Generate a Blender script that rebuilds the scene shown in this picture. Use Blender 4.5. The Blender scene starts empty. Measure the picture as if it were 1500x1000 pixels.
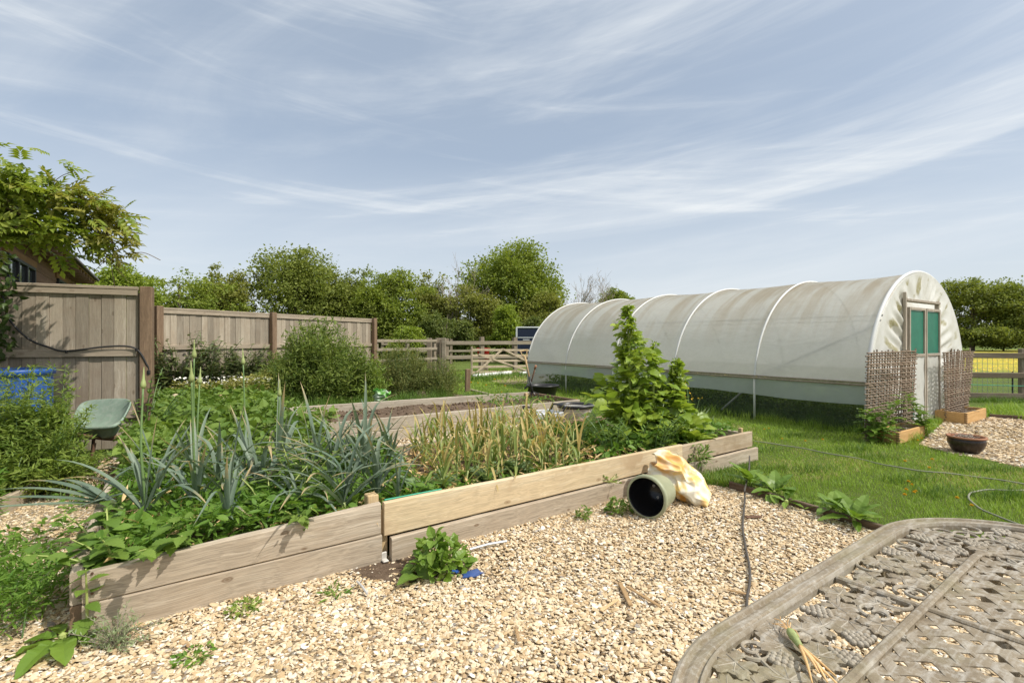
import bpy, bmesh, math, random
import numpy as np
from mathutils import Vector, Matrix
from mathutils import noise as mnoise

random.seed(7)
rng = np.random.default_rng(11)
PI = math.pi
scene = bpy.context.scene
COL = scene.collection
R_ = math.radians

# ------------------------------------------------------------------ camera model used to lay the plan out on the ground
F, CX, HY, E = 717.0, 750.0, 497.0, 1.35

def g(px, py, z=0.0):
    y = F * (E - z) / (py - HY)
    return np.array([(px - CX) / F * y, y, z])

def at(px, py, y):
    return np.array([(px - CX) / F * y, y, E - (py - HY) / F * y])

# ------------------------------------------------------------------ object helpers
WLOC = {}

def thing(name, label, cat, loc=(0, 0, 0), rz=0.0, group=None):
    o = bpy.data.objects.new(name, None)
    COL.objects.link(o)
    o.empty_display_size = 0.1
    o.location = loc
    o.rotation_euler = (0, 0, rz)
    WLOC[o.name] = np.array(loc, float)
    return tag(o, label, cat, group)

def tag(o, label, cat, group=None, kind=None):
    if label:
        o['label'] = label
    if cat:
        o['category'] = cat
    if group:
        o['group'] = group
    if kind:
        o['kind'] = kind
    return o

def mesh(name, parts, mat, parent=None, smooth=False, loc=None, rot=None, local=False, kind=None):
    """parts: list of (V, F) or (V, F, attrs).  loc/rot place the object (world for unrotated parents);
    vertices are local to loc/rot when given, else in world space (or parent space with local=True)."""
    Vs, loops, starts, att = [], [], [], {}
    nv = nl = 0
    for p in parts:
        V = np.asarray(p[0], float).reshape(-1, 3)
        Fs = p[1] if isinstance(p[1], (list, tuple)) else [p[1]]
        groups = []
        if isinstance(p[1], np.ndarray):
            groups = [p[1]]
        else:
            byk = {}
            for f in Fs:
                byk.setdefault(len(f), []).append(f)
            groups = [np.array(v) for v in byk.values()]
        for Fa in groups:
            if len(Fa) == 0:
                continue
            m, k = Fa.shape
            loops.append((Fa + nv).ravel())
            starts.append(nl + np.arange(m) * k)
            nl += m * k
        a = p[2] if len(p) > 2 else {}
        for key in a:
            att.setdefault(key, []).append((nv, np.asarray(a[key], float).ravel()))
        Vs.append(V)
        nv += len(V)
    V = np.concatenate(Vs)
    pl = np.zeros(3)
    if parent is not None and not local:
        pl = WLOC.get(parent.name, np.zeros(3))
    me = bpy.data.meshes.new(name)
    if loc is None:
        V = V - pl
    me.vertices.add(nv)
    me.vertices.foreach_set('co', V.astype(np.float32).ravel())
    L = np.concatenate(loops).astype(np.int32)
    S = np.concatenate(starts).astype(np.int32)
    me.loops.add(len(L))
    me.loops.foreach_set('vertex_index', L)
    me.polygons.add(len(S))
    me.polygons.foreach_set('loop_start', S)
    me.polygons.foreach_set('use_smooth', np.full(len(S), bool(smooth)))
    for key, lst in att.items():
        arr = np.zeros(nv, np.float32)
        for s, v in lst:
            arr[s:s + len(v)] = v
        A = me.attributes.new(key, 'FLOAT', 'POINT')
        A.data.foreach_set('value', arr)
    me.update(calc_edges=True)
    mats = mat if isinstance(mat, (list, tuple)) else [mat]
    for m in mats:
        me.materials.append(m)
    o = bpy.data.objects.new(name, me)
    COL.objects.link(o)
    if parent is not None:
        o.parent = parent
    if loc is not None:
        o.location = np.array(loc, float) - pl
        WLOC[o.name] = np.array(loc, float)
    elif parent is not None:
        WLOC[o.name] = pl
    else:
        WLOC[o.name] = np.zeros(3)
    if rot is not None:
        o.rotation_euler = rot
    if kind:
        o['kind'] = kind
    return o

def dup(root, loc, rz=0.0, label=None, scale=None):
    r = root.copy()
    COL.objects.link(r)
    r.location = loc
    r.rotation_euler = (root.rotation_euler[0], root.rotation_euler[1], rz)
    if scale:
        r.scale = (scale, scale, scale)
    if label:
        r['label'] = label
    for ch in list(root.children):
        c = ch.copy()
        COL.objects.link(c)
        c.parent = r
        for gch in list(ch.children):
            d = gch.copy()
            COL.objects.link(d)
            d.parent = c
    return r

# ------------------------------------------------------------------ geometry helpers (all return (V, F))
def norm(v):
    v = np.asarray(v, float)
    n = np.linalg.norm(v, axis=-1, keepdims=True)
    return v / np.where(n < 1e-9, 1, n)

def box(c, s, bev=0.0, rz=0.0, M=None):
    bm = bmesh.new()
    bmesh.ops.create_cube(bm, size=1.0)
    for v in bm.verts:
        v.co = Vector((v.co.x * s[0], v.co.y * s[1], v.co.z * s[2]))
    if bev > 0:
        bmesh.ops.bevel(bm, geom=bm.edges[:], offset=bev, segments=1, affect='EDGES', profile=0.7)
    V, Fs = from_bm(bm)
    if M is not None:
        V = V @ np.array(M).T
    if rz:
        c_, s_ = math.cos(rz), math.sin(rz)
        V = V @ np.array([[c_, -s_, 0], [s_, c_, 0], [0, 0, 1]]).T
    return V + np.array(c, float), Fs

def from_bm(bm):
    bm.verts.ensure_lookup_table()
    bm.verts.index_update()
    V = np.array([v.co[:] for v in bm.verts])
    Fs = [[v.index for v in f.verts] for f in bm.faces]
    bm.free()
    return V, Fs

def beam(p, q, w, h, bev=0.0, up=(0, 0, 1)):
    """a square bar from p to q: w across, h along up"""
    p, q = np.array(p, float), np.array(q, float)
    d = q - p
    L = np.linalg.norm(d)
    x = d / L
    up = np.array(up, float)
    y = np.cross(up, x)
    if np.linalg.norm(y) < 1e-6:
        y = np.cross(np.array([1., 0, 0]), x)
    y /= np.linalg.norm(y)
    z = np.cross(x, y)
    V, Fs = box((0, 0, 0), (L, w, h), bev)
    return V @ np.array([x, y, z]) + (p + q) / 2, Fs

def tube(pts, rad, n=6, cap=True):
    pts = np.asarray(pts, float)
    m = len(pts)
    rad = np.full(m, rad) if np.isscalar(rad) else np.asarray(rad, float)
    T = np.gradient(pts, axis=0)
    T = norm(T)
    ref = np.array([0.13, 0.21, 0.97])
    if abs(np.dot(T[0], ref)) > 0.9:
        ref = np.array([0.97, 0.1, 0.1])
    x = np.cross(T[0], ref)
    x /= np.linalg.norm(x)
    ang = np.arange(n) * 2 * PI / n
    V = np.zeros((m, n, 3))
    for i in range(m):
        x = x - T[i] * np.dot(x, T[i])
        x /= max(np.linalg.norm(x), 1e-9)
        y = np.cross(T[i], x)
        V[i] = pts[i] + rad[i] * (np.cos(ang)[:, None] * x + np.sin(ang)[:, None] * y)
    Fs = []
    for i in range(m - 1):
        for j in range(n):
            a, b = i * n + j, i * n + (j + 1) % n
            Fs.append([a, b, b + n, a + n])
    V = V.reshape(-1, 3)
    if cap:
        Fs.append(list(range(n))[::-1])
        Fs.append([(m - 1) * n + j for j in range(n)])
    return V, Fs

def lathe(profile, n=24, c=(0, 0, 0)):
    prof = np.asarray(profile, float)
    ang = np.arange(n) * 2 * PI / n
    V = np.stack([prof[:, 0:1] * np.cos(ang), prof[:, 0:1] * np.sin(ang), np.repeat(prof[:, 1:2], n, 1)], -1).reshape(-1, 3)
    Fs = []
    for i in range(len(prof) - 1):
        for j in range(n):
            a, b = i * n + j, i * n + (j + 1) % n
            Fs.append([a, b, b + n, a + n])
    return V + np.array(c, float), Fs

def spline(pts, n=40):
    pts = np.asarray(pts, float)
    P = np.vstack([2 * pts[0] - pts[1], pts, 2 * pts[-1] - pts[-2]])
    out = []
    k = len(pts) - 1
    for t in np.linspace(0, k - 1e-6, n):
        i = int(t)
        f = t - i
        p0, p1, p2, p3 = P[i], P[i + 1], P[i + 2], P[i + 3]
        out.append(0.5 * ((2 * p1) + (-p0 + p2) * f + (2 * p0 - 5 * p1 + 4 * p2 - p3) * f * f + (-p0 + 3 * p1 - 3 * p2 + p3) * f ** 3))
    return np.array(out)

def frames(d, n):
    y = norm(d)
    x = norm(np.cross(y, n))
    z = np.cross(x, y)
    return np.stack([x, y, z], -1)          # columns

def inst(tv, tf, P, R, S, extra=None):
    """N copies of a template"""
    P = np.asarray(P, float)
    N = len(P)
    S = np.asarray(S, float)
    if S.ndim == 1:
        S = np.repeat(S[:, None], 3, 1)
    V = np.einsum('nij,nkj->nki', R, tv[None] * S[:, None, :]) + P[:, None, :]
    k = len(tv)
    Fa = (np.asarray(tf)[None] + (np.arange(N) * k)[:, None, None]).reshape(-1, np.asarray(tf).shape[1])
    a = {}
    if extra is not None:
        a['t'] = np.tile(extra, N)
    return V.reshape(-1, 3), Fa, a

def rand_unit(n):
    return norm(rng.normal(size=(n, 3)))

def in_poly(x, y, poly):
    c = np.zeros(len(x), bool)
    n = len(poly)
    for i in range(n):
        x1, y1 = poly[i][:2]
        x2, y2 = poly[(i + 1) % n][:2]
        cond = ((y1 > y) != (y2 > y)) & (x < (x2 - x1) * (y - y1) / (y2 - y1 + 1e-12) + x1)
        c ^= cond
    return c

def vnoise(x, y, s, seed=0):
    """cheap smooth noise in -1..1"""
    r = np.random.default_rng(seed)
    o = np.zeros_like(x)
    for k in range(5):
        a = r.uniform(0, 2 * PI)
        f = s * r.uniform(.6, 1.9)
        o += np.sin((x * math.cos(a) + y * math.sin(a)) * f + r.uniform(0, 6.3))
    return o / 3.2

def sheet(poly, z, name, mat, kind='structure'):
    V = np.array([[p[0], p[1], z] for p in poly], float)
    return mesh(name, [(V, [list(range(len(V)))])], mat, kind=kind)

# ---- leaf templates: length along +Y (0..1), width along X, normal Z
def leaf_simple(w=0.5, fold=0.12, droop=0.12):
    tv = np.array([[0, 0, 0], [w * .5, .45, fold], [0, .5, 0], [-w * .5, .45, fold], [0, 1, -droop]], float)
    tf = np.array([[0, 1, 2], [0, 2, 3], [1, 4, 2], [2, 4, 3]])
    return tv, tf

def leaf_quad(w=0.6):
    tv = np.array([[0, 0, 0], [w * .5, .5, .08], [0, 1, -.08], [-w * .5, .5, .08]], float)
    return tv, np.array([[0, 1, 2], [0, 2, 3]])

def leaf_outline(fn, n=7, fold=.15, droop=.2, wave=0.0):
    """midrib + two edges: fn(t)-> half width"""
    t = np.linspace(0, 1, n)
    w = np.array([fn(x) for x in t])
    z = -droop * t ** 2
    mid = np.stack([0 * t, t, z], -1)
    wz = wave * np.sin(t * 19)
    l = np.stack([-w, t + .02 * np.sin(t * 31), z + fold * w + wz], -1)
    r = np.stack([w, t + .02 * np.sin(t * 27), z + fold * w - wz], -1)
    tv = np.concatenate([mid, l, r])
    tf = []
    for i in range(n - 1):
        tf += [[i, i + 1, n + i + 1], [i, n + i + 1, n + i], [i, 2 * n + i, 2 * n + i + 1], [i, 2 * n + i + 1, i + 1]]
    return tv, np.array(tf)

def serrate(t):
    base = .36 * math.sin(PI * min(1, t ** .62)) if t < 1 else 0
    return max(0.0, base * (1 + .16 * (1 if int(round(t * 14)) % 2 else -1)))

LEAF_NETTLE = leaf_outline(serrate, 15, .18, .22)
LEAF_OVAL = leaf_outline(lambda t: .27 * math.sin(PI * t ** .8), 7, .2, .25)
LEAF_BROAD = leaf_outline(lambda t: .36 * math.sin(PI * t ** .75) ** .8, 9, .25, .3, .03)
LEAF_LANCE = leaf_outline(lambda t: .1 * math.sin(PI * t ** .8), 6, .3, .2)
LEAF_DOCK = leaf_outline(lambda t: (.03 if t < .18 else .2 * math.sin(PI * (t - .1) / .9) ** .7 * (1 + .1 * math.sin(t * 40))), 14, .3, .45, .02)
LEAF_JAG = leaf_outline(lambda t: .26 * math.sin(PI * t ** .8) * (1 + .5 * (1 if int(t * 13) % 2 else -1) * (t < .97)), 14, .25, .3, .03)
LEAF_S = leaf_simple()
LEAF_Q = leaf_quad()

def blade_t(n=3, bend=.35):
    t = np.linspace(0, 1, n + 1)
    w = .5 * (1 - t ** 1.6)
    V = []
    for i in range(n):
        V += [[-w[i], 0, 0], [w[i], 0, 0]]
    V = np.array(V, float)
    V = np.vstack([V, [[0, 0, 0]]])
    tt = np.append(np.repeat(t[:-1], 2), 1)
    V[:, 2] = tt * (1 - .25 * bend * tt)
    V[:, 1] = bend * tt ** 2
    tf = []
    for i in range(n - 1):
        a = 2 * i
        tf += [[a, a + 1, a + 3], [a, a + 3, a + 2]]
    a = 2 * (n - 1)
    tf.append([a, a + 1, a + 2])
    return V, np.array(tf), tt

def zrot(a):
    c, s = np.cos(a), np.sin(a)
    R = np.zeros((len(a), 3, 3))
    R[:, 0, 0] = c
    R[:, 0, 1] = -s
    R[:, 1, 0] = s
    R[:, 1, 1] = c
    R[:, 2, 2] = 1
    return R

def strap(base, az, length, width, el0, bend, n=9, kink=None, fold=.35, taper=1.4, side=0.0):
    """a strap leaf (leek, garlic) rising at elevation el0, bending over; returns V, F, attrs"""
    base = np.asarray(base, float)
    t = np.linspace(0, 1, n + 1)
    el = el0 - bend * t ** 1.5
    if kink is not None:
        el = el - kink[1] / (1 + np.exp(-(t - kink[0]) * 28))
    azs = az + side * t ** 2
    seg = length / n
    P = [base]
    for i in range(n):
        e = (el[i] + el[i + 1]) / 2
        P.append(P[-1] + seg * np.array([math.cos(azs[i]) * math.cos(e), math.sin(azs[i]) * math.cos(e), math.sin(e)]))
    P = np.array(P)
    w = width * .5 * np.clip((1 - t ** (taper * 2)), 0.02, 1) * (0.75 + .25 * np.minimum(1, t * 4))
    sx = np.stack([-np.sin(azs), np.cos(azs), 0 * t], -1)
    up = np.stack([-np.cos(azs) * np.sin(el), -np.sin(azs) * np.sin(el), np.cos(el)], -1)
    l = P + sx * w[:, None] + up * (w * fold)[:, None]
    r = P - sx * w[:, None] + up * (w * fold)[:, None]
    V = np.concatenate([P, l, r])
    m = n + 1
    i = np.arange(n)
    Fa = np.concatenate([np.stack([i, i + 1, m + i + 1, m + i], -1), np.stack([i, 2 * m + i, 2 * m + i + 1, i + 1], -1)])
    return V, Fa, {'t': np.tile(t, 3)}

# ------------------------------------------------------------------ materials
class NT:
    def __init__(self, name):
        self.m = bpy.data.materials.new(name)
        self.m.use_nodes = True
        self.t = self.m.node_tree
        self.t.nodes.clear()
        self.out = self.n('ShaderNodeOutputMaterial')
    def n(self, typ, **kw):
        nd = self.t.nodes.new(typ)
        for k, v in kw.items():
            if k.startswith('i_'):
                nd.inputs[k[2:].replace('_', ' ')].default_value = v
            else:
                setattr(nd, k, v)
        return nd
    def l(self, a, b):
        self.t.links.new(a, b)
    def coord(self, scale=(1, 1, 1), kind='Object', rot=(0, 0, 0)):
        tc = self.n('ShaderNodeTexCoord')
        mp = self.n('ShaderNodeMapping')
        mp.inputs['Scale'].default_value = scale
        mp.inputs['Rotation'].default_value = rot
        self.l(tc.outputs[kind], mp.inputs['Vector'])
        return mp.outputs[0]
    def noise(self, vec, scale=5, detail=4, rough=.55, dist=0.0, dim='3D'):
        nd = self.n('ShaderNodeTexNoise', noise_dimensions=dim)
        nd.inputs['Scale'].default_value = scale
        nd.inputs['Detail'].default_value = detail
        nd.inputs['Roughness'].default_value = rough
        nd.inputs['Distortion'].default_value = dist
        if vec is not None:
            self.l(vec, nd.inputs['Vector'])
        return nd.outputs['Fac']
    def ramp(self, fac, stops):
        r = self.n('ShaderNodeValToRGB')
        els = r.color_ramp.elements
        while len(els) < len(stops):
            els.new(0.5)
        for e, (p, c) in zip(els, stops):
            e.position = p
            e.color = (*c, 1) if not np.isscalar(c) else (c, c, c, 1)
        self.l(fac, r.inputs[0])
        return r.outputs[0]
    def mix(self, fac, a, b, blend='MIX'):
        x = self.n('ShaderNodeMix', data_type='RGBA', blend_type=blend)
        for sock, v in ((x.inputs['Factor'], fac), (x.inputs[6], a), (x.inputs[7], b)):
            if hasattr(v, 'is_output'):
                self.l(v, sock)
            elif np.isscalar(v):
                sock.default_value = v
            else:
                sock.default_value = (*v, 1)
        return x.outputs[2]
    def math(self, op, a, b=0.0):
        x = self.n('ShaderNodeMath', operation=op)
        for sock, v in ((x.inputs[0], a), (x.inputs[1], b)):
            if hasattr(v, 'is_output'):
                self.l(v, sock)
            else:
                sock.default_value = v
        return x.outputs[0]
    def bsdf(self, col, rough=.7, metal=0.0, spec=.35):
        b = self.n('ShaderNodeBsdfPrincipled')
        self.set(b.inputs['Base Color'], col)
        self.set(b.inputs['Roughness'], rough)
        b.inputs['Metallic'].default_value = metal
        b.inputs['Specular IOR Level'].default_value = spec
        return b
    def set(self, sock, v):
        if hasattr(v, 'is_output'):
            self.l(v, sock)
        elif np.isscalar(v):
            sock.default_value = v
        else:
            sock.default_value = (*v, 1)
    def bump(self, b, h, strength=.3, dist=.01):
        bp = self.n('ShaderNodeBump')
        bp.inputs['Strength'].default_value = strength
        bp.inputs['Distance'].default_value = dist
        self.l(h, bp.inputs['Height'])
        self.l(bp.outputs[0], b.inputs['Normal'])
    def done(self, sh):
        self.l(sh, self.out.inputs['Surface'])
        return self.m

def m_leaf(name, c1, c2, trans=.35, rough=.5, dry=None, dry_t=None, dry_rand=0.0, spec=.3, noise_scale=3.0, boost=1.3):
    """leaf: colour varies leaf by leaf; dry = colour of withered tips (attribute t runs along the leaf)"""
    c1 = (c1[0] * boost * 1.10, c1[1] * boost, c1[2] * boost * .98)
    c2 = (c2[0] * boost * 1.10, c2[1] * boost, c2[2] * boost * .95)
    k = NT(name)
    geo = k.n('ShaderNodeNewGeometry')
    ri = geo.outputs['Random Per Island']
    nz = k.noise(k.coord((1, 1, 1)), noise_scale, 2)
    f = k.math('MULTIPLY_ADD', nz, .8)
    f.node.inputs[2].default_value = -.15
    f2 = k.math('MULTIPLY_ADD', ri, .75)
    k.l(f, f2.node.inputs[2])
    col = k.mix(f2, c1, c2)
    f2n = col.node
    f2n.clamp_factor = True
    if dry is not None:
        at_ = k.n('ShaderNodeAttribute', attribute_name='t')
        r2 = k.math('FRACT', k.math('MULTIPLY', ri, 37.7))
        thr = k.math('MULTIPLY_ADD', r2, dry_rand)
        thr.node.inputs[2].default_value = dry_t
        n2 = k.noise(k.coord((1, 1, 1)), 40, 2)
        tt = k.math('ADD', at_.outputs['Fac'], k.math('MULTIPLY', n2, .3))
        fac = k.n('ShaderNodeMapRange')
        k.l(k.math('SUBTRACT', tt, thr), fac.inputs[0])
        fac.inputs[1].default_value = 0.05
        fac.inputs[2].default_value = 0.3
        col = k.mix(fac.outputs[0], col, k.mix(n2, dry, tuple(x * .62 for x in dry)))
    b = k.bsdf(col, rough, 0, spec)
    k.bump(b, k.noise(k.coord((1, 1, 1)), 75, 3), .45, .004)
    tr = k.n('ShaderNodeBsdfTranslucent')
    k.l(k.mix(.5, col, k.mix(1.0, col, (1.5, 1.5, .5), 'MULTIPLY')), tr.inputs['Color'])
    mx = k.n('ShaderNodeMixShader')
    mx.inputs[0].default_value = trans
    k.l(b.outputs[0], mx.inputs[1])
    k.l(tr.outputs[0], mx.inputs[2])
    return k.done(mx.outputs[0])

def m_wood(name, c1, c2, axis=0, fine=1.0, knots=.5, stain=None, rough=.82, island=.25, blot=.45, blot_c=None, scale=1.0):
    """sawn timber, grain along an object axis"""
    k = NT(name)
    s = [24.0 * scale] * 3
    s[axis] = .9 * scale
    tc = k.n('ShaderNodeTexCoord')
    oi = k.n('ShaderNodeObjectInfo')
    geo = k.n('ShaderNodeNewGeometry')
    off = k.n('ShaderNodeVectorMath', operation='ADD')
    k.l(tc.outputs['Object'], off.inputs[0])
    cmb = k.n('ShaderNodeCombineXYZ')
    k.l(k.math('MULTIPLY', oi.outputs['Random'], 17.0), cmb.inputs[0])
    k.l(k.math('MULTIPLY', geo.outputs['Random Per Island'], 31.0), cmb.inputs[1])
    k.l(k.math('MULTIPLY', geo.outputs['Random Per Island'], 11.0), cmb.inputs[2])
    k.l(cmb.outputs[0], off.inputs[1])
    base = off.outputs[0]
    mp = k.n('ShaderNodeMapping')
    mp.inputs['Scale'].default_value = s
    # warp the grain round knots
    w = k.n('ShaderNodeTexNoise')
    w.inputs['Scale'].default_value = 3.0 * scale
    k.l(base, w.inputs['Vector'])
    wv = k.n('ShaderNodeVectorMath', operation='SCALE')
    k.l(w.outputs['Color'], wv.inputs[0])
    wv.inputs['Scale'].default_value = .05
    ad = k.n('ShaderNodeVectorMath', operation='ADD')
    k.l(base, ad.inputs[0])
    k.l(wv.outputs[0], ad.inputs[1])
    k.l(ad.outputs[0], mp.inputs['Vector'])
    grain = k.noise(mp.outputs[0], 1.0, 6, .62)
    ring = k.math('SINE', k.math('MULTIPLY', k.noise(mp.outputs[0], .45, 1, .4), 46.0))
    mp2 = k.n('ShaderNodeMapping')
    s2 = [230.0 * scale] * 3
    s2[axis] = 5.0 * scale
    mp2.inputs['Scale'].default_value = s2
    k.l(ad.outputs[0], mp2.inputs['Vector'])
    fib = k.noise(mp2.outputs[0], 1.0, 3, .6)
    col = k.ramp(grain, [(.28, tuple(x * .86 for x in c1)), (.5, c1), (.72, c2)])
    col = k.mix(k.math('MULTIPLY', k.math('ADD', ring, 1.0), .085), col, tuple(x * .55 for x in c1))
    col = k.mix(k.math('MULTIPLY', k.ramp(fib, [(.30, 1.0), (.60, 0.0)]), min(.75, .5 * fine)), col, tuple(x * .38 for x in c1))
    # blotches of weathering
    bl = k.noise(base, 2.3, 5, .65)
    col = k.mix(k.math('MULTIPLY', k.ramp(bl, [(.48, 0.0), (.68, 1.0)]), blot), col, blot_c or tuple(x * .5 for x in c1))
    if knots > 0:
        mk = k.n('ShaderNodeMapping')
        sk = [9.0 * scale] * 3
        sk[axis] = 4.2 * scale
        mk.inputs['Scale'].default_value = sk
        k.l(base, mk.inputs['Vector'])
        vo = k.n('ShaderNodeTexVoronoi')
        vo.inputs['Scale'].default_value = 1.0
        k.l(mk.outputs[0], vo.inputs['Vector'])
        kf = k.ramp(vo.outputs['Distance'], [(.03, 1.0), (.07, .45), (.10, .8), (.135, 0.0)])
        col = k.mix(k.math('MULTIPLY', kf, knots), col, (c1[0] * .33, c1[1] * .26, c1[2] * .2))
    if stain is not None:
        sn = k.noise(base, 3.2, 3, .5)
        col = k.mix(k.ramp(sn, [(.58, 0.0), (.64, 1.0)]), col, stain)
    v = k.math('MULTIPLY_ADD', geo.outputs['Random Per Island'], island)
    v.node.inputs[2].default_value = 1 - island * .5
    hs = k.n('ShaderNodeHueSaturation')
    k.l(v, hs.inputs['Value'])
    k.l(col, hs.inputs['Color'])
    b = k.bsdf(hs.outputs[0], rough, 0, .2)
    hh = k.math('ADD', k.math('MULTIPLY', fib, .5), grain)
    k.bump(b, hh, .45, .004)
    return k.done(b.outputs[0])

def m_plain(name, c, rough=.5, metal=0.0, var=.25, dirt=None, dirt_amt=.5, scale=6.0, spec=.4, bump=.0, bscale=60):
    k = NT(name)
    cd = k.coord((1, 1, 1))
    nz = k.noise(cd, scale, 5, .6)
    col = k.ramp(nz, [(.25, tuple(x * (1 - var) for x in c)), (.75, tuple(min(1, x * (1 + var * .6)) for x in c))])
    if dirt is not None:
        dn = k.noise(cd, scale * 2.3, 6, .7)
        col = k.mix(k.math('MULTIPLY', k.ramp(dn, [(.45, 0.0), (.7, 1.0)]), dirt_amt), col, dirt)
    b = k.bsdf(col, rough, metal, spec)
    if bump:
        k.bump(b, k.noise(cd, bscale, 4), bump, .005)
    return k.done(b.outputs[0])

M = {}
# timber
M['old_board'] = m_wood('weathered_board', (.45, .37, .275), (.61, .53, .42), 0, 1.4, 1.0, blot=.28, blot_c=(.36, .27, .18))
M['pale_board'] = m_wood('pale_new_board', (.63, .495, .31), (.74, .63, .44), 0, 1.1, .75, stain=(.48, .36, .22), blot=.45, blot_c=(.52, .40, .26))
M['brown_board'] = m_wood('stained_board', (.46, .36, .25), (.58, .48, .36), 0, .9, .6, blot=.6, blot_c=(.26, .18, .10))
M['dark_board'] = m_wood('damp_dark_board', (.24, .16, .10), (.32, .23, .15), 0, .8, .4, blot=.4)
M['grey_board'] = m_wood('grey_board', (.46, .40, .31), (.58, .525, .435), 0, 1.3, .6, blot=.3)
M['stake'] = m_wood('new_stake', (.60, .44, .24), (.68, .53, .32), 2, .6, .4)
M['fence_v'] = m_wood('fence_boards', (.355, .30, .228), (.465, .41, .325), 2, .9, .7, island=.55, blot=.45, blot_c=(.24, .175, .12))
M['fence_h'] = m_wood('fence_rail_wood', (.38, .31, .23), (.49, .42, .32), 0, .8, .5, blot=.4)
M['fence_post'] = m_wood('fence_post_wood', (.225, .150, .095), (.33, .23, .15), 2, 1.3, .4, blot=.3)
M['rail'] = m_wood('field_rail_wood', (.30, .25, .185), (.42, .37, .29), 0, .9, .3, blot=.35)
M['rail_post'] = m_wood('field_post_wood', (.25, .20, .145), (.37, .32, .25), 2, .9, .3, blot=.35)
M['brown_rail'] = m_wood('brown_field_rail', (.20, .155, .11), (.30, .25, .19), 0, .9, .3, blot=.35)
M['gate'] = m_wood('gate_wood', (.44, .36, .25), (.56, .48, .36), 0, .7, .3)
M['edging'] = m_wood('edging_wood', (.14, .095, .065), (.21, .155, .115), 0, .9, .3)
M['planter'] = m_wood('honey_planter', (.56, .34, .14), (.63, .41, .19), 0, .35, .15, blot=.15)
M['house_wall'] = m_wood('barn_cladding', (.23, .135, .095), (.31, .20, .15), 0, .7, .4, blot=.3, scale=.5)
M['wicker'] = m_wood('woven_willow', (.27, .20, .145), (.38, .31, .24), 0, .8, .0, island=.5)
M['door_wood'] = m_wood('door_wood', (.42, .36, .29), (.54, .49, .41), 2, .9, .3)
M['bark'] = m_wood('bark', (.16, .13, .095), (.26, .22, .17), 2, 1.0, .0, scale=.4)
M['bare_bark'] = m_plain('bare_twigs', (.30, .25, .20), .9)
M['vine'] = m_plain('vine_stem', (.20, .14, .09), .9)
M['handle'] = m_wood('ash_handle', (.60, .42, .22), (.68, .51, .30), 2, .4, .0)
M['splinter'] = m_wood('splinter_wood', (.40, .26, .13), (.52, .37, .2), 0, .6, .0)
# leaves
M['grass'] = m_leaf('lawn_blades', (.09, .19, .016), (.215, .32, .05), .35, .55, noise_scale=.9)
M['grass_dry'] = m_leaf('dry_blades', (.30, .28, .12), (.36, .33, .16), .3, .6)
M['grass_tall'] = m_leaf('long_blades', (.04, .10, .012), (.09, .16, .025), .35, .5)
M['nettle'] = m_leaf('nettle_leaves', (.055, .125, .018), (.12, .20, .035), .35, .5)
M['nettle_dark'] = m_leaf('dusky_nettle_leaves', (.045, .07, .022), (.10, .125, .045), .3, .6)
M['potato'] = m_leaf('patch_leaves', (.052, .12, .017), (.14, .22, .042), .35, .5)
M['cleaver'] = m_leaf('weed_leaves', (.075, .145, .024), (.18, .25, .05), .4, .55)
M['low_weed'] = m_leaf('low_weed_leaves', (.055, .14, .016), (.12, .22, .035), .4, .5)
M['leek'] = m_leaf('leek_leaves', (.055, .105, .075), (.15, .205, .155), .25, .42, dry=(.55, .42, .22), dry_t=.60, dry_rand=.75, noise_scale=8)
M['leek_stem'] = m_leaf('leek_stem', (.16, .24, .07), (.28, .34, .15), .15, .45)
M['leek_stalk'] = m_leaf('leek_stalk', (.075, .15, .055), (.13, .21, .08), .1, .45)
M['garlic'] = m_leaf('garlic_leaves', (.10, .17, .05), (.20, .25, .07), .3, .5, dry=(.58, .45, .17), dry_t=-.6, dry_rand=1.7, noise_scale=8)
M['dry_leaf'] = m_leaf('withered_leaves', (.42, .30, .13), (.62, .50, .28), .3, .7)
M['chard'] = m_leaf('broad_leaves', (.105, .195, .022), (.24, .33, .05), .38, .38, spec=.45, noise_scale=6)
M['chard_stem'] = m_leaf('pale_stem', (.22, .30, .08), (.30, .37, .13), .1, .45)
M['willowy'] = m_leaf('narrow_leaves', (.07, .15, .025), (.13, .21, .05), .35, .5)
M['grey_leaf'] = m_leaf('grey_green_leaves', (.15, .22, .11), (.23, .30, .17), .3, .55)
M['poppy'] = m_leaf('glaucous_leaves', (.10, .18, .085), (.18, .26, .13), .3, .5)
M['dock'] = m_leaf('dock_leaves', (.07, .155, .018), (.14, .23, .035), .35, .42, spec=.4)
M['bush'] = m_leaf('feathery_leaves', (.065, .125, .022), (.165, .22, .05), .35, .55)
M['bush2'] = m_leaf('dusky_bush_leaves', (.065, .105, .025), (.165, .185, .06), .35, .6)
M['daisy_leaf'] = m_leaf('chamomile_leaves', (.16, .19, .05), (.27, .28, .09), .35, .55)
M['petal_w'] = m_plain('white_petals', (.80, .78, .70), .6, var=.1)
M['petal_y'] = m_plain('yellow_petals', (.75, .47, .02), .6, var=.1)
M['wisteria'] = m_leaf('wisteria_leaves', (.085, .155, .016), (.22, .275, .042), .42, .45)
M['wisteria_tip'] = m_leaf('bronze_wisteria_leaves', (.125, .155, .03), (.25, .255, .06), .4, .45)
M['ivy'] = m_leaf('ivy_leaves', (.02, .045, .012), (.05, .085, .02), .2, .35)
M['tree_a'] = m_leaf('tree_leaves_fresh', (.07, .12, .016), (.18, .23, .04), .4, .55, noise_scale=.5, boost=1.45)
M['tree_b'] = m_leaf('tree_leaves_dark', (.07, .11, .019), (.17, .21, .044), .38, .6, noise_scale=.5, boost=1.4)
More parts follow.
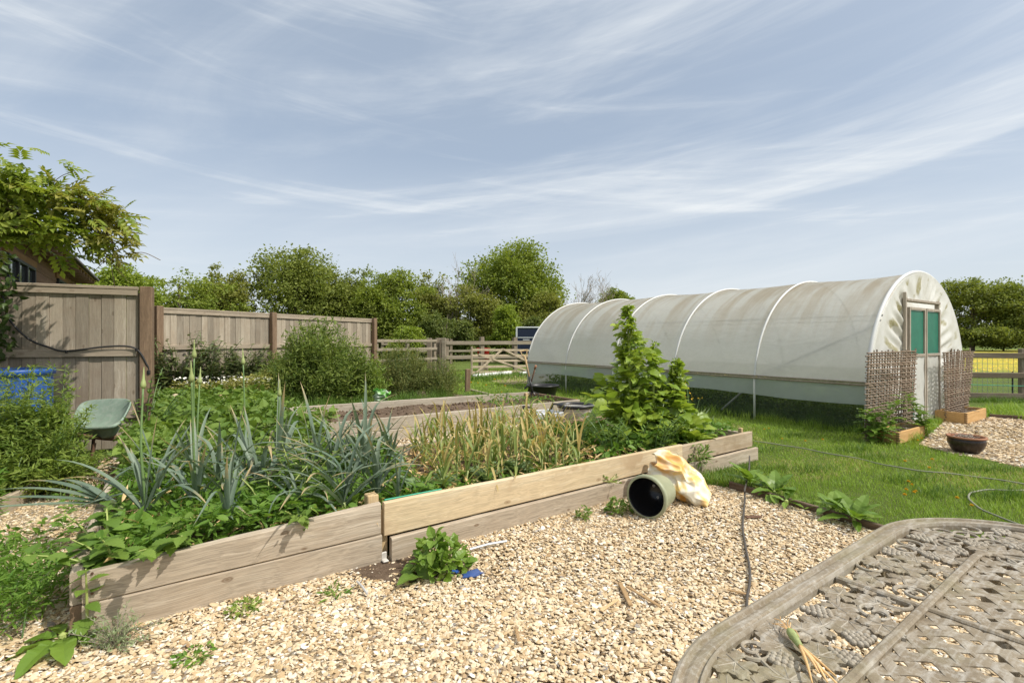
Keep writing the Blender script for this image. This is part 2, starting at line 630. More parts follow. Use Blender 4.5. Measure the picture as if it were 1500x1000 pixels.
M['tree_c'] = m_leaf('tree_leaves_olive', (.10, .135, .026), (.215, .24, .06), .38, .6, noise_scale=.5)
M['tree_d'] = m_leaf('tree_leaves_bright', (.095, .16, .018), (.21, .28, .04), .4, .5, noise_scale=.6)
M['tree_e'] = m_leaf('tree_leaves_bluish', (.065, .105, .025), (.145, .185, .05), .38, .6, noise_scale=.5)
# plastics, metals, soil
M['blue'] = m_plain('blue_plastic', (.012, .075, .32), .42, 0, .2, dirt=(.07, .13, .30), dirt_amt=.35)
M['barrow'] = m_plain('faded_green_plastic', (.215, .285, .22), .65, 0, .2, dirt=(.36, .37, .32), dirt_amt=.5, scale=9)
M['rust'] = m_plain('rusty_steel', (.13, .07, .045), .7, .3, .3, dirt=(.22, .12, .06))
M['black'] = m_plain('black_plastic', (.018, .018, .019), .38, 0, .2, dirt=(.08, .075, .065), dirt_amt=.3)
M['rubber'] = m_plain('black_hose', (.028, .027, .026), .5, 0, .2)
M['hose'] = m_plain('pale_hose', (.24, .24, .17), .6, 0, .25)
M['cable'] = m_plain('grey_cable', (.075, .065, .055), .65, 0, .3)
M['olive_pot'] = m_plain('sage_green_plastic', (.30, .32, .20), .45, 0, .1, dirt=(.40, .40, .30), dirt_amt=.3)
M['pot_in'] = m_plain('glossy_black_inside', (.010, .010, .011), .22, 0, .2)
M['glaze'] = m_plain('brown_glaze', (.035, .022, .016), .28, 0, .4, dirt=(.12, .09, .07), dirt_amt=.4, scale=14)
M['terracotta'] = m_plain('terracotta', (.33, .15, .08), .75, 0, .25)
M['white_paint'] = m_plain('white_pole_paint', (.75, .74, .70), .55, 0, .08)
M['grey_bucket'] = m_plain('weathered_bucket', (.50, .47, .42), .5, 0, .2, dirt=(.70, .67, .60), dirt_amt=.7, scale=9)
M['navy'] = m_plain('navy_panel', (.010, .017, .040), .35, 0, .15)
M['alu'] = m_plain('pale_aluminium', (.62, .63, .64), .4, .4, .1)
M['steel'] = m_plain('galvanised_steel', (.42, .43, .43), .45, .6, .2)
M['red'] = m_plain('red_plastic', (.55, .03, .025), .45, 0, .15)
M['green_string'] = m_plain('green_twine', (.05, .33, .20), .7)
M['dark_frame'] = m_plain('dark_window_frame', (.03, .03, .035), .5)
M['roof'] = m_plain('roof_sheet', (.11, .105, .10), .7, 0, .25)
M['soffit'] = m_wood('soffit_wood', (.30, .17, .08), (.38, .24, .13), 0, .6, .3)

def m_soil():
    k = NT('dark_soil')
    cd = k.coord()
    a = k.noise(cd, 16, 8, .7)
    b_ = k.noise(cd, 70, 4, .7)
    col = k.ramp(a, [(.3, (.085, .058, .038)), (.55, (.16, .113, .078)), (.75, (.24, .18, .13))])
    b = k.bsdf(col, .95, 0, .1)
    k.bump(b, k.math('ADD', a, k.math('MULTIPLY', b_, .6)), .9, .03)
    return k.done(b.outputs[0])
M['soil'] = m_soil()

def m_lawn():
    k = NT('lawn_turf')
    cd = k.coord()
    a = k.noise(cd, .7, 4, .6)
    b_ = k.noise(cd, 26, 6, .7)
    c_ = k.noise(cd, 140, 3, .7)
    col = k.ramp(a, [(.3, (.095, .17, .022)), (.55, (.14, .215, .036)), (.75, (.185, .24, .05))])
    col = k.mix(k.math('MULTIPLY', b_, .7), col, (.16, .155, .06))
    col = k.mix(k.math('MULTIPLY', k.ramp(c_, [(.35, 1.0), (.6, 0.0)]), .6), col, (.03, .045, .01))
    b = k.bsdf(col, .9, 0, .1)
    k.bump(b, k.math('ADD', b_, c_), .8, .03)
    return k.done(b.outputs[0])
M['lawn'] = m_lawn()

def m_field():
    k = NT('buttercup_meadow')
    cd = k.coord()
    big = k.noise(cd, .12, 3, .5)
    sp = k.noise(k.coord((1.0, 1.6, 1)), 9, 5, .8)
    col = k.ramp(sp, [(.3, (.10, .14, .02)), (.6, (.20, .23, .05))])
    y = k.math('MULTIPLY', k.ramp(big, [(.36, 0.0), (.5, 1.0)]), k.ramp(sp, [(.38, 0.0), (.55, 1.0)]))
    col = k.mix(y, col, (.50, .40, .05))
    b = k.bsdf(col, .9, 0, .1)
    return k.done(b.outputs[0])
M['field'] = m_field()

STONE_STOPS = [(.0, (.20, .15, .105)), (.05, (.38, .265, .15)), (.18, (.49, .36, .20)), (.42, (.58, .455, .29)), (.66, (.64, .525, .36)), (.86, (.69, .60, .455)), (.965, (.80, .76, .68)), (.985, (.26, .24, .22)), (1.0, (.24, .22, .20))]
def m_gravel_bed():
    k = NT('gravel_bed')
    cd = k.coord()
    vo = k.n('ShaderNodeTexVoronoi')
    vo.inputs['Scale'].default_value = 44
    k.l(cd, vo.inputs['Vector'])
    sep = k.n('ShaderNodeSeparateColor')
    k.l(vo.outputs['Color'], sep.inputs[0])
    col = k.ramp(sep.outputs[0], STONE_STOPS)
    col = k.mix(1.0, col, (.72, .68, .62), 'MULTIPLY')
    col = k.mix(k.ramp(vo.outputs['Distance'], [(.3, 0.0), (.7, 1.0)]), col, (.26, .20, .13))
    b = k.bsdf(col, .9, 0, .15)
    inv = k.math('SUBTRACT', 1.0, vo.outputs['Distance'])
    k.bump(b, inv, 1.0, .02)
    return k.done(b.outputs[0])
M['gravel_bed'] = m_gravel_bed()

def m_stone():
    k = NT('limestone_chips')
    geo = k.n('ShaderNodeNewGeometry')
    col = k.ramp(geo.outputs['Random Per Island'], STONE_STOPS)
    nz = k.noise(k.coord(), 90, 4, .6)
    col = k.mix(k.math('MULTIPLY', k.ramp(nz, [(.45, 0.0), (.7, 1.0)]), .45), col, (.52, .36, .19))
    b = k.bsdf(col, .8, 0, .25)
    k.bump(b, k.noise(k.coord(), 260, 3), .35, .002)
    return k.done(b.outputs[0])
M['stone'] = m_stone()

def m_cover():
    """weathered translucent polythene with algae streaks running down between the hoops"""
    k = NT('polytunnel_film')
    at_ = k.n('ShaderNodeAttribute', attribute_name='t')     # girth position 0..1
    tc = k.n('ShaderNodeTexCoord')
    mp = k.n('ShaderNodeMapping')
    mp.inputs['Scale'].default_value = (1, 1, 1)
    k.l(tc.outputs['Object'], mp.inputs[0])
    sep = k.n('ShaderNodeSeparateXYZ')
    k.l(mp.outputs[0], sep.inputs[0])
    cmb = k.n('ShaderNodeCombineXYZ')
    k.l(k.math('MULTIPLY', sep.outputs[1], 3.2), cmb.inputs[0])
    k.l(k.math('MULTIPLY', at_.outputs['Fac'], 2.2), cmb.inputs[1])
    st = k.noise(cmb.outputs[0], 1.0, 6, .62, .25)
    top = k.ramp(at_.outputs['Fac'], [(.08, 0.0), (.22, .55), (.40, 1.0), (.6, 1.0), (.8, .4), (.95, 0.0)])
    fine = k.noise(k.coord(), 14, 6, .7)
    fac = k.math('MULTIPLY', k.ramp(st, [(.43, 0.0), (.52, .6), (.60, 1.0)]), top)
    base = k.ramp(fine, [(.3, (.77, .765, .72)), (.7, (.84, .835, .80))])
    warm = k.mix(k.math('MULTIPLY', top, .4), base, (.66, .61, .52))
    col = k.mix(k.math('MULTIPLY', fac, .74), warm, (.42, .29, .13))
    d = k.bsdf(col, .36, 0, .5)
    wr = k.noise(k.coord((1.0, .35, 1.0)), 3.2, 5, .55, .8)
    k.bump(d, wr, .35, .05)
    tr = k.n('ShaderNodeBsdfTranslucent')
    k.l(k.mix(.72, (.86, .86, .82), col), tr.inputs[0])
    tp = k.n('ShaderNodeBsdfTransparent')
    m1 = k.n('ShaderNodeMixShader')
    m1.inputs[0].default_value = .60
    k.l(d.outputs[0], m1.inputs[1])
    k.l(tr.outputs[0], m1.inputs[2])
    m2 = k.n('ShaderNodeMixShader')
    m2.inputs[0].default_value = .07
    k.l(m1.outputs[0], m2.inputs[1])
    k.l(tp.outputs[0], m2.inputs[2])
    return k.done(m2.outputs[0])
M['cover'] = m_cover()

def m_film(name, col, transp, transl=.4, dirt=None, rough=.45, var=.1, dirt_pos=(.55, .75)):
    k = NT(name)
    nz = k.noise(k.coord(), 7, 6, .65)
    c = k.ramp(nz, [(.3, tuple(x * (1 - var) for x in col)), (.7, col)])
    if dirt:
        dn = k.noise(k.coord((1, 1, .5)), 4, 6, .7)
        c = k.mix(k.ramp(dn, [(dirt_pos[0], 0.0), (dirt_pos[1], 1.0)]), c, dirt)
    d = k.bsdf(c, rough, 0, .4)
    tr = k.n('ShaderNodeBsdfTranslucent')
    k.l(c, tr.inputs[0])
    tp = k.n('ShaderNodeBsdfTransparent')
    m1 = k.n('ShaderNodeMixShader')
    m1.inputs[0].default_value = transl
    k.l(d.outputs[0], m1.inputs[1])
    k.l(tr.outputs[0], m1.inputs[2])
    m2 = k.n('ShaderNodeMixShader')
    m2.inputs[0].default_value = transp
    k.l(m1.outputs[0], m2.inputs[1])
    k.l(tp.outputs[0], m2.inputs[2])
    return k.done(m2.outputs[0])
M['skirt'] = m_film('skirt_film', (.50, .57, .53), .30, .45)
M['net'] = m_film('insect_net', (.10, .13, .10), .70, .3)
M['end_film'] = m_film('end_sheet_film', (.78, .77, .72), .05, .35, dirt=(.60, .55, .42), dirt_pos=(.60, .85))
M['pleat_dirt'] = m_film('mouldy_pleat', (.33, .29, .15), .0, .2, var=.5)
M['door_film'] = m_film('door_film', (.76, .76, .72), .02, .35, dirt=(.46, .44, .36), dirt_pos=(.55, .8))
M['green_net'] = m_film('green_shade_net', (.045, .27, .18), .12, .35, var=.2)
M['hoop'] = m_plain('hoop_tape', (.64, .635, .61), .45, 0, .05)

def m_glass():
    k = NT('window_glass')
    b = k.bsdf((.05, .06, .06), .05, 0, .8)
    return k.done(b.outputs[0])
M['glass'] = m_glass()

def m_table():
    k = NT('weathered_cast_metal')
    cd = k.coord()
    a = k.noise(cd, 9, 8, .7)
    b_ = k.noise(cd, 60, 8, .75)
    mo = k.noise(cd, 3.5, 5, .7)
    st = k.noise(k.coord((6, 60, 20), rot=(0, 0, .6)), 1, 4, .6)
    col = k.ramp(a, [(.3, (.16, .122, .078)), (.55, (.225, .18, .120)), (.75, (.30, .25, .182))])
    col = k.mix(k.math('MULTIPLY', k.ramp(b_, [(.50, 0.0), (.66, 1.0)]), .6), col, (.45, .425, .37))
    col = k.mix(k.math('MULTIPLY', k.ramp(st, [(.52, 0.0), (.68, 1.0)]), .5), col, (.46, .43, .375))
    col = k.mix(k.math('MULTIPLY', k.ramp(mo, [(.50, 0.0), (.68, 1.0)]), .55), col, (.20, .178, .085))
    col = k.mix(k.math('MULTIPLY', k.ramp(b_, [(.30, 1.0), (.44, 0.0)]), .6), col, (.10, .08, .052))
    geo = k.n('ShaderNodeNewGeometry')
    col = k.mix(k.math('MULTIPLY', k.ramp(geo.outputs['Pointiness'], [(.50, 0.0), (.60, 1.0)]), .32), col, (.46, .42, .35))
    b = k.bsdf(col, .6, .0, .4)
    k.bump(b, b_, .3, .003)
    return k.done(b.outputs[0])
M['table'] = m_table()

def m_bag(name, base, patch, thr, patch2=None):
    k = NT(name)
    cd = k.coord()
    n1 = k.noise(cd, 4.2, 2, .5, .8)
    col = k.mix(k.ramp(n1, [(thr - .03, 0.0), (thr + .10, 1.0)]), base, patch)
    if patch2:
        n2 = k.noise(cd, 7, 3, .5, .5)
        col = k.mix(k.ramp(n2, [(.5, 0.0), (.62, 1.0)]), col, patch2)
    b = k.bsdf(col, .45, 0, .4)
    return k.done(b.outputs[0])
M['feed_bag'] = m_bag('printed_sack', (.74, .68, .54), (.66, .33, .07), .50, (.72, .50, .16))
M['compost_bag'] = m_bag('compost_sack', (.62, .62, .58), (.14, .42, .05), .42)

# ------------------------------------------------------------------ camera, sky, sun
cam = bpy.data.cameras.new('camera')
cam.sensor_width = 36.0
cam.lens = F / 1500.0 * 36.0
cam.clip_start = 0.02
cam.clip_end = 3000
cam.shift_y = -(500.0 - HY) / 1500.0
co = bpy.data.objects.new('camera', cam)
COL.objects.link(co)
co.location = (0, 0, E)
co.rotation_euler = (PI / 2, 0, 0)
scene.camera = co

SUN = np.array([.597, -.239, .766])
SUN /= np.linalg.norm(SUN)
sl = bpy.data.lights.new('sun', 'SUN')
sl.energy = 2.95
sl.angle = R_(0.5)
sl.color = (1.0, .95, .87)
so = bpy.data.objects.new('sun', sl)
COL.objects.link(so)
so.rotation_euler = Vector(SUN).to_track_quat('Z', 'Y').to_euler()
so.location = (8, -4, 12)

w = bpy.data.worlds.new('World')
scene.world = w
w.use_nodes = True
wt = w.node_tree
wt.nodes.clear()
wo = wt.nodes.new('ShaderNodeOutputWorld')
bg = wt.nodes.new('ShaderNodeBackground')
bg.inputs[1].default_value = 0.12
sky = wt.nodes.new('ShaderNodeTexSky')
sky.sky_type = 'NISHITA'
sky.sun_disc = False
sky.sun_elevation = math.asin(SUN[2])
sky.sun_rotation = math.atan2(SUN[0], SUN[1])
sky.air_density = 1.0
sky.dust_density = 1.2
sky.ozone_density = 2.0
tc = wt.nodes.new('ShaderNodeTexCoord')
def wn(t, **k):
    nd = wt.nodes.new(t)
    for a, b in k.items():
        setattr(nd, a, b)
    return nd
def wl(a, b):
    wt.links.new(a, b)
def wmath(op, a, b=0.0, c=None):
    nd = wn('ShaderNodeMath', operation=op)
    for s, v in zip(nd.inputs, (a, b, c)):
        if v is None:
            continue
        if hasattr(v, 'is_output'):
            wl(v, s)
        else:
            s.default_value = v
    return nd.outputs[0]
sp = wn('ShaderNodeSeparateXYZ')
wl(tc.outputs['Generated'], sp.inputs[0])
az = wmath('ARCTAN2', sp.outputs[0], sp.outputs[1])
el = sp.outputs[2]
def streaks(kx, ky, tilt, lo, hi, off, dist=.4, rough=.6, detail=8, bend=0.0):
    """long wisps: noise drawn out along the azimuth and tilted with it"""
    e2 = wmath('ADD', el, wmath('MULTIPLY', az, tilt))
    if bend:
        e2 = wmath('ADD', e2, wmath('MULTIPLY', wmath('MULTIPLY', az, az), bend))
    cb = wn('ShaderNodeCombineXYZ')
    wl(wmath('MULTIPLY_ADD', az, kx, off), cb.inputs[0])
    wl(wmath('MULTIPLY', e2, ky), cb.inputs[1])
    cb.inputs[2].default_value = off
    nz = wn('ShaderNodeTexNoise')
    nz.inputs['Scale'].default_value = 1.0
    nz.inputs['Detail'].default_value = detail
    nz.inputs['Roughness'].default_value = rough
    nz.inputs['Distortion'].default_value = dist
    wl(cb.outputs[0], nz.inputs['Vector'])
    mr = wn('ShaderNodeMapRange', interpolation_type='SMOOTHSTEP')
    wl(nz.outputs['Fac'], mr.inputs[0])
    mr.inputs[1].default_value = lo
    mr.inputs[2].default_value = hi
    return mr.outputs[0]
c1 = streaks(.9, 9.0, -.13, .44, .74, 3.1, .5, .58)
c2 = streaks(.9, 15.0, .09, .50, .72, 7.7, .35, .6)
c3 = streaks(1.1, 4.6, -.19, .38, .80, 1.3, .8, .6, bend=.04)
c4 = streaks(2.0, 34.0, -.12, .46, .80, 5.2, .6, .65)
cl = wmath('ADD', wmath('MULTIPLY', c1, .46), wmath('MULTIPLY', c2, .38))
cl = wmath('ADD', cl, wmath('MULTIPLY', c3, .34))
cl = wmath('ADD', cl, wmath('MULTIPLY', wmath('MULTIPLY', c4, wmath('ADD', c3, c1)), .30))
cl = wmath('MINIMUM', wmath('ADD', cl, .09), .95)
hz = wn('ShaderNodeMapRange')
wl(el, hz.inputs[0])
hz.inputs[1].default_value = 0.38
hz.inputs[2].default_value = 0.0
hz.inputs[3].default_value = 0.0
hz.inputs[4].default_value = 0.62
veil = wmath('MAXIMUM', cl, wmath('ADD', hz.outputs[0], wmath('MULTIPLY', cl, .38)))
# thin high haze greys the blue
hb = wn('ShaderNodeMix', data_type='RGBA')
hb.inputs['Factor'].default_value = .68
wl(sky.outputs[0], hb.inputs[6])
hb.inputs[7].default_value = (2.3, 2.75, 3.3, 1)
wm = wn('ShaderNodeMix', data_type='RGBA')
wl(veil, wm.inputs['Factor'])
wl(hb.outputs[2], wm.inputs[6])
wm.inputs[7].default_value = (4.95, 5.18, 5.35, 1)
# glow added to the unseen sky round the sun and overhead, to fill shadows
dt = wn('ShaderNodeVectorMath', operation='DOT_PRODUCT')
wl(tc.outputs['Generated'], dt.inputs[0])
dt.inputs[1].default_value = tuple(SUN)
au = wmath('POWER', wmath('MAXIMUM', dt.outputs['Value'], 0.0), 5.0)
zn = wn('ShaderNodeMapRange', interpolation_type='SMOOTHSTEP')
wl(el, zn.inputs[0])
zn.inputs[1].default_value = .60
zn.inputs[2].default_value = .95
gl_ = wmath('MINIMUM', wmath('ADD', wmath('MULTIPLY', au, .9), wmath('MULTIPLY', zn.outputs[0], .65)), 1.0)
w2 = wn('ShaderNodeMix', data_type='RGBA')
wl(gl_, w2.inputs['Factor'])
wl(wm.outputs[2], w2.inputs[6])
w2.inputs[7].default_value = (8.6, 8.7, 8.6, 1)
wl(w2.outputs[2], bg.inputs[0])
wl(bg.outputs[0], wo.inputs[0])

scene.view_settings.view_transform = 'Standard'
scene.view_settings.look = 'None'
scene.view_settings.exposure = 0.55
scene.view_settings.gamma = 1.0
scene.view_settings.use_curve_mapping = False
scene.cycles.max_bounces = 7
scene.cycles.diffuse_bounces = 4
scene.cycles.glossy_bounces = 2
scene.cycles.transmission_bounces = 5
scene.cycles.transparent_max_bounces = 12
scene.cycles.use_denoising = True
scene.cycles.caustics_reflective = False
scene.cycles.caustics_refractive = False

# ------------------------------------------------------------------ plan of the plot
A2, B2, C2 = np.array([-1.93, 2.20]), np.array([-.80, 2.98]), np.array([2.68, 5.50])
ua = (C2 - A2) / np.linalg.norm(C2 - A2)
un = np.array([-ua[1], ua[0]])
BL, BW = float(np.linalg.norm(C2 - A2)), 1.72

def bed(u, v, z=0.0):
    p = A2 + ua * u + un * v
    return np.array([p[0], p[1], z])

EDGE0, EDGE1 = np.array([1.98, 4.44]), np.array([5.2, -1.15])
gravel_poly = [tuple(EDGE0), (1.45, 4.72), tuple(bed(3.6, .05)[:2]), tuple(bed(-.05, 0)[:2]), tuple(bed(-.02, BW)[:2]), tuple(bed(BL, BW)[:2]),
               (1.9, 7.2), (.5, 7.9), (-2.3, 6.0), (-3.3, 5.2), (-4.1, 6.2), (-4.6, 5.6), (-4.3, 4.2), (-3.4, 3.0), (-3.1, 1.2), (-3.1, -2.0), (4.4, -2.0), tuple(EDGE1)]
right_gravel = [tuple(g(1345, 651)[:2]), tuple(g(1400, 666)[:2]), tuple(g(1440, 672)[:2]), tuple(g(1500, 686)[:2]), (7.2, 4.75), (10.5, 3.4), (12.5, 6.5), tuple(g(1500, 617)[:2] * np.array([1.02, 1])), tuple(g(1452, 612)[:2]), tuple(g(1385, 616)[:2]), tuple(g(1375, 625)[:2])]
R = 900
mesh('ground', [(np.array([[-R, -R, 0], [R, -R, 0], [R, R, 0], [-R, R, 0]], float), [[0, 1, 2, 3]])], M['lawn'], kind='structure')
sheet(gravel_poly, .004, 'gravel_path', M['gravel_bed'])
sheet(right_gravel, .004, 'gravel_yard', M['gravel_bed'])
patch_poly = [(-3.4, 5.3), (-2.3, 6.1), (-3.35, 7.7), (.3, 9.9), (-.3, 11.2), (-4.2, 14.2), (-6.6, 8.9), (-5.6, 6.3), (-4.2, 6.3)]
sheet(patch_poly, .004, 'vegetable_patch_soil', M['soil'])
sheet([(6.5, 17.5), (60, 15.5), (90, 62), (22, 62), (9, 32)], .006, 'buttercup_field', M['field'])
sheet([tuple(g(770, 562)[:2]), tuple(g(740, 563)[:2]), tuple(g(715, 557)[:2]), tuple(g(735, 551)[:2]), tuple(g(790, 549)[:2])], .008, 'gate_gravel', M['gravel_bed'])
# ---- loose stones
def stone_templates(sub, n, seed):
    out = []
    r = np.random.default_rng(seed)
    for _ in range(n):
        bm = bmesh.new()
        bmesh.ops.create_icosphere(bm, subdivisions=sub, radius=.5)
        V, Fs = from_bm(bm)
        for _c in range(5):                       # flat-cut faces
            d = norm(r.normal(size=3))
            lim = r.uniform(.27, .42)
            pr = V @ d
            V = V - np.where(pr > lim, pr - lim, 0)[:, None] * d
        V *= 1 + r.normal(size=(len(V), 1)) * .05
        out.append((V, np.array(Fs)))
    return out

def frustum(x, y, margin=1.2, ymin=1.2):
    return (np.abs(x) < (y * (775 / F) + margin)) & (y > ymin)

def lay_stones(poly, dens, size, tmpl, zbase, ylim, excl=None):
    P = np.array(poly)
    x0, x1 = P[:, 0].min(), P[:, 0].max()
    y0, y1 = max(P[:, 1].min(), ylim[0]), min(P[:, 1].max(), ylim[1])
    n = int((x1 - x0) * (y1 - y0) * dens)
    x = rng.uniform(x0, x1, n)
    y = rng.uniform(y0, y1, n)
    k = in_poly(x, y, poly) & frustum(x, y)
    if excl is not None:
        k &= ~excl(x, y)
    x, y = x[k], y[k]
    n = len(x)
    which = rng.integers(0, len(tmpl), n)
    parts = []
    for i, (tv, tf) in enumerate(tmpl):
        s = which == i
        m = int(s.sum())
        L = size * np.clip(rng.lognormal(0, .32, m), .45, 2.0)
        S = np.stack([L, L * rng.uniform(.42, .9, m), L * rng.uniform(.24, .42, m)], -1)
        nrm = norm(np.stack([rng.normal(0, .26, m), rng.normal(0, .26, m), np.ones(m)], -1))
        d = np.stack([np.cos(a := rng.uniform(0, 2 * PI, m)), np.sin(a), 0 * a], -1)
        d = norm(d - nrm * (d * nrm).sum(-1, keepdims=True))
        Rm = frames(d, nrm)
        z = zbase + rng.uniform(-.004, .008, m) + .010 * vnoise(x[s], y[s], 3.0, 5)
        V, Fa, _ = inst(tv, tf, np.stack([x[s], y[s], z], -1), Rm, S)
        parts.append((V, Fa))
    return parts

sheet([(-.64 + .36 * math.cos(a) * (1 + .2 * math.sin(3 * a)), 2.86 + .20 * math.sin(a) * (1 + .2 * math.cos(5 * a))) for a in np.linspace(0, 6.1, 26)], .0075, 'damp_soil', M['soil'])
ST_N, ST_F = stone_templates(2, 5, 3), stone_templates(1, 4, 4)
def no_soil(x, y):     # bare damp soil by the joint of the bed
    return ((x + .64) ** 2 / .075 + (y - 2.86) ** 2 / .024 < 1) & (rng.random(len(x)) < .86)
st = lay_stones(gravel_poly, 8300, .0212, ST_N, .006, (1.2, 2.7), no_soil)
st += lay_stones(gravel_poly, 6300, .0226, ST_F, .006, (2.7, 5.2), no_soil)
st += lay_stones(gravel_poly, 900, .042, ST_F, .008, (5.2, 9))
mesh('gravel_stones', st, M['stone'], smooth=False, kind='stuff')
mesh('yard_gravel_stones', lay_stones(right_gravel, 900, .040, ST_F, .008, (4, 11)), M['stone'], kind='stuff')

# ------------------------------------------------------------------ lawn blades
tun_d = np.array([-480 / F, 1.0]); tun_d /= np.linalg.norm(tun_d)
tun_n = np.array([tun_d[1], -tun_d[0]])
T0 = g(1270, 637)[:2]            # near left foot of the tunnel
TW, TL = 4.15, 8.2
def tun(s, t, z=0.0):
    p = T0 + tun_d * s + tun_n * t
    return np.array([p[0], p[1], z])

def grass_field(poly, dens, h, wd, ylim, mat_frac=.06, tall=None, excl=(), margin=2.0):
    P = np.array(poly)
    x0, x1 = P[:, 0].min(), P[:, 0].max()
    y0, y1 = max(P[:, 1].min(), ylim[0]), min(P[:, 1].max(), ylim[1])
    n = int((x1 - x0) * (y1 - y0) * dens)
    x = rng.uniform(x0, x1, n)
    y = rng.uniform(y0, y1, n)
    k = in_poly(x, y, poly) & frustum(x, y, margin)
    for e in excl:
        k &= ~in_poly(x, y, e)
    x, y = x[k], y[k]
    n = len(x)
    cl = vnoise(x, y, 2.1, 8) * .6 + vnoise(x, y, 6.0, 9) * .7
    H = h * np.clip(1 + .65 * cl, .35, 2.2) * rng.uniform(.5, 1.35, n)
    if tall is not None:
        H *= tall(x, y)
    tv, tf, tt = blade_t(3, .55)
    S = np.stack([np.full(n, wd) * rng.uniform(.7, 1.4, n), H * rng.uniform(.4, 1.6, n), H], -1)
    return inst(tv, tf, np.stack([x, y, np.zeros(n)], -1), zrot(rng.uniform(0, 2 * PI, n)), S)

lawn_poly = [tuple(EDGE0), tuple(EDGE1), (12, -1.1), (14, 8), (13.5, 10.7), tuple(tun(0, TW + .3)[:2]), tuple(tun(0, 1)[:2]), tuple(tun(TL + 4, 2)[:2]), (3.0, 22), (-2, 22), (-4.2, 14.2), (-.2, 11.2), (.3, 9.9), (1.1, 8.6), (2.7, 6.9), (2.75, 5.6), (1.6, 4.75)]
ex = [right_gravel]
def lush(x, y):
    d = (np.stack([x, y], -1) - T0) @ np.array([tun_n[0], tun_n[1]])
    e = (x - EDGE0[0]) * .866 + (y - EDGE0[1]) * .5
    return 1 + 1.7 * (d > -.12) + .9 * (np.abs(e) < .18)
def patchy(x, y):
    return np.where(vnoise(x, y, 1.6, 21) + .5 * vnoise(x, y, 5, 22) > .15, 1.0, .08)
gp = [grass_field(lawn_poly, 4200, .034, .0042, (1.5, 5.6), excl=ex, tall=lush),
      grass_field(lawn_poly, 2300, .042, .006, (5.6, 8.2), excl=ex, tall=lush),
      grass_field(lawn_poly, 800, .05, .010, (8.2, 13), excl=ex, tall=lush),
      grass_field(lawn_poly, 300, .06, .016, (13, 22), excl=ex)]
mesh('lawn_grass', gp, M['grass'], kind='stuff')
mesh('dry_lawn_grass', [grass_field(lawn_poly, 1300, .032, .0042, (1.5, 6), excl=ex, tall=patchy), grass_field(lawn_poly, 520, .045, .006, (6, 11), excl=ex, tall=patchy)], M['grass_dry'], kind='stuff')
# long grass along the tunnel, the field edge and the gravel edge
def strip(p, q, wd):
    p, q = np.array(p[:2]), np.array(q[:2])
    d = (q - p) / np.linalg.norm(q - p)
    n = np.array([-d[1], d[0]]) * wd / 2
    return [tuple(p + n), tuple(q + n), tuple(q - n), tuple(p - n)]
tg = [grass_field(strip(tun(.05, .26), tun(TL, .3), .42), 2600, .20, .007, (4, 16)),
      grass_field(strip(tun(.3, .8), tun(TL, .9), .7), 700, .30, .012, (4, 18)),
      grass_field(strip(EDGE0 + .05, EDGE1 + .06, .10), 1800, .10, .005, (1.2, 6)),
      grass_field([(1.3, 4.75), (2.0, 4.46), (2.8, 5.5), (2.75, 5.6)], 2600, .085, .005, (4, 6)),
      grass_field(strip((-4.0, 14.2), (3.5, 20), 1.6), 120, .22, .02, (10, 24)),
      grass_field(strip((8.0, 10.9), (13, 10.2), .5), 900, .13, .008, (8, 12)),
      grass_field(strip((-.1, 11.2), (.5, 10.1), .5), 700, .18, .008, (8, 13))]
# scattered tufts
for px, py in ((1290, 672), (1330, 705), (1225, 745), (1150, 640), (1420, 690), (1470, 730), (1480, 690), (1190, 690), (1130, 660), (1250, 660), (1380, 725), (1120, 690)):
    c = g(px, py)[:2]
    tg.append(grass_field(strip(c - [.25, .05], c + [.25, .05], .22), 1500, .085, .005, (1.2, 12)))
mesh('long_grass', tg, M['grass_tall'], kind='stuff')
# meadow flowers seen beyond the fence
n = 9000
x = rng.uniform(9, 52, n); y = rng.uniform(17, 38, n)
kk = vnoise(x, y, .35, 4) > -.2
x, y = x[kk], y[kk]
tv, tf = leaf_quad(.9)
V, Fa, _ = inst(tv, tf, np.stack([x, y, rng.uniform(.12, .3, len(x))], -1), frames(norm(np.stack([rng.normal(size=len(x)), rng.normal(size=len(x)), 0 * x], -1)), np.tile([0, -.6, 1.0], (len(x), 1))), rng.uniform(.04, .09, len(x)))
mesh('buttercup_flowers', [(V, Fa)], M['petal_y'], kind='stuff')

# ------------------------------------------------------------------ raised beds
def plank_arr(L, t, h, bev=.006, nx=10, warp=.004):
    """sawn board along local X, centred; slightly uneven arrises"""
    xs = np.linspace(-L / 2, L / 2, nx + 1)
    b = bev
    sec = np.array([[-t / 2 + b, -h / 2], [t / 2 - b, -h / 2], [t / 2, -h / 2 + b], [t / 2, h / 2 - b], [t / 2 - b, h / 2], [-t / 2 + b, h / 2], [-t / 2, h / 2 - b], [-t / 2, -h / 2 + b]])
    bow = rng.uniform(-1, 1) * warp * 1.5
    V = []
    for i, x_ in enumerate(xs):
        s = sec.copy()
        s += rng.normal(0, warp * .16, s.shape)
        s[:, 0] += bow * math.cos(x_ / L * PI)
        V.append(np.concatenate([np.full((8, 1), x_), s], 1))
    V = np.concatenate(V)
    Fs = []
    for i in range(nx):
        for j in range(8):
            a, c = i * 8 + j, i * 8 + (j + 1) % 8
            Fs.append([a, a + 8, c + 8, c])
    Fs.append(list(range(8)))
    Fs.append([nx * 8 + j for j in range(8)][::-1])
    return V, Fs

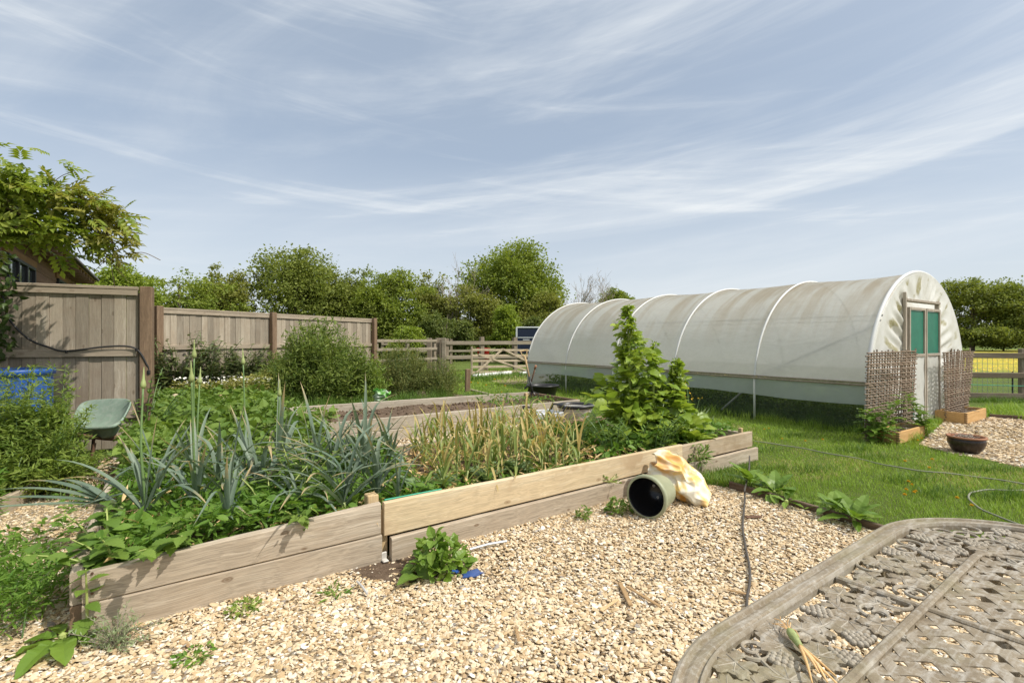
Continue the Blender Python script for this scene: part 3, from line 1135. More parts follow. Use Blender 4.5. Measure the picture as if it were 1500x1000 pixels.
def plank(name, p, q, z0, z1, t, mat, parent, bev=.006, label=None, z0q=None, z1q=None, warp=.004):
    """board standing on edge from p to q (plan points); z at the p end and at the q end may differ"""
    p, q = np.array(p[:2], float), np.array(q[:2], float)
    d = q - p
    L = np.linalg.norm(d)
    z0q = z0 if z0q is None else z0q
    z1q = z1 if z1q is None else z1q
    V, Fs = plank_arr(L, t, z1 - z0, bev, max(4, int(L / .15)), warp)
    f = V[:, 0] / L + .5
    r = (V[:, 2] / (z1 - z0) + .5)
    zb = z0 + (z0q - z0) * f
    zt = z1 + (z1q - z1) * f
    V[:, 2] = zb + (zt - zb) * r - (z0 + z1) / 2
    o = mesh(name, [(V, Fs)], mat, parent, loc=((p + q)[0] / 2, (p + q)[1] / 2, (z0 + z1) / 2), rot=(0, 0, math.atan2(d[1], d[0])))
    if label:
        o['label'] = label
    return o

fb = thing('raised_bed', 'long timber raised bed full of leeks, garlic and greens beside the gravel', 'raised bed', (*A2, 0))
Bm = B2
plank('board', bed(0, 0), Bm - ua * .006, .168, .302, .045, M['old_board'], fb, z1q=.362, label='grey weathered upper board at the near end', z0q=.172)
plank('board', bed(.0, -.004), Bm + ua * .0 - un * .004, -.02, .164, .045, M['old_board'], fb, z0q=-.02, z1q=.168, label='grey weathered lower board at the near end')
D1 = B2 + (C2 - B2) * .70
plank('board', B2 + ua * .012 - un * .012, D1, .158, .362, .040, M['pale_board'], fb, z1q=.335, z0q=.150, label='pale new board with brown stains')
plank('board', D1 + ua * .006 + un * .004, C2, .150, .322, .042, M['brown_board'], fb, z1q=.318, label='brown stained board behind the sack')
plank('board', B2 + ua * .05 - un * .034, D1 + ua * .25 - un * .03, -.02, .146, .040, M['old_board'], fb, z1q=.142)
plank('board', D1 + ua * .258 - un * .036, C2 + ua * .06 - un * .034, -.02, .142, .040, M['old_board'], fb, z1q=.140)
for k_, (z0, z1) in enumerate(((.152, .300), (-.02, .148))):
    plank('board', bed(-.024, .03), bed(-.024, BW), z0, z1, .045, M['dark_board'] if k_ else M['old_board'], fb)
    plank('board', bed(0, BW), bed(BL * .55, BW), z0, z1 + (.0 if k_ else .0), .042, M['old_board'], fb)
    plank('board', bed(BL * .552, BW + .002), bed(BL - .03, BW + .002), z0, z1 + (0 if k_ else .02), .042, M['dark_board'], fb)
    plank('board', bed(BL - .03, .03), bed(BL - .03, BW - .03), z0, z1, .042, M['old_board'], fb)
for u_, v_, z_, wd in ((1.345, .06, .395, .07), (BL - .10, .06, .36, .04), (.06, .07, .27, .05), (BL - .1, BW - .07, .31, .05), (2.9, BW - .06, .30, .05)):
    p = bed(u_, v_, 0)
    V, Fs = box((0, 0, 0), (wd, wd, z_ + .05), .005)
    mesh('corner_stake', [(V, Fs)], M['stake'], fb, loc=(p[0], p[1], (z_ - .05) / 2), rot=(0, 0, math.atan2(ua[1], ua[0])))
# post that shows in the gap of the lower boards, with a pale plastic bracket at its foot
p = B2 + ua * .022 + un * .025
V, Fs = box((0, 0, 0), (.05, .04, .32), .004)
mesh('joint_stake', [(V, Fs)], M['stake'], fb, loc=(p[0], p[1], .14), rot=(0, 0, math.atan2(ua[1], ua[0])))
V1, F1 = box((0, 0, .02), (.035, .012, .05), .004)
V2, F2 = box((0, -.02, .0), (.035, .04, .01), .003)
p = B2 + ua * .012 - un * .022
mesh('bracket', [(V1, F1), (V2, F2)], M['grey_bucket'], fb, loc=(p[0], p[1], .018), rot=(0, 0, math.atan2(ua[1], ua[0])))
for u_, z_ in ((.035, .30), (.035, .21), (.045, .10), (1.30, .33), (1.30, .22), (1.31, .12)):
    p_ = bed(u_, -.026)
    mesh('screw_head', [tube([(p_[0], p_[1], z_), (p_[0] - un[0] * .003, p_[1] - un[1] * .003, z_)], .006, 8)], M['rust'], fb)
for u_, z_ in ((1.43, .33), (1.44, .20), (2.85, .31), (2.86, .19), (4.05, .30)):
    p_ = bed(u_, -.030)
    mesh('screw_head', [tube([(p_[0] + un[0] * .004, p_[1] + un[1] * .004, z_), (p_[0] - un[0] * .006, p_[1] - un[1] * .006, z_)], .006, 8)], M['rust'], fb)
# green twine stapled along the joint
mesh('twine', [tube([B2 + ua * .02 + un * s for s in ()] or np.array([[*(B2 + ua * .03 + un * .014), .364], [*(B2 + ua * .25 + un * .012), .363], [*(B2 + ua * .42 + un * .015), .360]]), .006, 5)], M['green_string'], fb)

def soil_sheet(name, c00, c10, c11, c01, z, amp, parent, nx=60, ny=24, seed=3, mound=None):
    s, t = np.meshgrid(np.linspace(0, 1, nx), np.linspace(0, 1, ny), indexing='ij')
    s, t = s.ravel(), t.ravel()
    P = (np.outer((1 - s) * (1 - t), c00) + np.outer(s * (1 - t), c10) + np.outer(s * t, c11) + np.outer((1 - s) * t, c01))
    zz = z + amp * (vnoise(P[:, 0], P[:, 1], 5, seed) + .5 * vnoise(P[:, 0], P[:, 1], 17, seed + 1) + .3 * rng.normal(size=len(s)) * .5)
    if mound is not None:
        zz = zz + mound(s, t)
    V = np.concatenate([P[:, :2], zz[:, None]], 1)
    i, j = np.meshgrid(np.arange(nx - 1), np.arange(ny - 1), indexing='ij')
    a = (i * ny + j).ravel()
    Fa = np.stack([a, a + ny, a + ny + 1, a + 1], -1)
    return mesh(name, [(V, Fa)], M['soil'], parent, smooth=True)

soil_sheet('soil', bed(.0, .03), bed(BL - .05, .03), bed(BL - .05, BW - .03), bed(.0, BW - .03), .225, .018, fb, 90, 30)

# second bed
NL2, FL2, FR2, NR2 = np.array([-2.46, 5.91]), np.array([-3.38, 7.45]), np.array([.33, 9.62]), np.array([1.15, 8.39])
sb = thing('raised_bed', 'smaller raised bed of bare dark soil behind the leeks and garlic', 'raised bed', (*NL2, 0))
for z0, z1 in ((.160, .320), (-.02, .156)):
    lo = z0 < 0
    plank('board', NL2, (NL2 + NR2) / 2 - .002, z0, z1, .045, M['grey_board'], sb)
    plank('board', (NL2 + NR2) / 2 + .002, NR2, z0, z1, .045, M['grey_board'], sb)
    plank('board', NL2 + [-.02, .04], FL2, z0, z1 + (0 if lo else .002), .045, M['grey_board'], sb)
    plank('board', FL2 + [.03, 0], FR2, z0, z1 + (0 if lo else .0), .045, M['grey_board'], sb)
    plank('board', NR2 + [-.02, .04], FR2 + [.03, -.03], z0, z1 - .003, .045, M['dark_board'], sb)
for p in (NR2, NL2, FR2, FL2):
    c = np.array([-.75, 8.0])
    q = p + (c - p) / np.linalg.norm(c - p) * .10
    V, Fs = box((0, 0, 0), (.05, .05, .36), .004)
    mesh('corner_stake', [(V, Fs)], M['stake'], sb, loc=(q[0], q[1], .13), rot=(0, 0, .62))
def mounds(s, t):
    return .075 * np.exp(-((t - .55) / .28) ** 2) * (1 - .75 * np.clip((s - .55) * 4, 0, 1)) * (1 + .35 * np.sin(s * 19)) - .04
i_ = lambda p, k: p + (np.array([-.75, 8.0]) - p) / np.linalg.norm(np.array([-.75, 8.0]) - p) * k
soil_sheet('soil', *[np.append(i_(p, .05), 0) for p in (NL2, NR2, FR2, FL2)], .235, .016, sb, 90, 40, 6, mounds)
# clods
tv, tf = ST_F[0]
n = 420
s_, t_ = rng.random(n), rng.random(n)
P = np.outer((1 - s_) * (1 - t_), i_(NL2, .1)) + np.outer(s_ * (1 - t_), i_(NR2, .1)) + np.outer(s_ * t_, i_(FR2, .1)) + np.outer((1 - s_) * t_, i_(FL2, .1))
zz = .245 + mounds(s_, t_)
V, Fa, _ = inst(tv, tf, np.column_stack([P, zz]), frames(rand_unit(n), rand_unit(n)), rng.uniform(.02, .06, n))
o = mesh('clods', [(V, Fa)], M['soil'], sb)
o['kind'] = 'stuff'

# edging of the lawn and of the left border
eb = thing('lawn_edging', 'dark rotting timber edging board between gravel and lawn', 'edging', (*EDGE0, 0))
em = EDGE0 + (EDGE1 - EDGE0) * .42
plank('board', EDGE0, em, -.03, .065, .032, M['edging'], eb, z1q=.058)
plank('board', em + (EDGE1 - EDGE0) * .003, EDGE1, -.03, .06, .032, M['edging'], eb)
wb0, wb1 = g(52, 708, .12)[:2], np.array([-3.25, 1.6])
lb = thing('border_edging', 'low grey timber edging board of the weedy border by the left path', 'edging', (*wb0, 0))
plank('board', wb0, wb0 + (wb1 - wb0) * .45, -.02, .13, .05, M['old_board'], lb)
plank('board', wb0 + (wb1 - wb0) * .455, wb1, -.02, .10, .05, M['old_board'], lb)
yb = thing('yard_edging', 'dark edging board where the gravel yard meets the grass by the far planter', 'edging', (*g(1450, 612)[:2], 0))
plank('board', g(1450, 612), g(1530, 617), -.02, .07, .04, M['edging'], yb)

# ------------------------------------------------------------------ boarded fences
def close_board(root, p, q, zt, nb, zr, mats=None, side=1, cap=True, post_at=(), z0=.05):
    """feather-edge boards from p to q with cap, top rail and middle rail on the side that faces the garden"""
    p, q = np.array(p, float), np.array(q, float)
    d = q - p
    L = np.linalg.norm(d)
    e = d / L
    nrm = np.array([e[1], -e[0]]) * side
    ang = math.atan2(d[1], d[0])
    parts = []
    for i in range(nb):
        wd = L / nb
        c = p + e * (i + .5) * wd
        h = zt - z0 - rng.uniform(0, .006)
        V, Fs = box((0, 0, 0), (wd * 1.0 - .003, .016 + .004 * (i % 2), h), .002, rz=ang + rng.normal(0, .012))
        parts.append((V + [c[0] + nrm[0] * .004 * (i % 3), c[1] + nrm[1] * .004 * (i % 3), z0 + h / 2], Fs))
    mesh('board_panel', parts, M['fence_v'], root)
    if cap:
        m = (p + q) / 2 + nrm * .018
        V, Fs = plank_arr(L, .062, .035, .004, 8, .002)
        mesh('cap_rail', [(V, Fs)], M['fence_h'], root, loc=(m[0], m[1], zt + .012), rot=(0, 0, ang))
        V, Fs = plank_arr(L, .03, .07, .004, 8, .002)
        m = (p + q) / 2 + nrm * .029
        mesh('top_rail', [(V, Fs)], M['fence_h'], root, loc=(m[0], m[1], zt - .042), rot=(0, 0, ang))
    for z_ in zr:
        V, Fs = plank_arr(L - .02, .04, .085, .004, 8, .003)
        m = (p + q) / 2 + nrm * .034
        mesh('rail', [(V, Fs)], M['fence_h'], root, loc=(m[0], m[1], z_), rot=(0, 0, ang))

def post(root, c, w_, h, mat, name='post', rz=0.0, z0=-.05):
    V, Fs = box((0, 0, 0), (w_, w_, h - z0), .006)
    return mesh(name, [(V, Fs)], mat, root, loc=(c[0], c[1], (h + z0) / 2), rot=(0, 0, rz))

FA, FB = np.array([-6.9, 4.86]), np.array([-4.48, 5.98])
nf = thing('board_fence', 'near brown board fence with a black cable, behind the wheelbarrow', 'fence', (*FA, 0))
close_board(nf, FA, FB - np.array([.06, .03]), 1.955, 22, (1.19, .45))
post(nf, FB + [.02, -.0], .125, 1.99, M['fence_post'], rz=.43)
V, Fs = box((0, 0, 0), (.05, .05, 1.9), .004)
mesh('batten', [(V, Fs)], M['fence_v'], nf, loc=(FB[0] - .075, FB[1] - .005, .96), rot=(0, 0, .43))
GA, GB = np.array([-6.4, 8.8]), np.array([-3.97, 13.9])
ff = thing('board_fence', 'long far board fence running back beside the nettles', 'fence', (*GA, 0))
pm = GA + (GB - GA) * .417
pk = GA + (GB - GA) * .2
close_board(ff, GA, pm - .02, 1.90, 20, (1.20,))
close_board(ff, pm + .02, GB - .03, 1.90, 28, (1.20,))
pn = np.array([.906, -.424])
for q in (GA, pm, GB):
    post(ff, q + pn * .075, .115, 1.95, M['fence_post'], rz=1.13)
# black cable looped along the near fence
e = (FB - FA) / np.linalg.norm(FB - FA)
fn_ = np.array([e[1], -e[0]])
def on_fence(px, py, off=.06):
    """point on the plane of the near fence"""
    dx = (px - CX) / F
    p0 = FA + fn_ * off
    y = (fn_ @ p0) / (fn_[0] * dx + fn_[1])
    return np.array([dx * y, y, E - (py - HY) / F * y])
cb_ = thing('fence_cable', 'black cable sagging across the near board fence', 'cable', tuple(on_fence(100, 514)))
pts = spline([on_fence(-30, 400), on_fence(2, 430), on_fence(12, 465), on_fence(40, 495), on_fence(70, 508, .075), on_fence(97, 514, .075), on_fence(150, 508, .075), on_fence(185, 507, .075), on_fence(202, 513, .075), on_fence(214, 532, .07), on_fence(219, 552), on_fence(217, 640)], 70)
mesh('cable', [tube(pts, .011, 7)], M['rubber'], cb_, smooth=True)
for q_, s_ in ((on_fence(97, 515, .08), (.02, .02, .035)), (on_fence(200, 512, .08), (.03, .02, .04)), (on_fence(218, 545, .07), (.03, .03, .05))):
    mesh('clip', [box(q_, s_, .004)], M['black'], cb_)

# ------------------------------------------------------------------ barn behind the near fence (local x runs along the eave, y into the building)
dwb = norm(np.array([-.585, .811]))
bh = thing('barn', 'brown timber clad barn with a low corrugated roof behind the near fence', 'barn', (-7.57, 7.70, 0), math.atan2(dwb[1], dwb[0]))
S0, S1, EZ, WY = -4.0, 9.7, 3.20, .46
parts = []
z = 0.0
while z < EZ - .06:
    parts.append(box(((S0 + S1) / 2, WY + .015 + .004 * (int(z * 5) % 2), z + .10), (S1 - S0, .028, .196), .004))
    z += .20
mesh('wall', parts, M['house_wall'], bh, local=True)
mesh('wall', [box((S1 - .02, WY + 2.6, 1.62), (.04, 5.0, 3.24)), box(((S0 + S1) / 2, WY + 5.1, 1.9), (S1 - S0 - .1, .04, 3.8))], M['house_wall'], bh, local=True)
mesh('soffit', [box(((S0 + S1) / 2, WY / 2 - .01, EZ - .02), (S1 - S0, WY + .02, .018))], M['soffit'], bh, local=True)
for s_ in np.arange(S0 + .2, S1, .62):
    mesh('rafter_tail', [box((s_, WY / 2 - .02, EZ - .085), (.05, WY - .02, .11), .004)], M['dark_board'], bh, local=True)
ny = int((S1 - S0) / .15 * 8)
xs = np.linspace(S0 - .05, S1 + .12, ny)
V = []
for x_ in xs:
    hgt = .028 * math.sin(x_ * 2 * PI / .15)
    for f in np.linspace(0, 1, 5):
        V.append([x_, -.09 + 5.4 * f, EZ + .035 + 1.1 * f + hgt])
V = np.array(V)
i, j = np.meshgrid(np.arange(ny - 1), np.arange(4), indexing='ij')
a = (i * 5 + j).ravel()
Fa = np.stack([a, a + 5, a + 6, a + 1], -1)
mesh('roof', [(V, Fa), (V - [0, 0, .012], Fa[:, ::-1])], M['roof'], bh, smooth=True, local=True)
for s_a, s_b, z0, z1, nm in ((1.0, 3.15, 2.30, 2.78, 3), (6.1, 7.5, 2.45, 2.86, 2)):
    fr = [box(((s_a + s_b) / 2, WY - .02, z0), (s_b - s_a + .08, .07, .06), .005), box(((s_a + s_b) / 2, WY - .02, z1), (s_b - s_a + .08, .07, .06), .005)]
    for q in np.linspace(s_a, s_b, nm + 1):
        fr.append(box((q, WY - .02, (z0 + z1) / 2), (.08, .068, z1 - z0 - .06), .004))
    wi = mesh('window', fr, M['dark_frame'], bh, local=True)
    mesh('pane', [box(((s_a + s_b) / 2, WY - .004, (z0 + z1) / 2), (s_b - s_a, .008, z1 - z0 - .05))], M['glass'], wi, local=True)
    mesh('lintel', [box(((s_a + s_b) / 2, WY - .01, z1 + .10), (s_b - s_a + .5, .05, .13), .004)], M['soffit'], bh, local=True)

# ------------------------------------------------------------------ field rails, gate posts, gate
def rail_fence(root, p, q, posts, rails, ph, w_=.11, rh=.09, rt=.045, front=1, mats=None):
    mp_, mr_ = mats or (M['rail_post'], M['rail'])
    p, q = np.array(p, float), np.array(q, float)
    d = q - p
    ang = math.atan2(d[1], d[0])
    nrm = np.array([d[1], -d[0]]) / np.linalg.norm(d) * front
    for i in range(posts):
        c = p + d * (i / max(1, posts - 1))
        post(root, c, w_, ph * rng.uniform(.97, 1.04), mp_, rz=ang + rng.normal(0, .04))
    for z_ in rails:
        L = np.linalg.norm(d)
        V, Fs = plank_arr(L + .1, rt, rh, .008, 10, .006)
        m = (p + q) / 2 + nrm * (w_ / 2 + rt / 2 + .001)
        mesh('rail', [(V, Fs)], mr_, root, loc=(m[0], m[1], z_ + rng.normal(0, .006)), rot=(0, 0, ang))

r1 = thing('rail_fence', 'weathered rail fence between the board fence and the paired gate posts', 'fence', (-3.9, 15.4, 0))
rail_fence(r1, (-4.25, 15.3), at(636, 500, 17.5)[:2], 3, (1.30, 1.02, .68), 1.34)
gp_ = thing('gate_post', 'leftmost stout grey post, standing just left of the paired posts', 'post', (*at(629, 500, 18.0)[:2], 0))
post(gp_, at(629, 500, 18.0), .17, 1.40, M['rail_post'])
gp2 = thing('gate_post', 'thicker brown post, left one of the close pair by the gap', 'post', (*at(642, 500, 18.2)[:2], 0))
post(gp2, at(642.5, 500, 18.2), .21, 1.40, M['rail_post'], rz=.3)
mesh('post_split', [box((*at(645, 500, 18.0)[:2], .68), (.05, .1, 1.36), .01)], M['rail_post'], gp2)
gp3 = thing('gate_post', 'pale slim post, right one of the close pair by the gap', 'post', (*at(649, 500, 18.0)[:2], 0))
post(gp3, at(650, 500, 18.0), .13, 1.41, M['rail'])
r2 = thing('rail_fence', 'two rail field fence behind the leaning gate', 'fence', (*at(655, 500, 20)[:2], 0))
rail_fence(r2, at(654, 500, 20.0)[:2], at(800, 500, 22.0)[:2], 4, (1.20, .62), 1.42, .16, .15)
r3 = thing('rail_fence', 'distant paddock rail fence beyond the gate and gate posts', 'fence', (*at(640, 500, 27)[:2], 0))
rail_fence(r3, at(560, 500, 26)[:2], at(835, 500, 30)[:2], 7, (1.1, .7), 1.35, .14, .11)

# field gate propped on the grass
ga = g(691, 551)[:2]
gb_ = g(776, 546)[:2]
gt = thing('field_gate', 'low five bar wooden field gate with crossed braces on the lawn', 'gate', (*ga, 0))
d = gb_ - ga
L = np.linalg.norm(d)
ux = d / L
def gpt(s, z):
    return np.array([*(ga + ux * s * L), z])
for s in (0.0, 1.0):
    o = mesh('stile', [beam(gpt(s, .05), gpt(s, 1.08 if s == 0 else .95), .09, .07, .006)], M['gate'], gt)
for z_ in (.10, .30, .52, .72, .93):
    mesh('bar', [beam(gpt(.0, z_ + .04), gpt(1.0, z_ - .02), .035, .08, .005)], M['gate'], gt)
nn = np.array([ux[1], -ux[0], 0]) * .035
mesh('brace', [beam(gpt(.06, .12) + nn, gpt(.50, .98) + nn, .025, .08, .004)], M['gate'], gt)
mesh('brace', [beam(gpt(.94, .10) + nn, gpt(.10, .80) + nn, .025, .07, .004)], M['gate'], gt)
mesh('brace', [beam(gpt(.50, .98) + nn * 1.7, gpt(.98, .42) + nn * 1.7, .025, .07, .004)], M['gate'], gt)
def lying(name, label, cat, p, q, r, mat, n=10, wob=.01):
    t = thing(name, label, cat, tuple(p))
    pts = np.linspace(p, q, 8)
    mesh('pole', [tube(pts, r, n)], mat, t, smooth=True)
    return t
lying('white_pole', 'white painted pole lying on the grass under the gate', 'pole', np.append(g(694, 553)[:2] + [0, -.1], .06), np.append(g(748, 548)[:2] + [0, -.1], .07), .07, M['white_paint'])
lying('white_pole', 'shorter white pole lying beside the tunnel, right of the gate', 'pole', np.append(g(762, 549)[:2], .06), np.append(g(787, 547)[:2], .06), .06, M['white_paint'])
# short wooden stake on the lawn and bits of edging
sk = thing('wooden_stake', 'short brown stake standing upright on the lawn by the far bed', 'stake', (*g(685, 574)[:2], 0))
V, Fs = box((0, 0, 0), (.13, .09, .62), .012)
mesh('stake', [(V, Fs)], M['fence_post'], sk, loc=(*g(685, 574)[:2], .28), rot=(.0, .03, .4))
ds = thing('edging_plank', 'thin plank lying in the grass beyond the far bed', 'plank', tuple(g(700, 576, .02)))
mesh('plank', [beam(g(690, 571, .03), g(722, 579, .03), .06, .05, .006)], M['gate'], ds)
# red bucket behind the gate
rb = thing('red_bucket', 'red plastic bucket seen through the bars of the gate', 'bucket', (*at(708, 520, 21)[:2], 0))
c = at(708, 520, 21)
mesh('body', [lathe([(.0, .42), (.22, .42), (.28, .95), (.30, .97), (.28, .98), (.25, .95), (.20, .45), (0, .45)], 18, (c[0], c[1], 0))], M['red'], rb, smooth=True)
mesh('stand', [box((c[0], c[1], .21), (.4, .4, .40), .02)], M['rail_post'], rb)

# horse trailer beyond the rails
tx0, tx1, tY = at(757, 480, 26)[0], at(812, 480, 26)[0], 26.0
ht = thing('horse_trailer', 'dark navy trailer with pale roof edge parked by the hedge', 'trailer', ((tx0 + tx1) / 2, tY + 1.2, 0))
mesh('body', [box(((tx0 + tx1) / 2, tY + 1.5, 1.27), (tx1 - tx0, 3.0, 1.36), .03)], M['navy'], ht)
mesh('roof', [box(((tx0 + tx1) / 2, tY + 1.5, 1.985), (tx1 - tx0 + .06, 3.06, .07), .02)], M['alu'], ht)
for x_ in (tx0 - .01, tx1 + .01):
    mesh('corner_trim', [box((x_, tY - .01, 1.27), (.09, .06, 1.38), .01)], M['alu'], ht)
mesh('body_line', [box(((tx0 + tx1) / 2, tY - .008, 1.45), (tx1 - tx0 - .12, .02, .045), .004)], M['alu'], ht)
mesh('latch', [box((tx0 + .5, tY - .02, 1.33), (.35, .04, .05), .005)], M['alu'], ht)
for sx in (tx0 + .25, tx1 - .25):
    for sy in (1.1, 1.9):
        wv, wf = lathe([(0, -.1), (.2, -.1), (.3, -.09), (.31, 0), (.3, .09), (.2, .1), (0, .1)], 18)
        mesh('wheel', [(wv[:, [2, 0, 1]] + [sx, tY + sy, .31], wf)], M['black'], ht, smooth=True)

# post and rail fence with wire on the right
r4 = thing('wire_rail_fence', 'post and rail fence with square wire mesh before the buttercup field', 'fence', (*at(1425, 520, 11.0)[:2], 0))
p, q = np.array([9.2, 11.2]), np.array([15.5, 10.1])
rail_fence(r4, p, q, 4, (.99, .56, .10), 1.12, .11, .12, mats=(M['rail_post'], M['brown_rail']))
e = (q - p) / np.linalg.norm(q - p)
nb_ = np.array([e[1], -e[0]])
parts = []
L = np.linalg.norm(q - p)
for s in np.arange(0, L, .10):
    c = p + e * s - nb_ * .06
    parts.append(box((c[0], c[1], .55), (.005, .005, .95)))
for z_ in np.arange(.1, 1.03, .10):
    parts.append(beam((*(p - nb_ * .06), z_), (*(q - nb_ * .06), z_), .005, .005))
mesh('wire_mesh', parts, M['steel'], r4)
mesh('twine', [tube(spline([(*(p + nb_ * .1), .36), (*((p + q) / 2 + nb_ * .1), .32), (*(q + nb_ * .1), .36)], 12), .007, 5)], M['green_string'], r4)
gs = thing('green_stake', 'thin dark green metal stake against the wire fence', 'stake', tuple(g(1483, 585)))
c = g(1483, 584)
mesh('rod', [tube([(c[0], c[1], 0), (c[0], c[1], .62)], .014, 6)], M['dark_frame'], gs)

# ------------------------------------------------------------------ polytunnel (local frame: x across the end, y along the length)
RZT = math.atan2(tun_n[1], tun_n[0])
pt = thing('polytunnel', 'long white polytunnel with hoops, green net skirt and double door', 'polytunnel', (*T0, 0), RZT)
HC, HB = .55, 1.89
def hoop_pt(th, off=0.0):
    a = TW / 2
    return np.array([a - (a + off) * math.cos(th), HC + (HB + off) * math.sin(th)])
th0 = math.asin((.735 - HC) / HB)
NB = 5
nth, ny = 72, 101
ths = np.linspace(th0, PI - th0, nth)
V, tt = [], []
for yy in np.linspace(0, TL, ny):
    ph = (yy / TL * NB) % 1
    for th in ths:
        sag = -.028 * math.sin(ph * PI) ** 1.0 * (.4 + .6 * math.sin(th)) - .006 * math.sin(th * 9 + yy * 2)
        p = hoop_pt(th, sag)
        V.append([p[0], yy, p[1]])
        tt.append((th - th0) / (PI - 2 * th0))
i, j = np.meshgrid(np.arange(ny - 1), np.arange(nth - 1), indexing='ij')
a = (i * nth + j).ravel()
Fa = np.stack([a, a + 1, a + nth + 1, a + nth], -1)
mesh('cover', [(np.array(V), Fa, {'t': np.array(tt)})], M['cover'], pt, smooth=True, local=True)
for kx in range(NB + 1):
    yy = TL * kx / NB
    pts = [[hoop_pt(0)[0] + .0, yy, 0]] + [[hoop_pt(th, .012)[0], yy, hoop_pt(th, .012)[1]] for th in np.linspace(0, PI, 48)] + [[TW, yy, 0]]
    r_ = .028 if kx in (0,) else .019
    mesh('hoop', [tube(pts, r_, 8)], M['hoop'] if kx else M['hoop'], pt, smooth=True, local=True)
for sx in (0, 1):
    x_ = -.012 if sx == 0 else TW + .012
    mesh('side_rail', [box((x_, TL / 2, .738), (.035, TL + .1, .022), .004), box((x_ - (.012 if sx == 0 else -.012), TL / 2, .705), (.03, TL + .06, .03), .006)], M['steel'] if sx else M['rail'], pt, local=True)
    # net skirt, slightly rippled
    n_ = 90
    ys = np.linspace(-.02, TL + .02, n_)
    rows = []
    for f in np.linspace(0, 1, 7):
        out = (.012 * np.sin(ys * 7.0) + .02 * np.sin(ys * 2.3 + 1)) * f + .035 * f
        zz = .70 - (.27 + .02 * np.sin(ys * 1.7)) * f
        xs = (-.01 - out) if sx == 0 else (TW + .01 + out)
        rows.append(np.stack([np.broadcast_to(xs, ys.shape), ys, zz], -1))
    Vv = np.concatenate(rows)
    i, j = np.meshgrid(np.arange(6), np.arange(n_ - 1), indexing='ij')
    a = (i * n_ + j).ravel()
    mesh('skirt', [(Vv, np.stack([a, a + 1, a + n_ + 1, a + n_], -1))], M['skirt'], pt, smooth=True, local=True)
    xx = .03 if sx == 0 else TW - .03
    Vn = np.array([[xx, 0, .01], [xx, TL, .01], [xx, TL, .72], [xx, 0, .72]])
    mesh('insect_net', [(Vn, [[0, 1, 2, 3]])], M['net'], pt, local=True)
# inner bars seen through the film
mesh('crop_bar', [tube([[TW * .22, 0, 1.72], [TW * .22, TL, 1.72]], .016, 6), tube([[TW * .78, 0, 1.72], [TW * .78, TL, 1.72]], .016, 6)], M['steel'], pt, local=True)
mesh('brace', [tube([[.40, .05, 1.55], [.10, 1.62, .74]], .02, 6), tube([[.08, 1.60, .72], [.08, 2.3, .08]], .018, 6), tube([[.32, TL - .05, 1.4], [.10, TL - 1.3, .72]], .018, 6)], M['steel'], pt, local=True)

def m_end():
    k = NT('pleated_end_film')
    s = k.n('ShaderNodeAttribute', attribute_name='t').outputs['Fac']
    r = k.n('ShaderNodeAttribute', attribute_name='r').outputs['Fac']
    cmb = k.n('ShaderNodeCombineXYZ')
    k.l(k.math('MULTIPLY', s, 26.0), cmb.inputs[0])
    k.l(k.math('MULTIPLY', r, 1.3), cmb.inputs[1])
    n1 = k.noise(cmb.outputs[0], 1.0, 2, .4)
    n2 = k.noise(k.coord(), 22, 5, .75)
    win = k.ramp(r, [(.12, 0.0), (.3, 1.0), (.78, 1.0), (.92, 0.0)])
    f = k.math('MULTIPLY', k.ramp(n1, [(.565, 0.0), (.615, 1.0)]), win)
    f = k.math('MULTIPLY', f, k.ramp(n2, [(.3, .35), (.5, 1.0)]))
    base = k.ramp(k.noise(k.coord(), 3, 4, .6), [(.3, (.66, .64, .57)), (.6, (.80, .79, .75))])
    col = k.mix(f, base, (.40, .36, .20))
    d = k.bsdf(col, .4, 0, .4)
    tr = k.n('ShaderNodeBsdfTranslucent')
    k.l(col, tr.inputs[0])
    mx = k.n('ShaderNodeMixShader')
    mx.inputs[0].default_value = .3
    k.l(d.outputs[0], mx.inputs[1])
    k.l(tr.outputs[0], mx.inputs[2])
    return k.done(mx.outputs[0])
M['pleats'] = m_end()
D0, D1_, DH = 1.22, 2.62, 1.93
def end_outer(s):
    Lg = HC
    arc = PI * (TW / 2 + HB) / 2
    tot = 2 * Lg + arc
    d = s * tot
    if d < Lg:
        return np.array([0, d])
    if d > Lg + arc:
        return np.array([TW, tot - d])
    return hoop_pt((d - Lg) / arc * PI)
def end_inner(s):
    tot = 2 * DH + (D1_ - D0)
    f1, f2 = .36, .64
    if s < f1:
        return np.array([D0, DH * s / f1])
    if s > f2:
        return np.array([D1_, DH * (1 - s) / (1 - f2)])
    return np.array([D0 + (D1_ - D0) * (s - f1) / (f2 - f1), DH])
for yend, nm in ((-.012, 'end_sheet'), (TL + .012, 'end_sheet')):
    ns, nr = 260, 16
    V, ts, rs = [], [], []
    for s in np.linspace(0, 1, ns):
        o_, i_n = end_outer(s), end_inner(s)
        for r in np.linspace(0, 1, nr):
            p = o_ * r + i_n * (1 - r)
            amp = .05 * math.sin(PI * min(1, r * 1.25 + .05)) * (1 - .55 * r)
            pl_ = math.sin(s * 150 + 2.5 * math.sin(s * 23)) + .6 * math.sin(s * 67 + 1)
            V.append([p[0], yend + (-1 if yend < 0 else 1) * (.03 + amp * pl_ * .5), p[1]])
            ts.append(s)
            rs.append(r)
    i, j = np.meshgrid(np.arange(ns - 1), np.arange(nr - 1), indexing='ij')
    a = (i * nr + j).ravel()
    mesh(nm, [(np.array(V), np.stack([a, a + 1, a + nr + 1, a + nr], -1), {'t': ts, 'r': rs})], M['pleats'], pt, smooth=True, local=True)
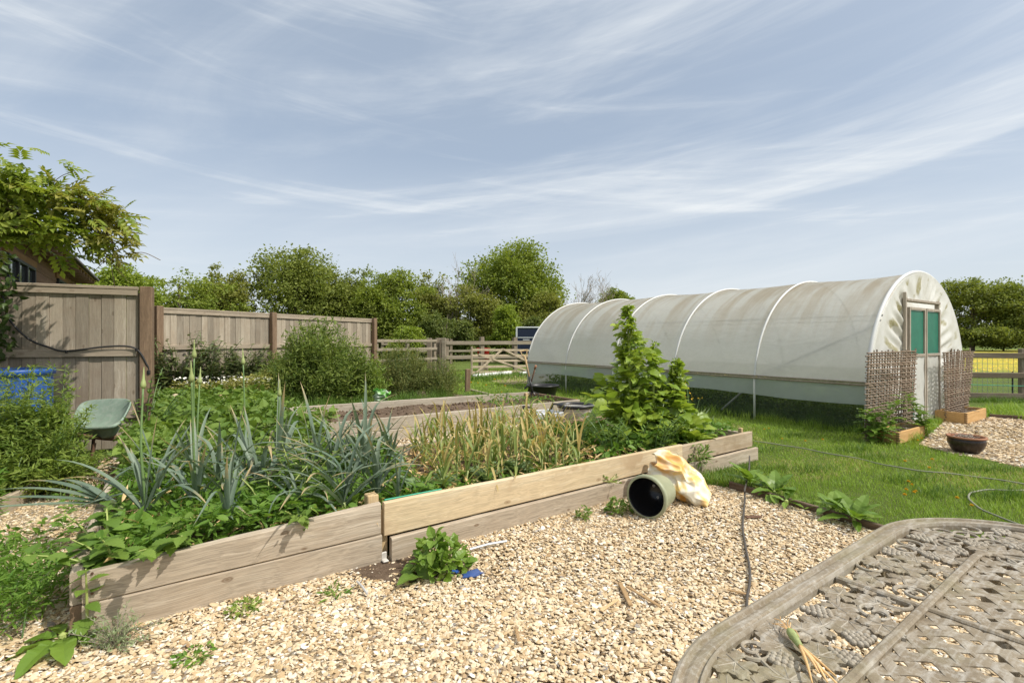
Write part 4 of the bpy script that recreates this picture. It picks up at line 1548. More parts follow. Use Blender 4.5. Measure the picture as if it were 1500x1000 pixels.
# door frame and the two leaves
yd = -.055
mesh('door_frame', [box((D0 - .02, yd, 1.0), (.04, .06, 2.0), .005), box((D0 - .07, yd - .02, 1.35), (.035, .04, 1.45), .005), box((D1_ + .02, yd, 1.0), (.04, .06, 2.0), .005), box(((D0 + D1_) / 2, yd - .012, DH + .03), (D1_ - D0 + .1, .06, .04), .005)], M['door_wood'], pt, local=True)
mid = (D0 + D1_) / 2 + .01
for x0, x1, lab in ((D0 + .01, mid - .012, 'left'), (mid + .012, D1_ - .01, 'right')):
    fr = []
    for xx in (x0 + .025, x1 - .025):
        fr.append(box((xx, yd - .04, .95), (.038, .04, 1.80), .004))
    for z_ in (.07, 1.10, 1.83):
        fr.append(box(((x0 + x1) / 2, yd - .043, z_), (x1 - x0 - .092, .038, .042), .004))
    dl = mesh('door', fr, M['door_wood'], pt, local=True)
    mesh('upper_panel', [box(((x0 + x1) / 2, yd - .035, 1.46), (x1 - x0 - .09, .006, .69))], M['green_net'], dl, local=True)
    nzx, nzz = 10, 22
    V = []
    for zz in np.linspace(.09, 1.08, nzz):
        for xx in np.linspace(x0 + .04, x1 - .04, nzx):
            V.append([xx, yd - .042 + .012 * math.sin(xx * 31 + zz * 9) * math.sin(zz * 7), zz])
    i, j = np.meshgrid(np.arange(nzz - 1), np.arange(nzx - 1), indexing='ij')
    a = (i * nzx + j).ravel()
    mesh('lower_panel', [(np.array(V), np.stack([a, a + 1, a + nzx + 1, a + nzx], -1))], M['door_film'], dl, smooth=True, local=True)
    if lab == 'left':
        V2 = []
        zs = np.linspace(.12, .75, 14)
        for zz in zs:
            wd = .03 + .075 * abs(math.sin(zz * 6.2)) * (1 if zz < .7 else .4)
            V2 += [[x0 + .05, yd - .066, zz], [x0 + .05 + wd, yd - .066, zz]]
        mesh('torn_net', [(np.array(V2), [[2 * q, 2 * q + 1, 2 * q + 3, 2 * q + 2] for q in range(13)])], M['green_net'], dl, local=True)

# crops and clutter inside the tunnel
def leaf_cloud(n, boxlo, boxhi, tmpl, size, up=.5, smin=.6, smax=1.4, density=None, dirup=.3):
    P = rng.uniform(boxlo, boxhi, (n, 3))
    if density is not None:
        P = P[density(P)]
    m = len(P)
    d = rand_unit(m)
    d[:, 2] = d[:, 2] * .6 + dirup
    nn_ = rand_unit(m) * (1 - up) + np.array([0, 0, up * 1.4])
    return inst(tmpl[0], tmpl[1], P, frames(norm(d), norm(nn_)), size * rng.uniform(smin, smax, m))
def tun_cloud(n, lo, hi, tmpl, size, dens=None):
    V, Fa, _ = leaf_cloud(n, lo, hi, tmpl, size, density=dens)
    W = np.zeros_like(V)
    W[:, :2] = T0 + V[:, :1] * tun_n + V[:, 1:2] * tun_d
    W[:, 2] = V[:, 2]
    return W, Fa
mesh('tunnel_crops', [tun_cloud(9000, (.25, .3, .02), (1.1, 3.4, .42), LEAF_S, .07), tun_cloud(3500, (.3, 3.4, .02), (1.2, TL - .4, .38), LEAF_S, .10), tun_cloud(1500, (3.0, .5, .02), (3.9, TL - .5, .7), LEAF_OVAL, .14), tun_cloud(1200, (.5, 1.5, .1), (1.3, 4.5, .62), LEAF_OVAL, .13)], M['potato'], kind='stuff')
for k_, (t_, s_, sz) in enumerate(((1.5, 2.1, (.9, .5, .30)), (1.6, 6.9, (.7, .5, .55)))):
    p = tun(s_, t_)
    cr = thing('wooden_crate', ['low wooden crate of soil standing inside the polytunnel behind its net', 'tall dark crate at the far end inside the polytunnel'][k_], 'crate', tuple(p), RZT)
    bx_ = []
    for zz in np.arange(.05, sz[2], .11):
        for sy in (-1, 1):
            bx_.append(box((0, sy * sz[1] / 2, zz), (sz[0], .02, .1), .003))
            bx_.append(box((sy * (sz[0] / 2 - .012), 0, zz), (.02, sz[1] - .03, .1), .003))
    mesh('slats', bx_, M['planter'] if k_ == 0 else M['dark_board'], cr, local=True)
    mesh('corner_block', [box((sx * (sz[0] / 2 - .04), sy * (sz[1] / 2 - .03), sz[2] / 2), (.035, .035, sz[2]), .003) for sx in (-1, 1) for sy in (-1, 1)], M['dark_board'], cr, local=True)
    mesh('soil', [box((0, 0, sz[2] * .35), (sz[0] - .06, sz[1] - .05, sz[2] * .6), .01)], M['soil'], cr, local=True)

# ------------------------------------------------------------------ woven willow hurdles
def hurdle(label, p, q, h, lean, fan=0.0, dip=()):
    p, q = np.array(p, float), np.array(q, float)
    t = thing('willow_hurdle', label, 'hurdle', tuple(p))
    d = q - p
    L = np.linalg.norm(d)
    e = d / L
    nrm = np.array([e[1], -e[0], 0])
    def pos(s, z, off=0.0):
        return p + e * (s + fan * (s - L * .4) * z / h) + np.array([0, 0, z]) + nrm * (off - lean * z)
    ups = []
    nv_ = max(9, int(L / .075))
    for i in range(nv_):
        s = L * (i + .3) / (nv_ - .4) + rng.normal(0, .004)
        top = h + rng.uniform(-.01, .06)
        ups.append(tube([pos(s + rng.normal(0, .004), z, rng.normal(0, .004)) for z in np.linspace(0, top, 6)], rng.uniform(.008, .011), 5))
    mesh('upright', ups, M['wicker'], t)
    nh = int(h / .036)
    wv = []
    for k in range(nh):
        z = .05 + k * .036 + rng.normal(0, .003)
        xs = np.linspace(-.02, L + .02, nv_ * 4)
        ph = k * PI
        tilt = rng.normal(0, .008)
        pts = [pos(s, z + tilt * s / L, .014 * math.sin(s / L * (nv_ - .4) * PI + ph)) for s in xs]
        V, Fs = tube(pts, rng.uniform(.0075, .012), 5)
        wv.append((V, Fs))
    mesh('weave', wv, M['wicker'], t)
    return t
hurdle('woven willow hurdle leaning on the tunnel end left of the door', tun(-.18, -.55), tun(-.24, .92), 1.16, -.03, .03)
hurdle('woven willow hurdle leaning on the tunnel end right of the door', tun(-.26, 2.30), tun(-.22, 3.58), 1.14, -.02, .42)

# ------------------------------------------------------------------ planters
def planter(label, p, L, D, h, rz, soil_h=.75, combs=False):
    t = thing('planter_box', label, 'planter', (p[0], p[1], 0), rz)
    th = .03
    mesh('side', [box((L / 2, th / 2, h / 2 + .012), (L, th, h), .004)], M['planter'], t, local=True)
    mesh('side', [box((L / 2, D - th / 2, h / 2 + .012), (L, th, h), .004)], M['planter'], t, local=True)
    for x_ in (th / 2, L - th / 2):
        mesh('end', [box((x_, D / 2, h / 2 + .012), (th, D - 2 * th - .004, h), .003)], M['planter'], t, local=True)
    js = []
    for x_ in (th * .5, L - th * .5):
        for k in range(5):
            js.append(box((x_, -.0012, .012 + h * (k + .5) / 5), (th * .96, .002, h * .09)))
    for x_ in (-.0012, L + .0012):
        for k in range(5):
            js.append(box((x_, th * .5, .012 + h * (k + .5) / 5), (.002, th * .9, h * .09)))
    mesh('joint', js, M['dark_board'], t, local=True)
    nx, nyy = 24, 10
    xs, yy = np.meshgrid(np.linspace(th, L - th, nx), np.linspace(th, D - th, nyy), indexing='ij')
    zz = h * soil_h + .012 * rng.normal(size=xs.shape)
    i, j = np.meshgrid(np.arange(nx - 1), np.arange(nyy - 1), indexing='ij')
    a = (i * nyy + j).ravel()
    mesh('soil', [(np.stack([xs.ravel(), yy.ravel(), zz.ravel()], -1), np.stack([a, a + nyy, a + nyy + 1, a + 1], -1))], M['soil'], t, local=True)
    tw = []
    for _ in range(26):
        x_, y_ = rng.uniform(.08, L - .08), rng.uniform(.06, D - .06)
        a_ = rng.uniform(0, 6.3)
        l_ = rng.uniform(.05, .14)
        z0 = h * soil_h
        tw.append(tube([(x_, y_, z0), (x_ + .5 * l_ * math.cos(a_), y_ + .5 * l_ * math.sin(a_), z0 + l_ * .45), (x_ + l_ * math.cos(a_), y_ + l_ * math.sin(a_), z0 + l_ * .4)], .004, 4))
    mesh('dry_stalks', tw, M['bare_bark'], t, local=True)
    return t
pf = g(1317, 652)
planter('honey coloured planter box with chipped corner in front of the tunnel door', pf, .92, .30, .15, RZT)
pn2 = g(1416.5, 622)
planter('honey coloured planter box of dry stalks on the gravel by the right hurdle', pn2, 1.05, .40, .17, RZT)
# patio pot
pc = np.array([5.44, 5.86])
gp0 = thing('plant_pot', 'low round dark glazed pot of dead stems on the gravel yard', 'pot', (*pc, 0))
mesh('body', [lathe([(0, .012), (.12, .012), (.150, .05), (.176, .11), (.179, .145), (.170, .172), (.165, .185)], 36, (*pc, 0))], M['glaze'], gp0, smooth=True)
mesh('rim', [lathe([(.165, .172), (.184, .174), (.188, .187), (.182, .197), (.168, .197), (.162, .185), (.158, .15)], 36, (*pc, 0))], M['terracotta'], gp0, smooth=True)
mesh('soil', [lathe([(.160, .165), (.10, .172), (0, .178)], 24, (*pc, 0))], M['soil'], gp0)
tw = []
for _ in range(34):
    a_, r_ = rng.uniform(0, 6.3), rng.uniform(0, .13)
    x_, y_ = pc[0] + r_ * math.cos(a_), pc[1] + r_ * math.sin(a_)
    b_ = rng.uniform(0, 6.3)
    l_ = rng.uniform(.03, .10)
    tw.append(tube([(x_, y_, .17), (x_ + l_ * .5 * math.cos(b_), y_ + l_ * .5 * math.sin(b_), .17 + l_ * .45), (x_ + l_ * math.cos(b_), y_ + l_ * math.sin(b_), .175 + l_ * .3)], .004, 4))
mesh('dead_stems', tw, M['bare_bark'], gp0)

# ------------------------------------------------------------------ tubs, bucket, tray
bc = np.array([.93, 7.2])
bk = thing('bucket', 'pale weathered bucket with dark rim band standing between the raised beds', 'bucket', (*bc, 0))
mesh('body', [lathe([(0, .01), (.20, .01), (.215, .02), (.250, .34), (.258, .355)], 32, (*bc, 0)), lathe([(.235, .36), (.20, .05), (0, .04)], 32, (*bc, 0))], M['grey_bucket'], bk, smooth=True)
mesh('rim', [lathe([(.256, .352), (.268, .356), (.271, .385), (.262, .40), (.245, .395), (.236, .36)], 32, (*bc, 0))], M['black'], bk, smooth=True)
mesh('wire_handle', [tube([(bc[0] - .27, bc[1], .37), (bc[0] - .26, bc[1] - .16, .40), (bc[0] - .12, bc[1] - .29, .41), (bc[0] + .12, bc[1] - .29, .41), (bc[0] + .26, bc[1] - .16, .40), (bc[0] + .27, bc[1], .37)], .006, 6)], M['steel'], bk)
tcn = np.array([.44, 6.75])
ty = thing('metal_tray', 'battered grey metal tray with black hoop handles between the raised beds', 'tray', (*tcn, 0), .5)
mesh('tray', [box((0, 0, .30), (.42, .34, .012), .003), box((0, -.175, .325), (.42, .012, .06), .003), box((0, .175, .325), (.42, .012, .06), .003), box((-.205, 0, .325), (.012, .34, .06), .003), box((.205, 0, .325), (.012, .34, .06), .003)], M['alu'], ty, local=True)
mesh('frame', [tube([(sx * .18, sy * .14, 0), (sx * .18, sy * .14, .29)], .012, 6) for sx in (-1, 1) for sy in (-1, 1)], M['black'], ty, local=True)
for sx in (-1, 1):
    mesh('handle', [tube(spline([(sx * .205, -.15, .31), (sx * .24, -.15, .40), (sx * .25, -.12, .43), (sx * .25, .12, .43), (sx * .24, .15, .40), (sx * .205, .15, .31)], 24), .013, 7)], M['black'], ty, smooth=True, local=True)
tb = np.array([.72, 11.5])
bt = thing('black_tub', 'wide black plastic tub on the lawn beyond the far raised bed', 'tub', (*tb, 0))
mesh('body', [lathe([(0, .01), (.29, .01), (.30, .03), (.345, .25), (.385, .255), (.39, .285), (.36, .285), (.34, .24), (.29, .05), (0, .04)], 30, (*tb, 0))], M['black'], bt, smooth=True)
for sx in (-1, 1):
    mesh('rope_handle', [tube(spline([(tb[0] + sx * .36, tb[1] - .09, .25), (tb[0] + sx * .42, tb[1] - .06, .20), (tb[0] + sx * .42, tb[1] + .06, .20), (tb[0] + sx * .36, tb[1] + .09, .25)], 12), .012, 6)], M['black'], bt)
# spade in the far bed
s0, s1 = at(783, 588, 9.05), at(768, 518, 9.25)
spd = thing('garden_fork', 'long handled fork with pale wooden shaft stuck in the far bed', 'fork', tuple(s0))
dv = norm(s1 - s0)
sd = norm(np.cross(dv, [0, 1, 0]))
mesh('shaft', [tube([s0 + dv * .45, s0 + dv * .7, s1 - dv * .05], [.017, .018, .018], 8)], M['handle'], spd, smooth=True)
mesh('socket', [tube([s0 + dv * .16, s0 + dv * .47], [.02, .019], 8)], M['black'], spd, smooth=True)
mesh('grip', [tube([s1 - dv * .06, s1 - dv * .02 - sd * .045, s1 + dv * .06 - sd * .06], .012, 6), tube([s1 - dv * .06, s1 - dv * .02 + sd * .045, s1 + dv * .06 + sd * .06], .012, 6), tube([s1 + dv * .06 - sd * .075, s1 + dv * .06 + sd * .075], .016, 8)], M['handle'], spd)
for k in (-1.5, -.5, .5, 1.5):
    mesh('tine', [tube([s0 + dv * .18 + sd * .012 * k, s0 + dv * .13 + sd * .065 * k, s0 - dv * .16 + sd * .068 * k], [.011, .010, .004], 6)], M['black'], spd)
q0, q1 = at(776, 566, 11.45), at(785, 535, 11.3)
tl = thing('hand_tool', 'rusty tool handle with orange end leaning out of the black tub', 'tool', tuple(q0))
dq = norm(q1 - q0)
mesh('shaft', [tube([q0 - dq * .15, q1 - dq * .07], .019, 7)], M['rust'], tl, smooth=True)
mesh('grip', [tube([q1 - dq * .09, q1], [.026, .028], 8)], M['terracotta'], tl, smooth=True)

# ------------------------------------------------------------------ wheelbarrow
wbr = thing('wheelbarrow', 'old wheelbarrow with faded green tray parked by the board fence', 'wheelbarrow', tuple(g(148, 660)))
def quad_loop(c4, n=40, k=4.0):
    """rounded loop filling the quad c4 (bilinear image of a squircle)"""
    out = []
    for a in np.arange(n) * 2 * PI / n:
        cu, su = math.cos(a), math.sin(a)
        x_ = abs(cu) ** (2 / k) * np.sign(cu)
        y_ = abs(su) ** (2 / k) * np.sign(su)
        s, t = (x_ + 1) / 2, (y_ + 1) / 2
        out.append((1 - s) * (1 - t) * c4[0] + s * (1 - t) * c4[1] + s * t * c4[2] + (1 - s) * t * c4[3])
    return np.array(out)
rim = [at(101, 628, 4.75), at(174, 624, 4.58), at(196, 583, 5.30), at(118, 587, 5.45)]
bot = [at(108, 645, 4.80), at(168, 641, 4.70), at(178, 625, 5.05), at(118, 627, 5.15)]
rc, bcx = np.mean(rim, 0), np.mean(bot, 0)
def sc(c4, f, dz=0.0):
    c = np.mean(c4, 0)
    return [c + (p - c) * f + np.array([0, 0, dz]) for p in c4]
def mixq(a, b, f):
    return [x * (1 - f) + y * f for x, y in zip(a, b)]
loops = [quad_loop(sc(bot, .05, .012)), quad_loop(sc(bot, .93, .012)), quad_loop(mixq(sc(bot, .97), sc(rim, .97), .25)), quad_loop(mixq(sc(bot, .97), sc(rim, .97), .65)), quad_loop(sc(rim, .97)), quad_loop(sc(rim, 1.0, .008)), quad_loop(sc(rim, 1.035, 0)), quad_loop(sc(rim, 1.035, -.022)), quad_loop(sc(rim, .985, -.02)),
         quad_loop(mixq(sc(bot, .99), sc(rim, .985), .6)), quad_loop(mixq(sc(bot, .99), sc(rim, .98), .2)), quad_loop(sc(bot, .96, -.004)), quad_loop(sc(bot, .05, -.004))]
n = 40
V = np.concatenate(loops)
Fs = []
for i in range(len(loops) - 1):
    for j in range(n):
        a, b = i * n + j, i * n + (j + 1) % n
        Fs.append([a, b, b + n, a + n])
Fs.append(list(range(n))[::-1])
mesh('tray', [(V, Fs)], M['barrow'], wbr, smooth=True)
ax_ = norm(np.array([.28, 1.0, 0]))
sx_ = np.array([ax_[1], -ax_[0], 0])
hb = np.array([bcx[0], bcx[1], .36])
for s in (-1, 1):
    side = sx_ * .24 * s
    pts = spline([hb + side * .95 - ax_ * .66 + [0, 0, .17], hb + side * .95 - ax_ * .38 + [0, 0, .12], hb + side * .9 + [0, 0, .0], hb + side * .25 + ax_ * .62 + [0, 0, -.10]], 24)
    mesh('handle', [tube(pts, .017, 8, cap=False)], M['rust'], wbr, smooth=True)
    mesh('leg', [tube(spline([hb + side * .95 - ax_ * .18, hb + side * 1.0 - ax_ * .22 + [0, 0, -.2], hb + side * 1.0 - ax_ * .20 + [0, 0, -.36], hb + side * .9 + ax_ * .05 + [0, 0, -.33], hb + side * .8 + ax_ * .1], 24), .015, 7)], M['rust'], wbr, smooth=True)
wv, wf = lathe([(.03, -.035), (.12, -.03), (.15, -.045), (.185, -.035), (.195, 0), (.185, .035), (.15, .045), (.12, .03), (.03, .035)], 24)
Wm = np.stack([ax_, np.array([0, 0, 1.0]), sx_])
mesh('wheel', [(wv @ Wm + hb + ax_ * .68 + [0, 0, -.165], wf)], M['black'], wbr, smooth=True)

# blue barrel
bb = np.array([-5.10, 5.0])
bl_ = thing('water_barrel', 'big blue plastic barrel standing against the near board fence', 'barrel', (*bb, 0))
mesh('body', [lathe([(0, .01), (.27, .01), (.285, .04), (.30, .25), (.303, .5), (.315, .52), (.315, .56), (.303, .58), (.305, 1.0)], 40, (*bb, 0)), lathe([(.285, 1.03), (.28, .5), (.26, .2), (0, .2)], 40, (*bb, 0))], M['blue'], bl_, smooth=True)
mesh('rim', [lathe([(.303, .985), (.325, .99), (.33, 1.035), (.318, 1.05), (.295, 1.05), (.283, 1.03)], 40, (*bb, 0))], M['blue'], bl_, smooth=True)

# ------------------------------------------------------------------ sacks, the fallen pot, loose bits
def sack(label, name, foot, mouth, wdir, width, thick, mat, seed, flare=1.0, crumple=1.0, nph=150, nt=90):
    """empty plastic sack: flat sealed foot, creased body, open crumpled mouth; a thin double wall"""
    foot, mouth = np.array(foot, float), np.array(mouth, float)
    t_ = thing(name, label, 'sack', (foot[0], foot[1], 0))
    ax = mouth - foot
    L = np.linalg.norm(ax)
    ax /= L
    w_ = norm(np.array(wdir, float) - ax * np.dot(wdir, ax))
    n_ = np.cross(ax, w_)
    if n_[2] < 0:
        n_ = -n_
    def pt(t, ph, inner):
        # half width and half thickness along the sack
        hw = width / 2 * (1.0 - .12 * math.sin(t * PI) + .06 * math.sin(t * 7 + seed))
        ht = thick / 2 * (math.sin(min(1, t * 1.25 + .02) * PI * .5) ** .8) * (1 - .45 * max(0, t - .6) / .4 * (1 - flare * .5)) + .002
        c, s_ = math.cos(ph), math.sin(ph)
        x_ = hw * np.sign(c) * abs(c) ** .8
        y_ = ht * s_
        q = Vector((x_ * 9 + seed, y_ * 9, t * 3.0))
        q2 = Vector((x_ * 16 + seed * 2, y_ * 14, t * 5.0 + 3))
        r1 = (.5 - abs(mnoise.noise(q))) * 2
        r2 = (.5 - abs(mnoise.noise(q2))) * 2
        d = crumple * (.045 * (r1 - .55) + .018 * (r2 - .5)) * min(1, t * 4 + .15) * L / .5
        wob = crumple * .045 * mnoise.noise(Vector((t * 2.5, seed, ph * .3)))
        tt = t + (.10 * mnoise.noise(Vector((math.cos(ph) * 1.5, math.sin(ph) * 1.5, seed))) + .05 * math.sin(ph * 5 + seed)) * max(0, t - .7) / .3
        p = foot + ax * tt * L + w_ * (x_ + d * c) + n_ * (y_ + d * s_ + wob)
        if inner:
            p = p - (w_ * c + n_ * s_) * .004
        p[2] = max(p[2], .018 if not inner else .021)
        return p
    V = [pt(t, 2 * PI * j / nph, False) for t in np.linspace(0, 1, nt) for j in range(nph)]
    V += [pt(t, 2 * PI * j / nph, True) for t in np.linspace(1, .25, nt // 2) for j in range(nph)]
    m = nt + nt // 2
    Fs = []
    for i in range(m - 1):
        for j in range(nph):
            a_, b_ = i * nph + j, i * nph + (j + 1) % nph
            Fs.append([a_, b_, b_ + nph, a_ + nph])
    Fs.append(list(range(nph))[::-1])
    Fs.append([(m - 1) * nph + j for j in range(nph)])
    mesh('sack_body', [(np.array(V), Fs)], mat, t_, smooth=True)
    sm = [foot + w_ * width / 2 * k + n_ * 0 for k in np.linspace(-.98, .98, 8)]
    sm = [np.array([q[0], q[1], max(q[2], .02)]) for q in sm]
    mesh('seam', [tube(sm, .004, 5)], mat, t_)
    return t_
sack('crumpled white and orange plastic sack slumped beside the fallen pot', 'feed_sack', (1.62, 4.02, .03), (1.22, 4.22, .30), (.42, .86, .05), .36, .30, M['feed_bag'], 5)
sack('white and bright green compost sack poking up behind the far bed', 'compost_sack', (-2.42, 8.80, .05), (-2.32, 8.74, .44), (1, .25, .2), .25, .13, M['compost_bag'], 8, crumple=1.3)
mc = np.array([1.0, 3.66, .172])
axd = norm(np.array([.66, .74, -.03]))
pr = [(.142, .0), (.150, .0), (.160, .004), (.163, .022), (.160, .036), (.150, .038), (.122, .255), (.116, .262), (0, .262)]
pin = [(.150, .0), (.142, .004), (.138, .03), (.112, .25), (0, .25)]
x1 = norm(np.cross(axd, [0, 0, 1]))
y1 = np.cross(axd, x1)
Wm = np.stack([x1, y1, axd])
op = thing('plant_pot', 'sage green plastic plant pot lying on its side on the gravel', 'pot', (mc[0], mc[1], 0))
V, Fs = lathe(pr, 44)
mesh('pot_body', [(V @ Wm + mc, Fs)], M['olive_pot'], op, smooth=True)
V, Fs = lathe(pin, 44)
mesh('pot_inside', [(V @ Wm + mc, Fs)], M['pot_in'], op, smooth=True)
hol = []
for a_ in (0.3, 1.9, 3.6, 5.0):
    c = mc + axd * .248 + x1 * .06 * math.cos(a_) + y1 * .06 * math.sin(a_)
    hol.append(tube([c, c - axd * .003], .011, 10))
mesh('drain_hole', hol, M['grey_bucket'], op)

cbl = thing('ground_cable', 'dark cable running across the gravel from the lawn edging to under the table', 'cable', tuple(g(1091, 722)))
pts = spline([g(1098, 668, .12), g(1097, 690, .08), g(1091, 716, .075), g(1091, 724, .04), g(1090, 745, .03), g(1088, 772, .03), g(1092, 800, .03), g(1098, 830, .03), g(1098, 855, .03), g(1094, 880, .03), g(1097, 930, .03), g(1120, 1000, .03)], 90)
mesh('cable', [tube(pts, .0075, 7)], M['cable'], cbl, smooth=True)
hs = thing('garden_hose', 'long thin pale hose lying straight across the lawn', 'hose', tuple(g(1105, 645)))
pts = spline([g(x_, y_, .035) for x_, y_ in ((1104, 645), (1150, 651), (1200, 660), (1260, 671), (1310, 682), (1360, 689), (1420, 695), (1500, 707), (1600, 722))], 80)
pts[:, 2] = .026 + .003 * np.sin(np.arange(80) * .5)
mesh('hose', [tube(pts, .0075, 6)], M['hose'], hs, smooth=True)
h2 = thing('garden_hose', 'curled end of pale hose looping on the lawn near the table', 'hose', tuple(g(1421, 730)))
pts = spline([g(x_, y_, .04) for x_, y_ in ((1560, 714), (1500, 716), (1450, 716), (1428, 718), (1419, 724), (1422, 732), (1435, 742), (1460, 754), (1500, 768), (1560, 790))], 70)
pts[:, 2] = .032 + .003 * np.sin(np.arange(70) * .5)
mesh('hose', [tube(pts, .007, 7)], M['hose'], h2, smooth=True)

def stick(label, a_, b_, r_, mat, name='wood_splinter', cat='splinter', flat=False):
    t = thing(name, label, cat, tuple(a_))
    if flat:
        mesh('sliver', [beam(a_, b_, r_ * 2.4, r_ * .9, r_ * .3)], mat, t)
    else:
        m = (np.array(a_) + b_) / 2 + np.array([0, 0, .006])
        mesh('rod', [tube([a_, m, b_], r_, 7)], mat, t)
stick('brown split wood sliver, left piece of the cluster on the gravel', g(908, 853, .03), g(924, 886, .03), .010, M['splinter'], flat=True)
stick('longest brown wood splinter, slanting right on the gravel', g(918, 858, .035), g(966, 887, .028), .008, M['splinter'], flat=True)
stick('pale wood sliver below the splinter cluster, pointing left', g(880, 894, .025), g(905, 877, .03), .007, M['handle'], flat=True)
stick('small brown splinter lying upright towards the camera on the gravel', g(756, 920, .03), g(760, 938, .03), .006, M['splinter'], flat=True)
stick('dark twig lying beside the cable on the gravel', g(1066, 863, .03), g(1096, 870, .03), .007, M['splinter'], flat=True)
stick('dark short stick near the lawn edging on the gravel', g(1092, 757, .035), g(1115, 756, .035), .013, M['rust'], flat=True)
stick('thin grey metal rod lying on the gravel by the bramble', g(688, 804, .04), g(742, 792, .04), .009, M['steel'], 'metal_rod', 'rod')
stick('small pale peg lying on the gravel below the bed joint', g(523, 851, .03), g(538, 869, .03), .006, M['alu'], 'tent_peg', 'peg')
sc_ = thing('plastic_scrap', 'flat scrap of blue plastic half buried in the gravel', 'scrap', tuple(g(690, 838)))
def scrap_poly(c, rx, ry, seed, rz=0.0):
    r = np.random.default_rng(seed)
    n = 14
    a = np.arange(n) * 2 * PI / n
    rr = 1 + r.uniform(-.35, .25, n)
    x_, y_ = rx * rr * np.cos(a), ry * rr * np.sin(a)
    X = c[0] + x_ * math.cos(rz) - y_ * math.sin(rz)
    Y = c[1] + x_ * math.sin(rz) + y_ * math.cos(rz)
    top = np.stack([X, Y, c[2] + r.normal(0, .003, n)], -1)
    V = np.concatenate([top, top - [0, 0, .006]])
    Fs = [list(range(n)), list(range(n, 2 * n))[::-1]] + [[i, i + n, (i + 1) % n + n, (i + 1) % n] for i in range(n)]
    return V, Fs
def m_scrap():
    return m_plain('dusty_blue_plastic', (.03, .075, .25), .6, 0, .3, dirt=(.16, .19, .30), dirt_amt=.4)
M['scrap'] = m_scrap()
mesh('sheet', [scrap_poly(g(692, 839, .026), .07, .042, 3, .5)], M['scrap'], sc_)
s2 = thing('plastic_scrap', 'tiny bright blue plastic chip beside the bramble', 'scrap', tuple(g(666, 834)))
mesh('chip', [scrap_poly(g(666, 835, .035), .022, .018, 5)], M['blue'], s2)

# ------------------------------------------------------------------ trees
def crown_arr(c, rx, ry, rz, nl, ncl, lpc, size, tmpl, seed, low=-.9, lobe=.42):
    r = np.random.default_rng(seed)
    d = norm(r.normal(size=(nl, 3)))
    d[:, 2] = np.clip(d[:, 2], low, 1)
    lc = d * np.array([rx, ry, rz]) * r.uniform(.45, .72, (nl, 1))
    lr = r.uniform(.7, 1.15, nl) * lobe
    i = r.integers(0, nl, ncl)
    dd = norm(r.normal(size=(ncl, 3)) + d[i] * .55)
    cc = lc[i] + dd * lr[i][:, None] * np.array([rx, ry, rz]) * r.uniform(.5, 1.16, (ncl, 1))
    k = np.repeat(np.arange(ncl), lpc)
    cs = (rx + rz) * .5 * r.uniform(.045, .115, ncl)
    P = cc[k] + r.normal(size=(len(k), 3)) * cs[k][:, None] * np.array([1, 1, .62])
    outd = norm(dd[k] + r.normal(size=(len(k), 3)) * .9 + [0, 0, -.25])
    nn_ = norm(r.normal(size=(len(k), 3)) * .8 + [0, 0, .9] + dd[k] * .5)
    P[:, 2] = np.maximum(P[:, 2], -c[2] + .05)
    V, Fa, _ = inst(tmpl[0], tmpl[1], P + np.array(c), frames(outd, nn_), size * r.uniform(.6, 1.4, len(k)))
    return V, Fa, cc + np.array(c)

TQ = leaf_quad(.75)
def tree(name, label, px, top, wpx, Y, mat, leaf=.17, nl=16, ncl=420, lpc=34, trunk=True, zlow=.15, depth=.8, cat='tree', seed=0, tr=.22, group=None):
    x = (px - CX) / F * Y
    h = E + (HY - top) / F * Y
    rx = wpx / F * Y / 2
    t = thing(name, label, cat, (x, Y, 0), group=group)
    cz = (h + zlow) / 2
    rz = (h - zlow) / 2
    V, Fa, cc = crown_arr((x, Y, cz), rx, rx * depth, rz, nl, ncl, lpc, leaf, TQ, seed + int(px))
    mesh('crown', [(V, Fa)], mat, t)
    r = np.random.default_rng(seed + int(px) + 5)
    tb_ = [tube(spline([(x, Y, 0), (x + .1, Y, h * .25), (x - .05, Y, h * .5), (x + .05, Y, h * .85)], 10), np.linspace(tr, tr * .25, 10), 8)]
    for q in cc[r.integers(0, len(cc), 14)]:
        z0 = h * r.uniform(.15, .5)
        p0 = np.array([x, Y, z0])
        tb_.append(tube(spline([p0, p0 * .5 + q * .5 + [0, 0, h * .04], q], 7), np.linspace(tr * .45, tr * .08, 7), 6))
    mesh('trunk', tb_, M['bark'], t)
    return t

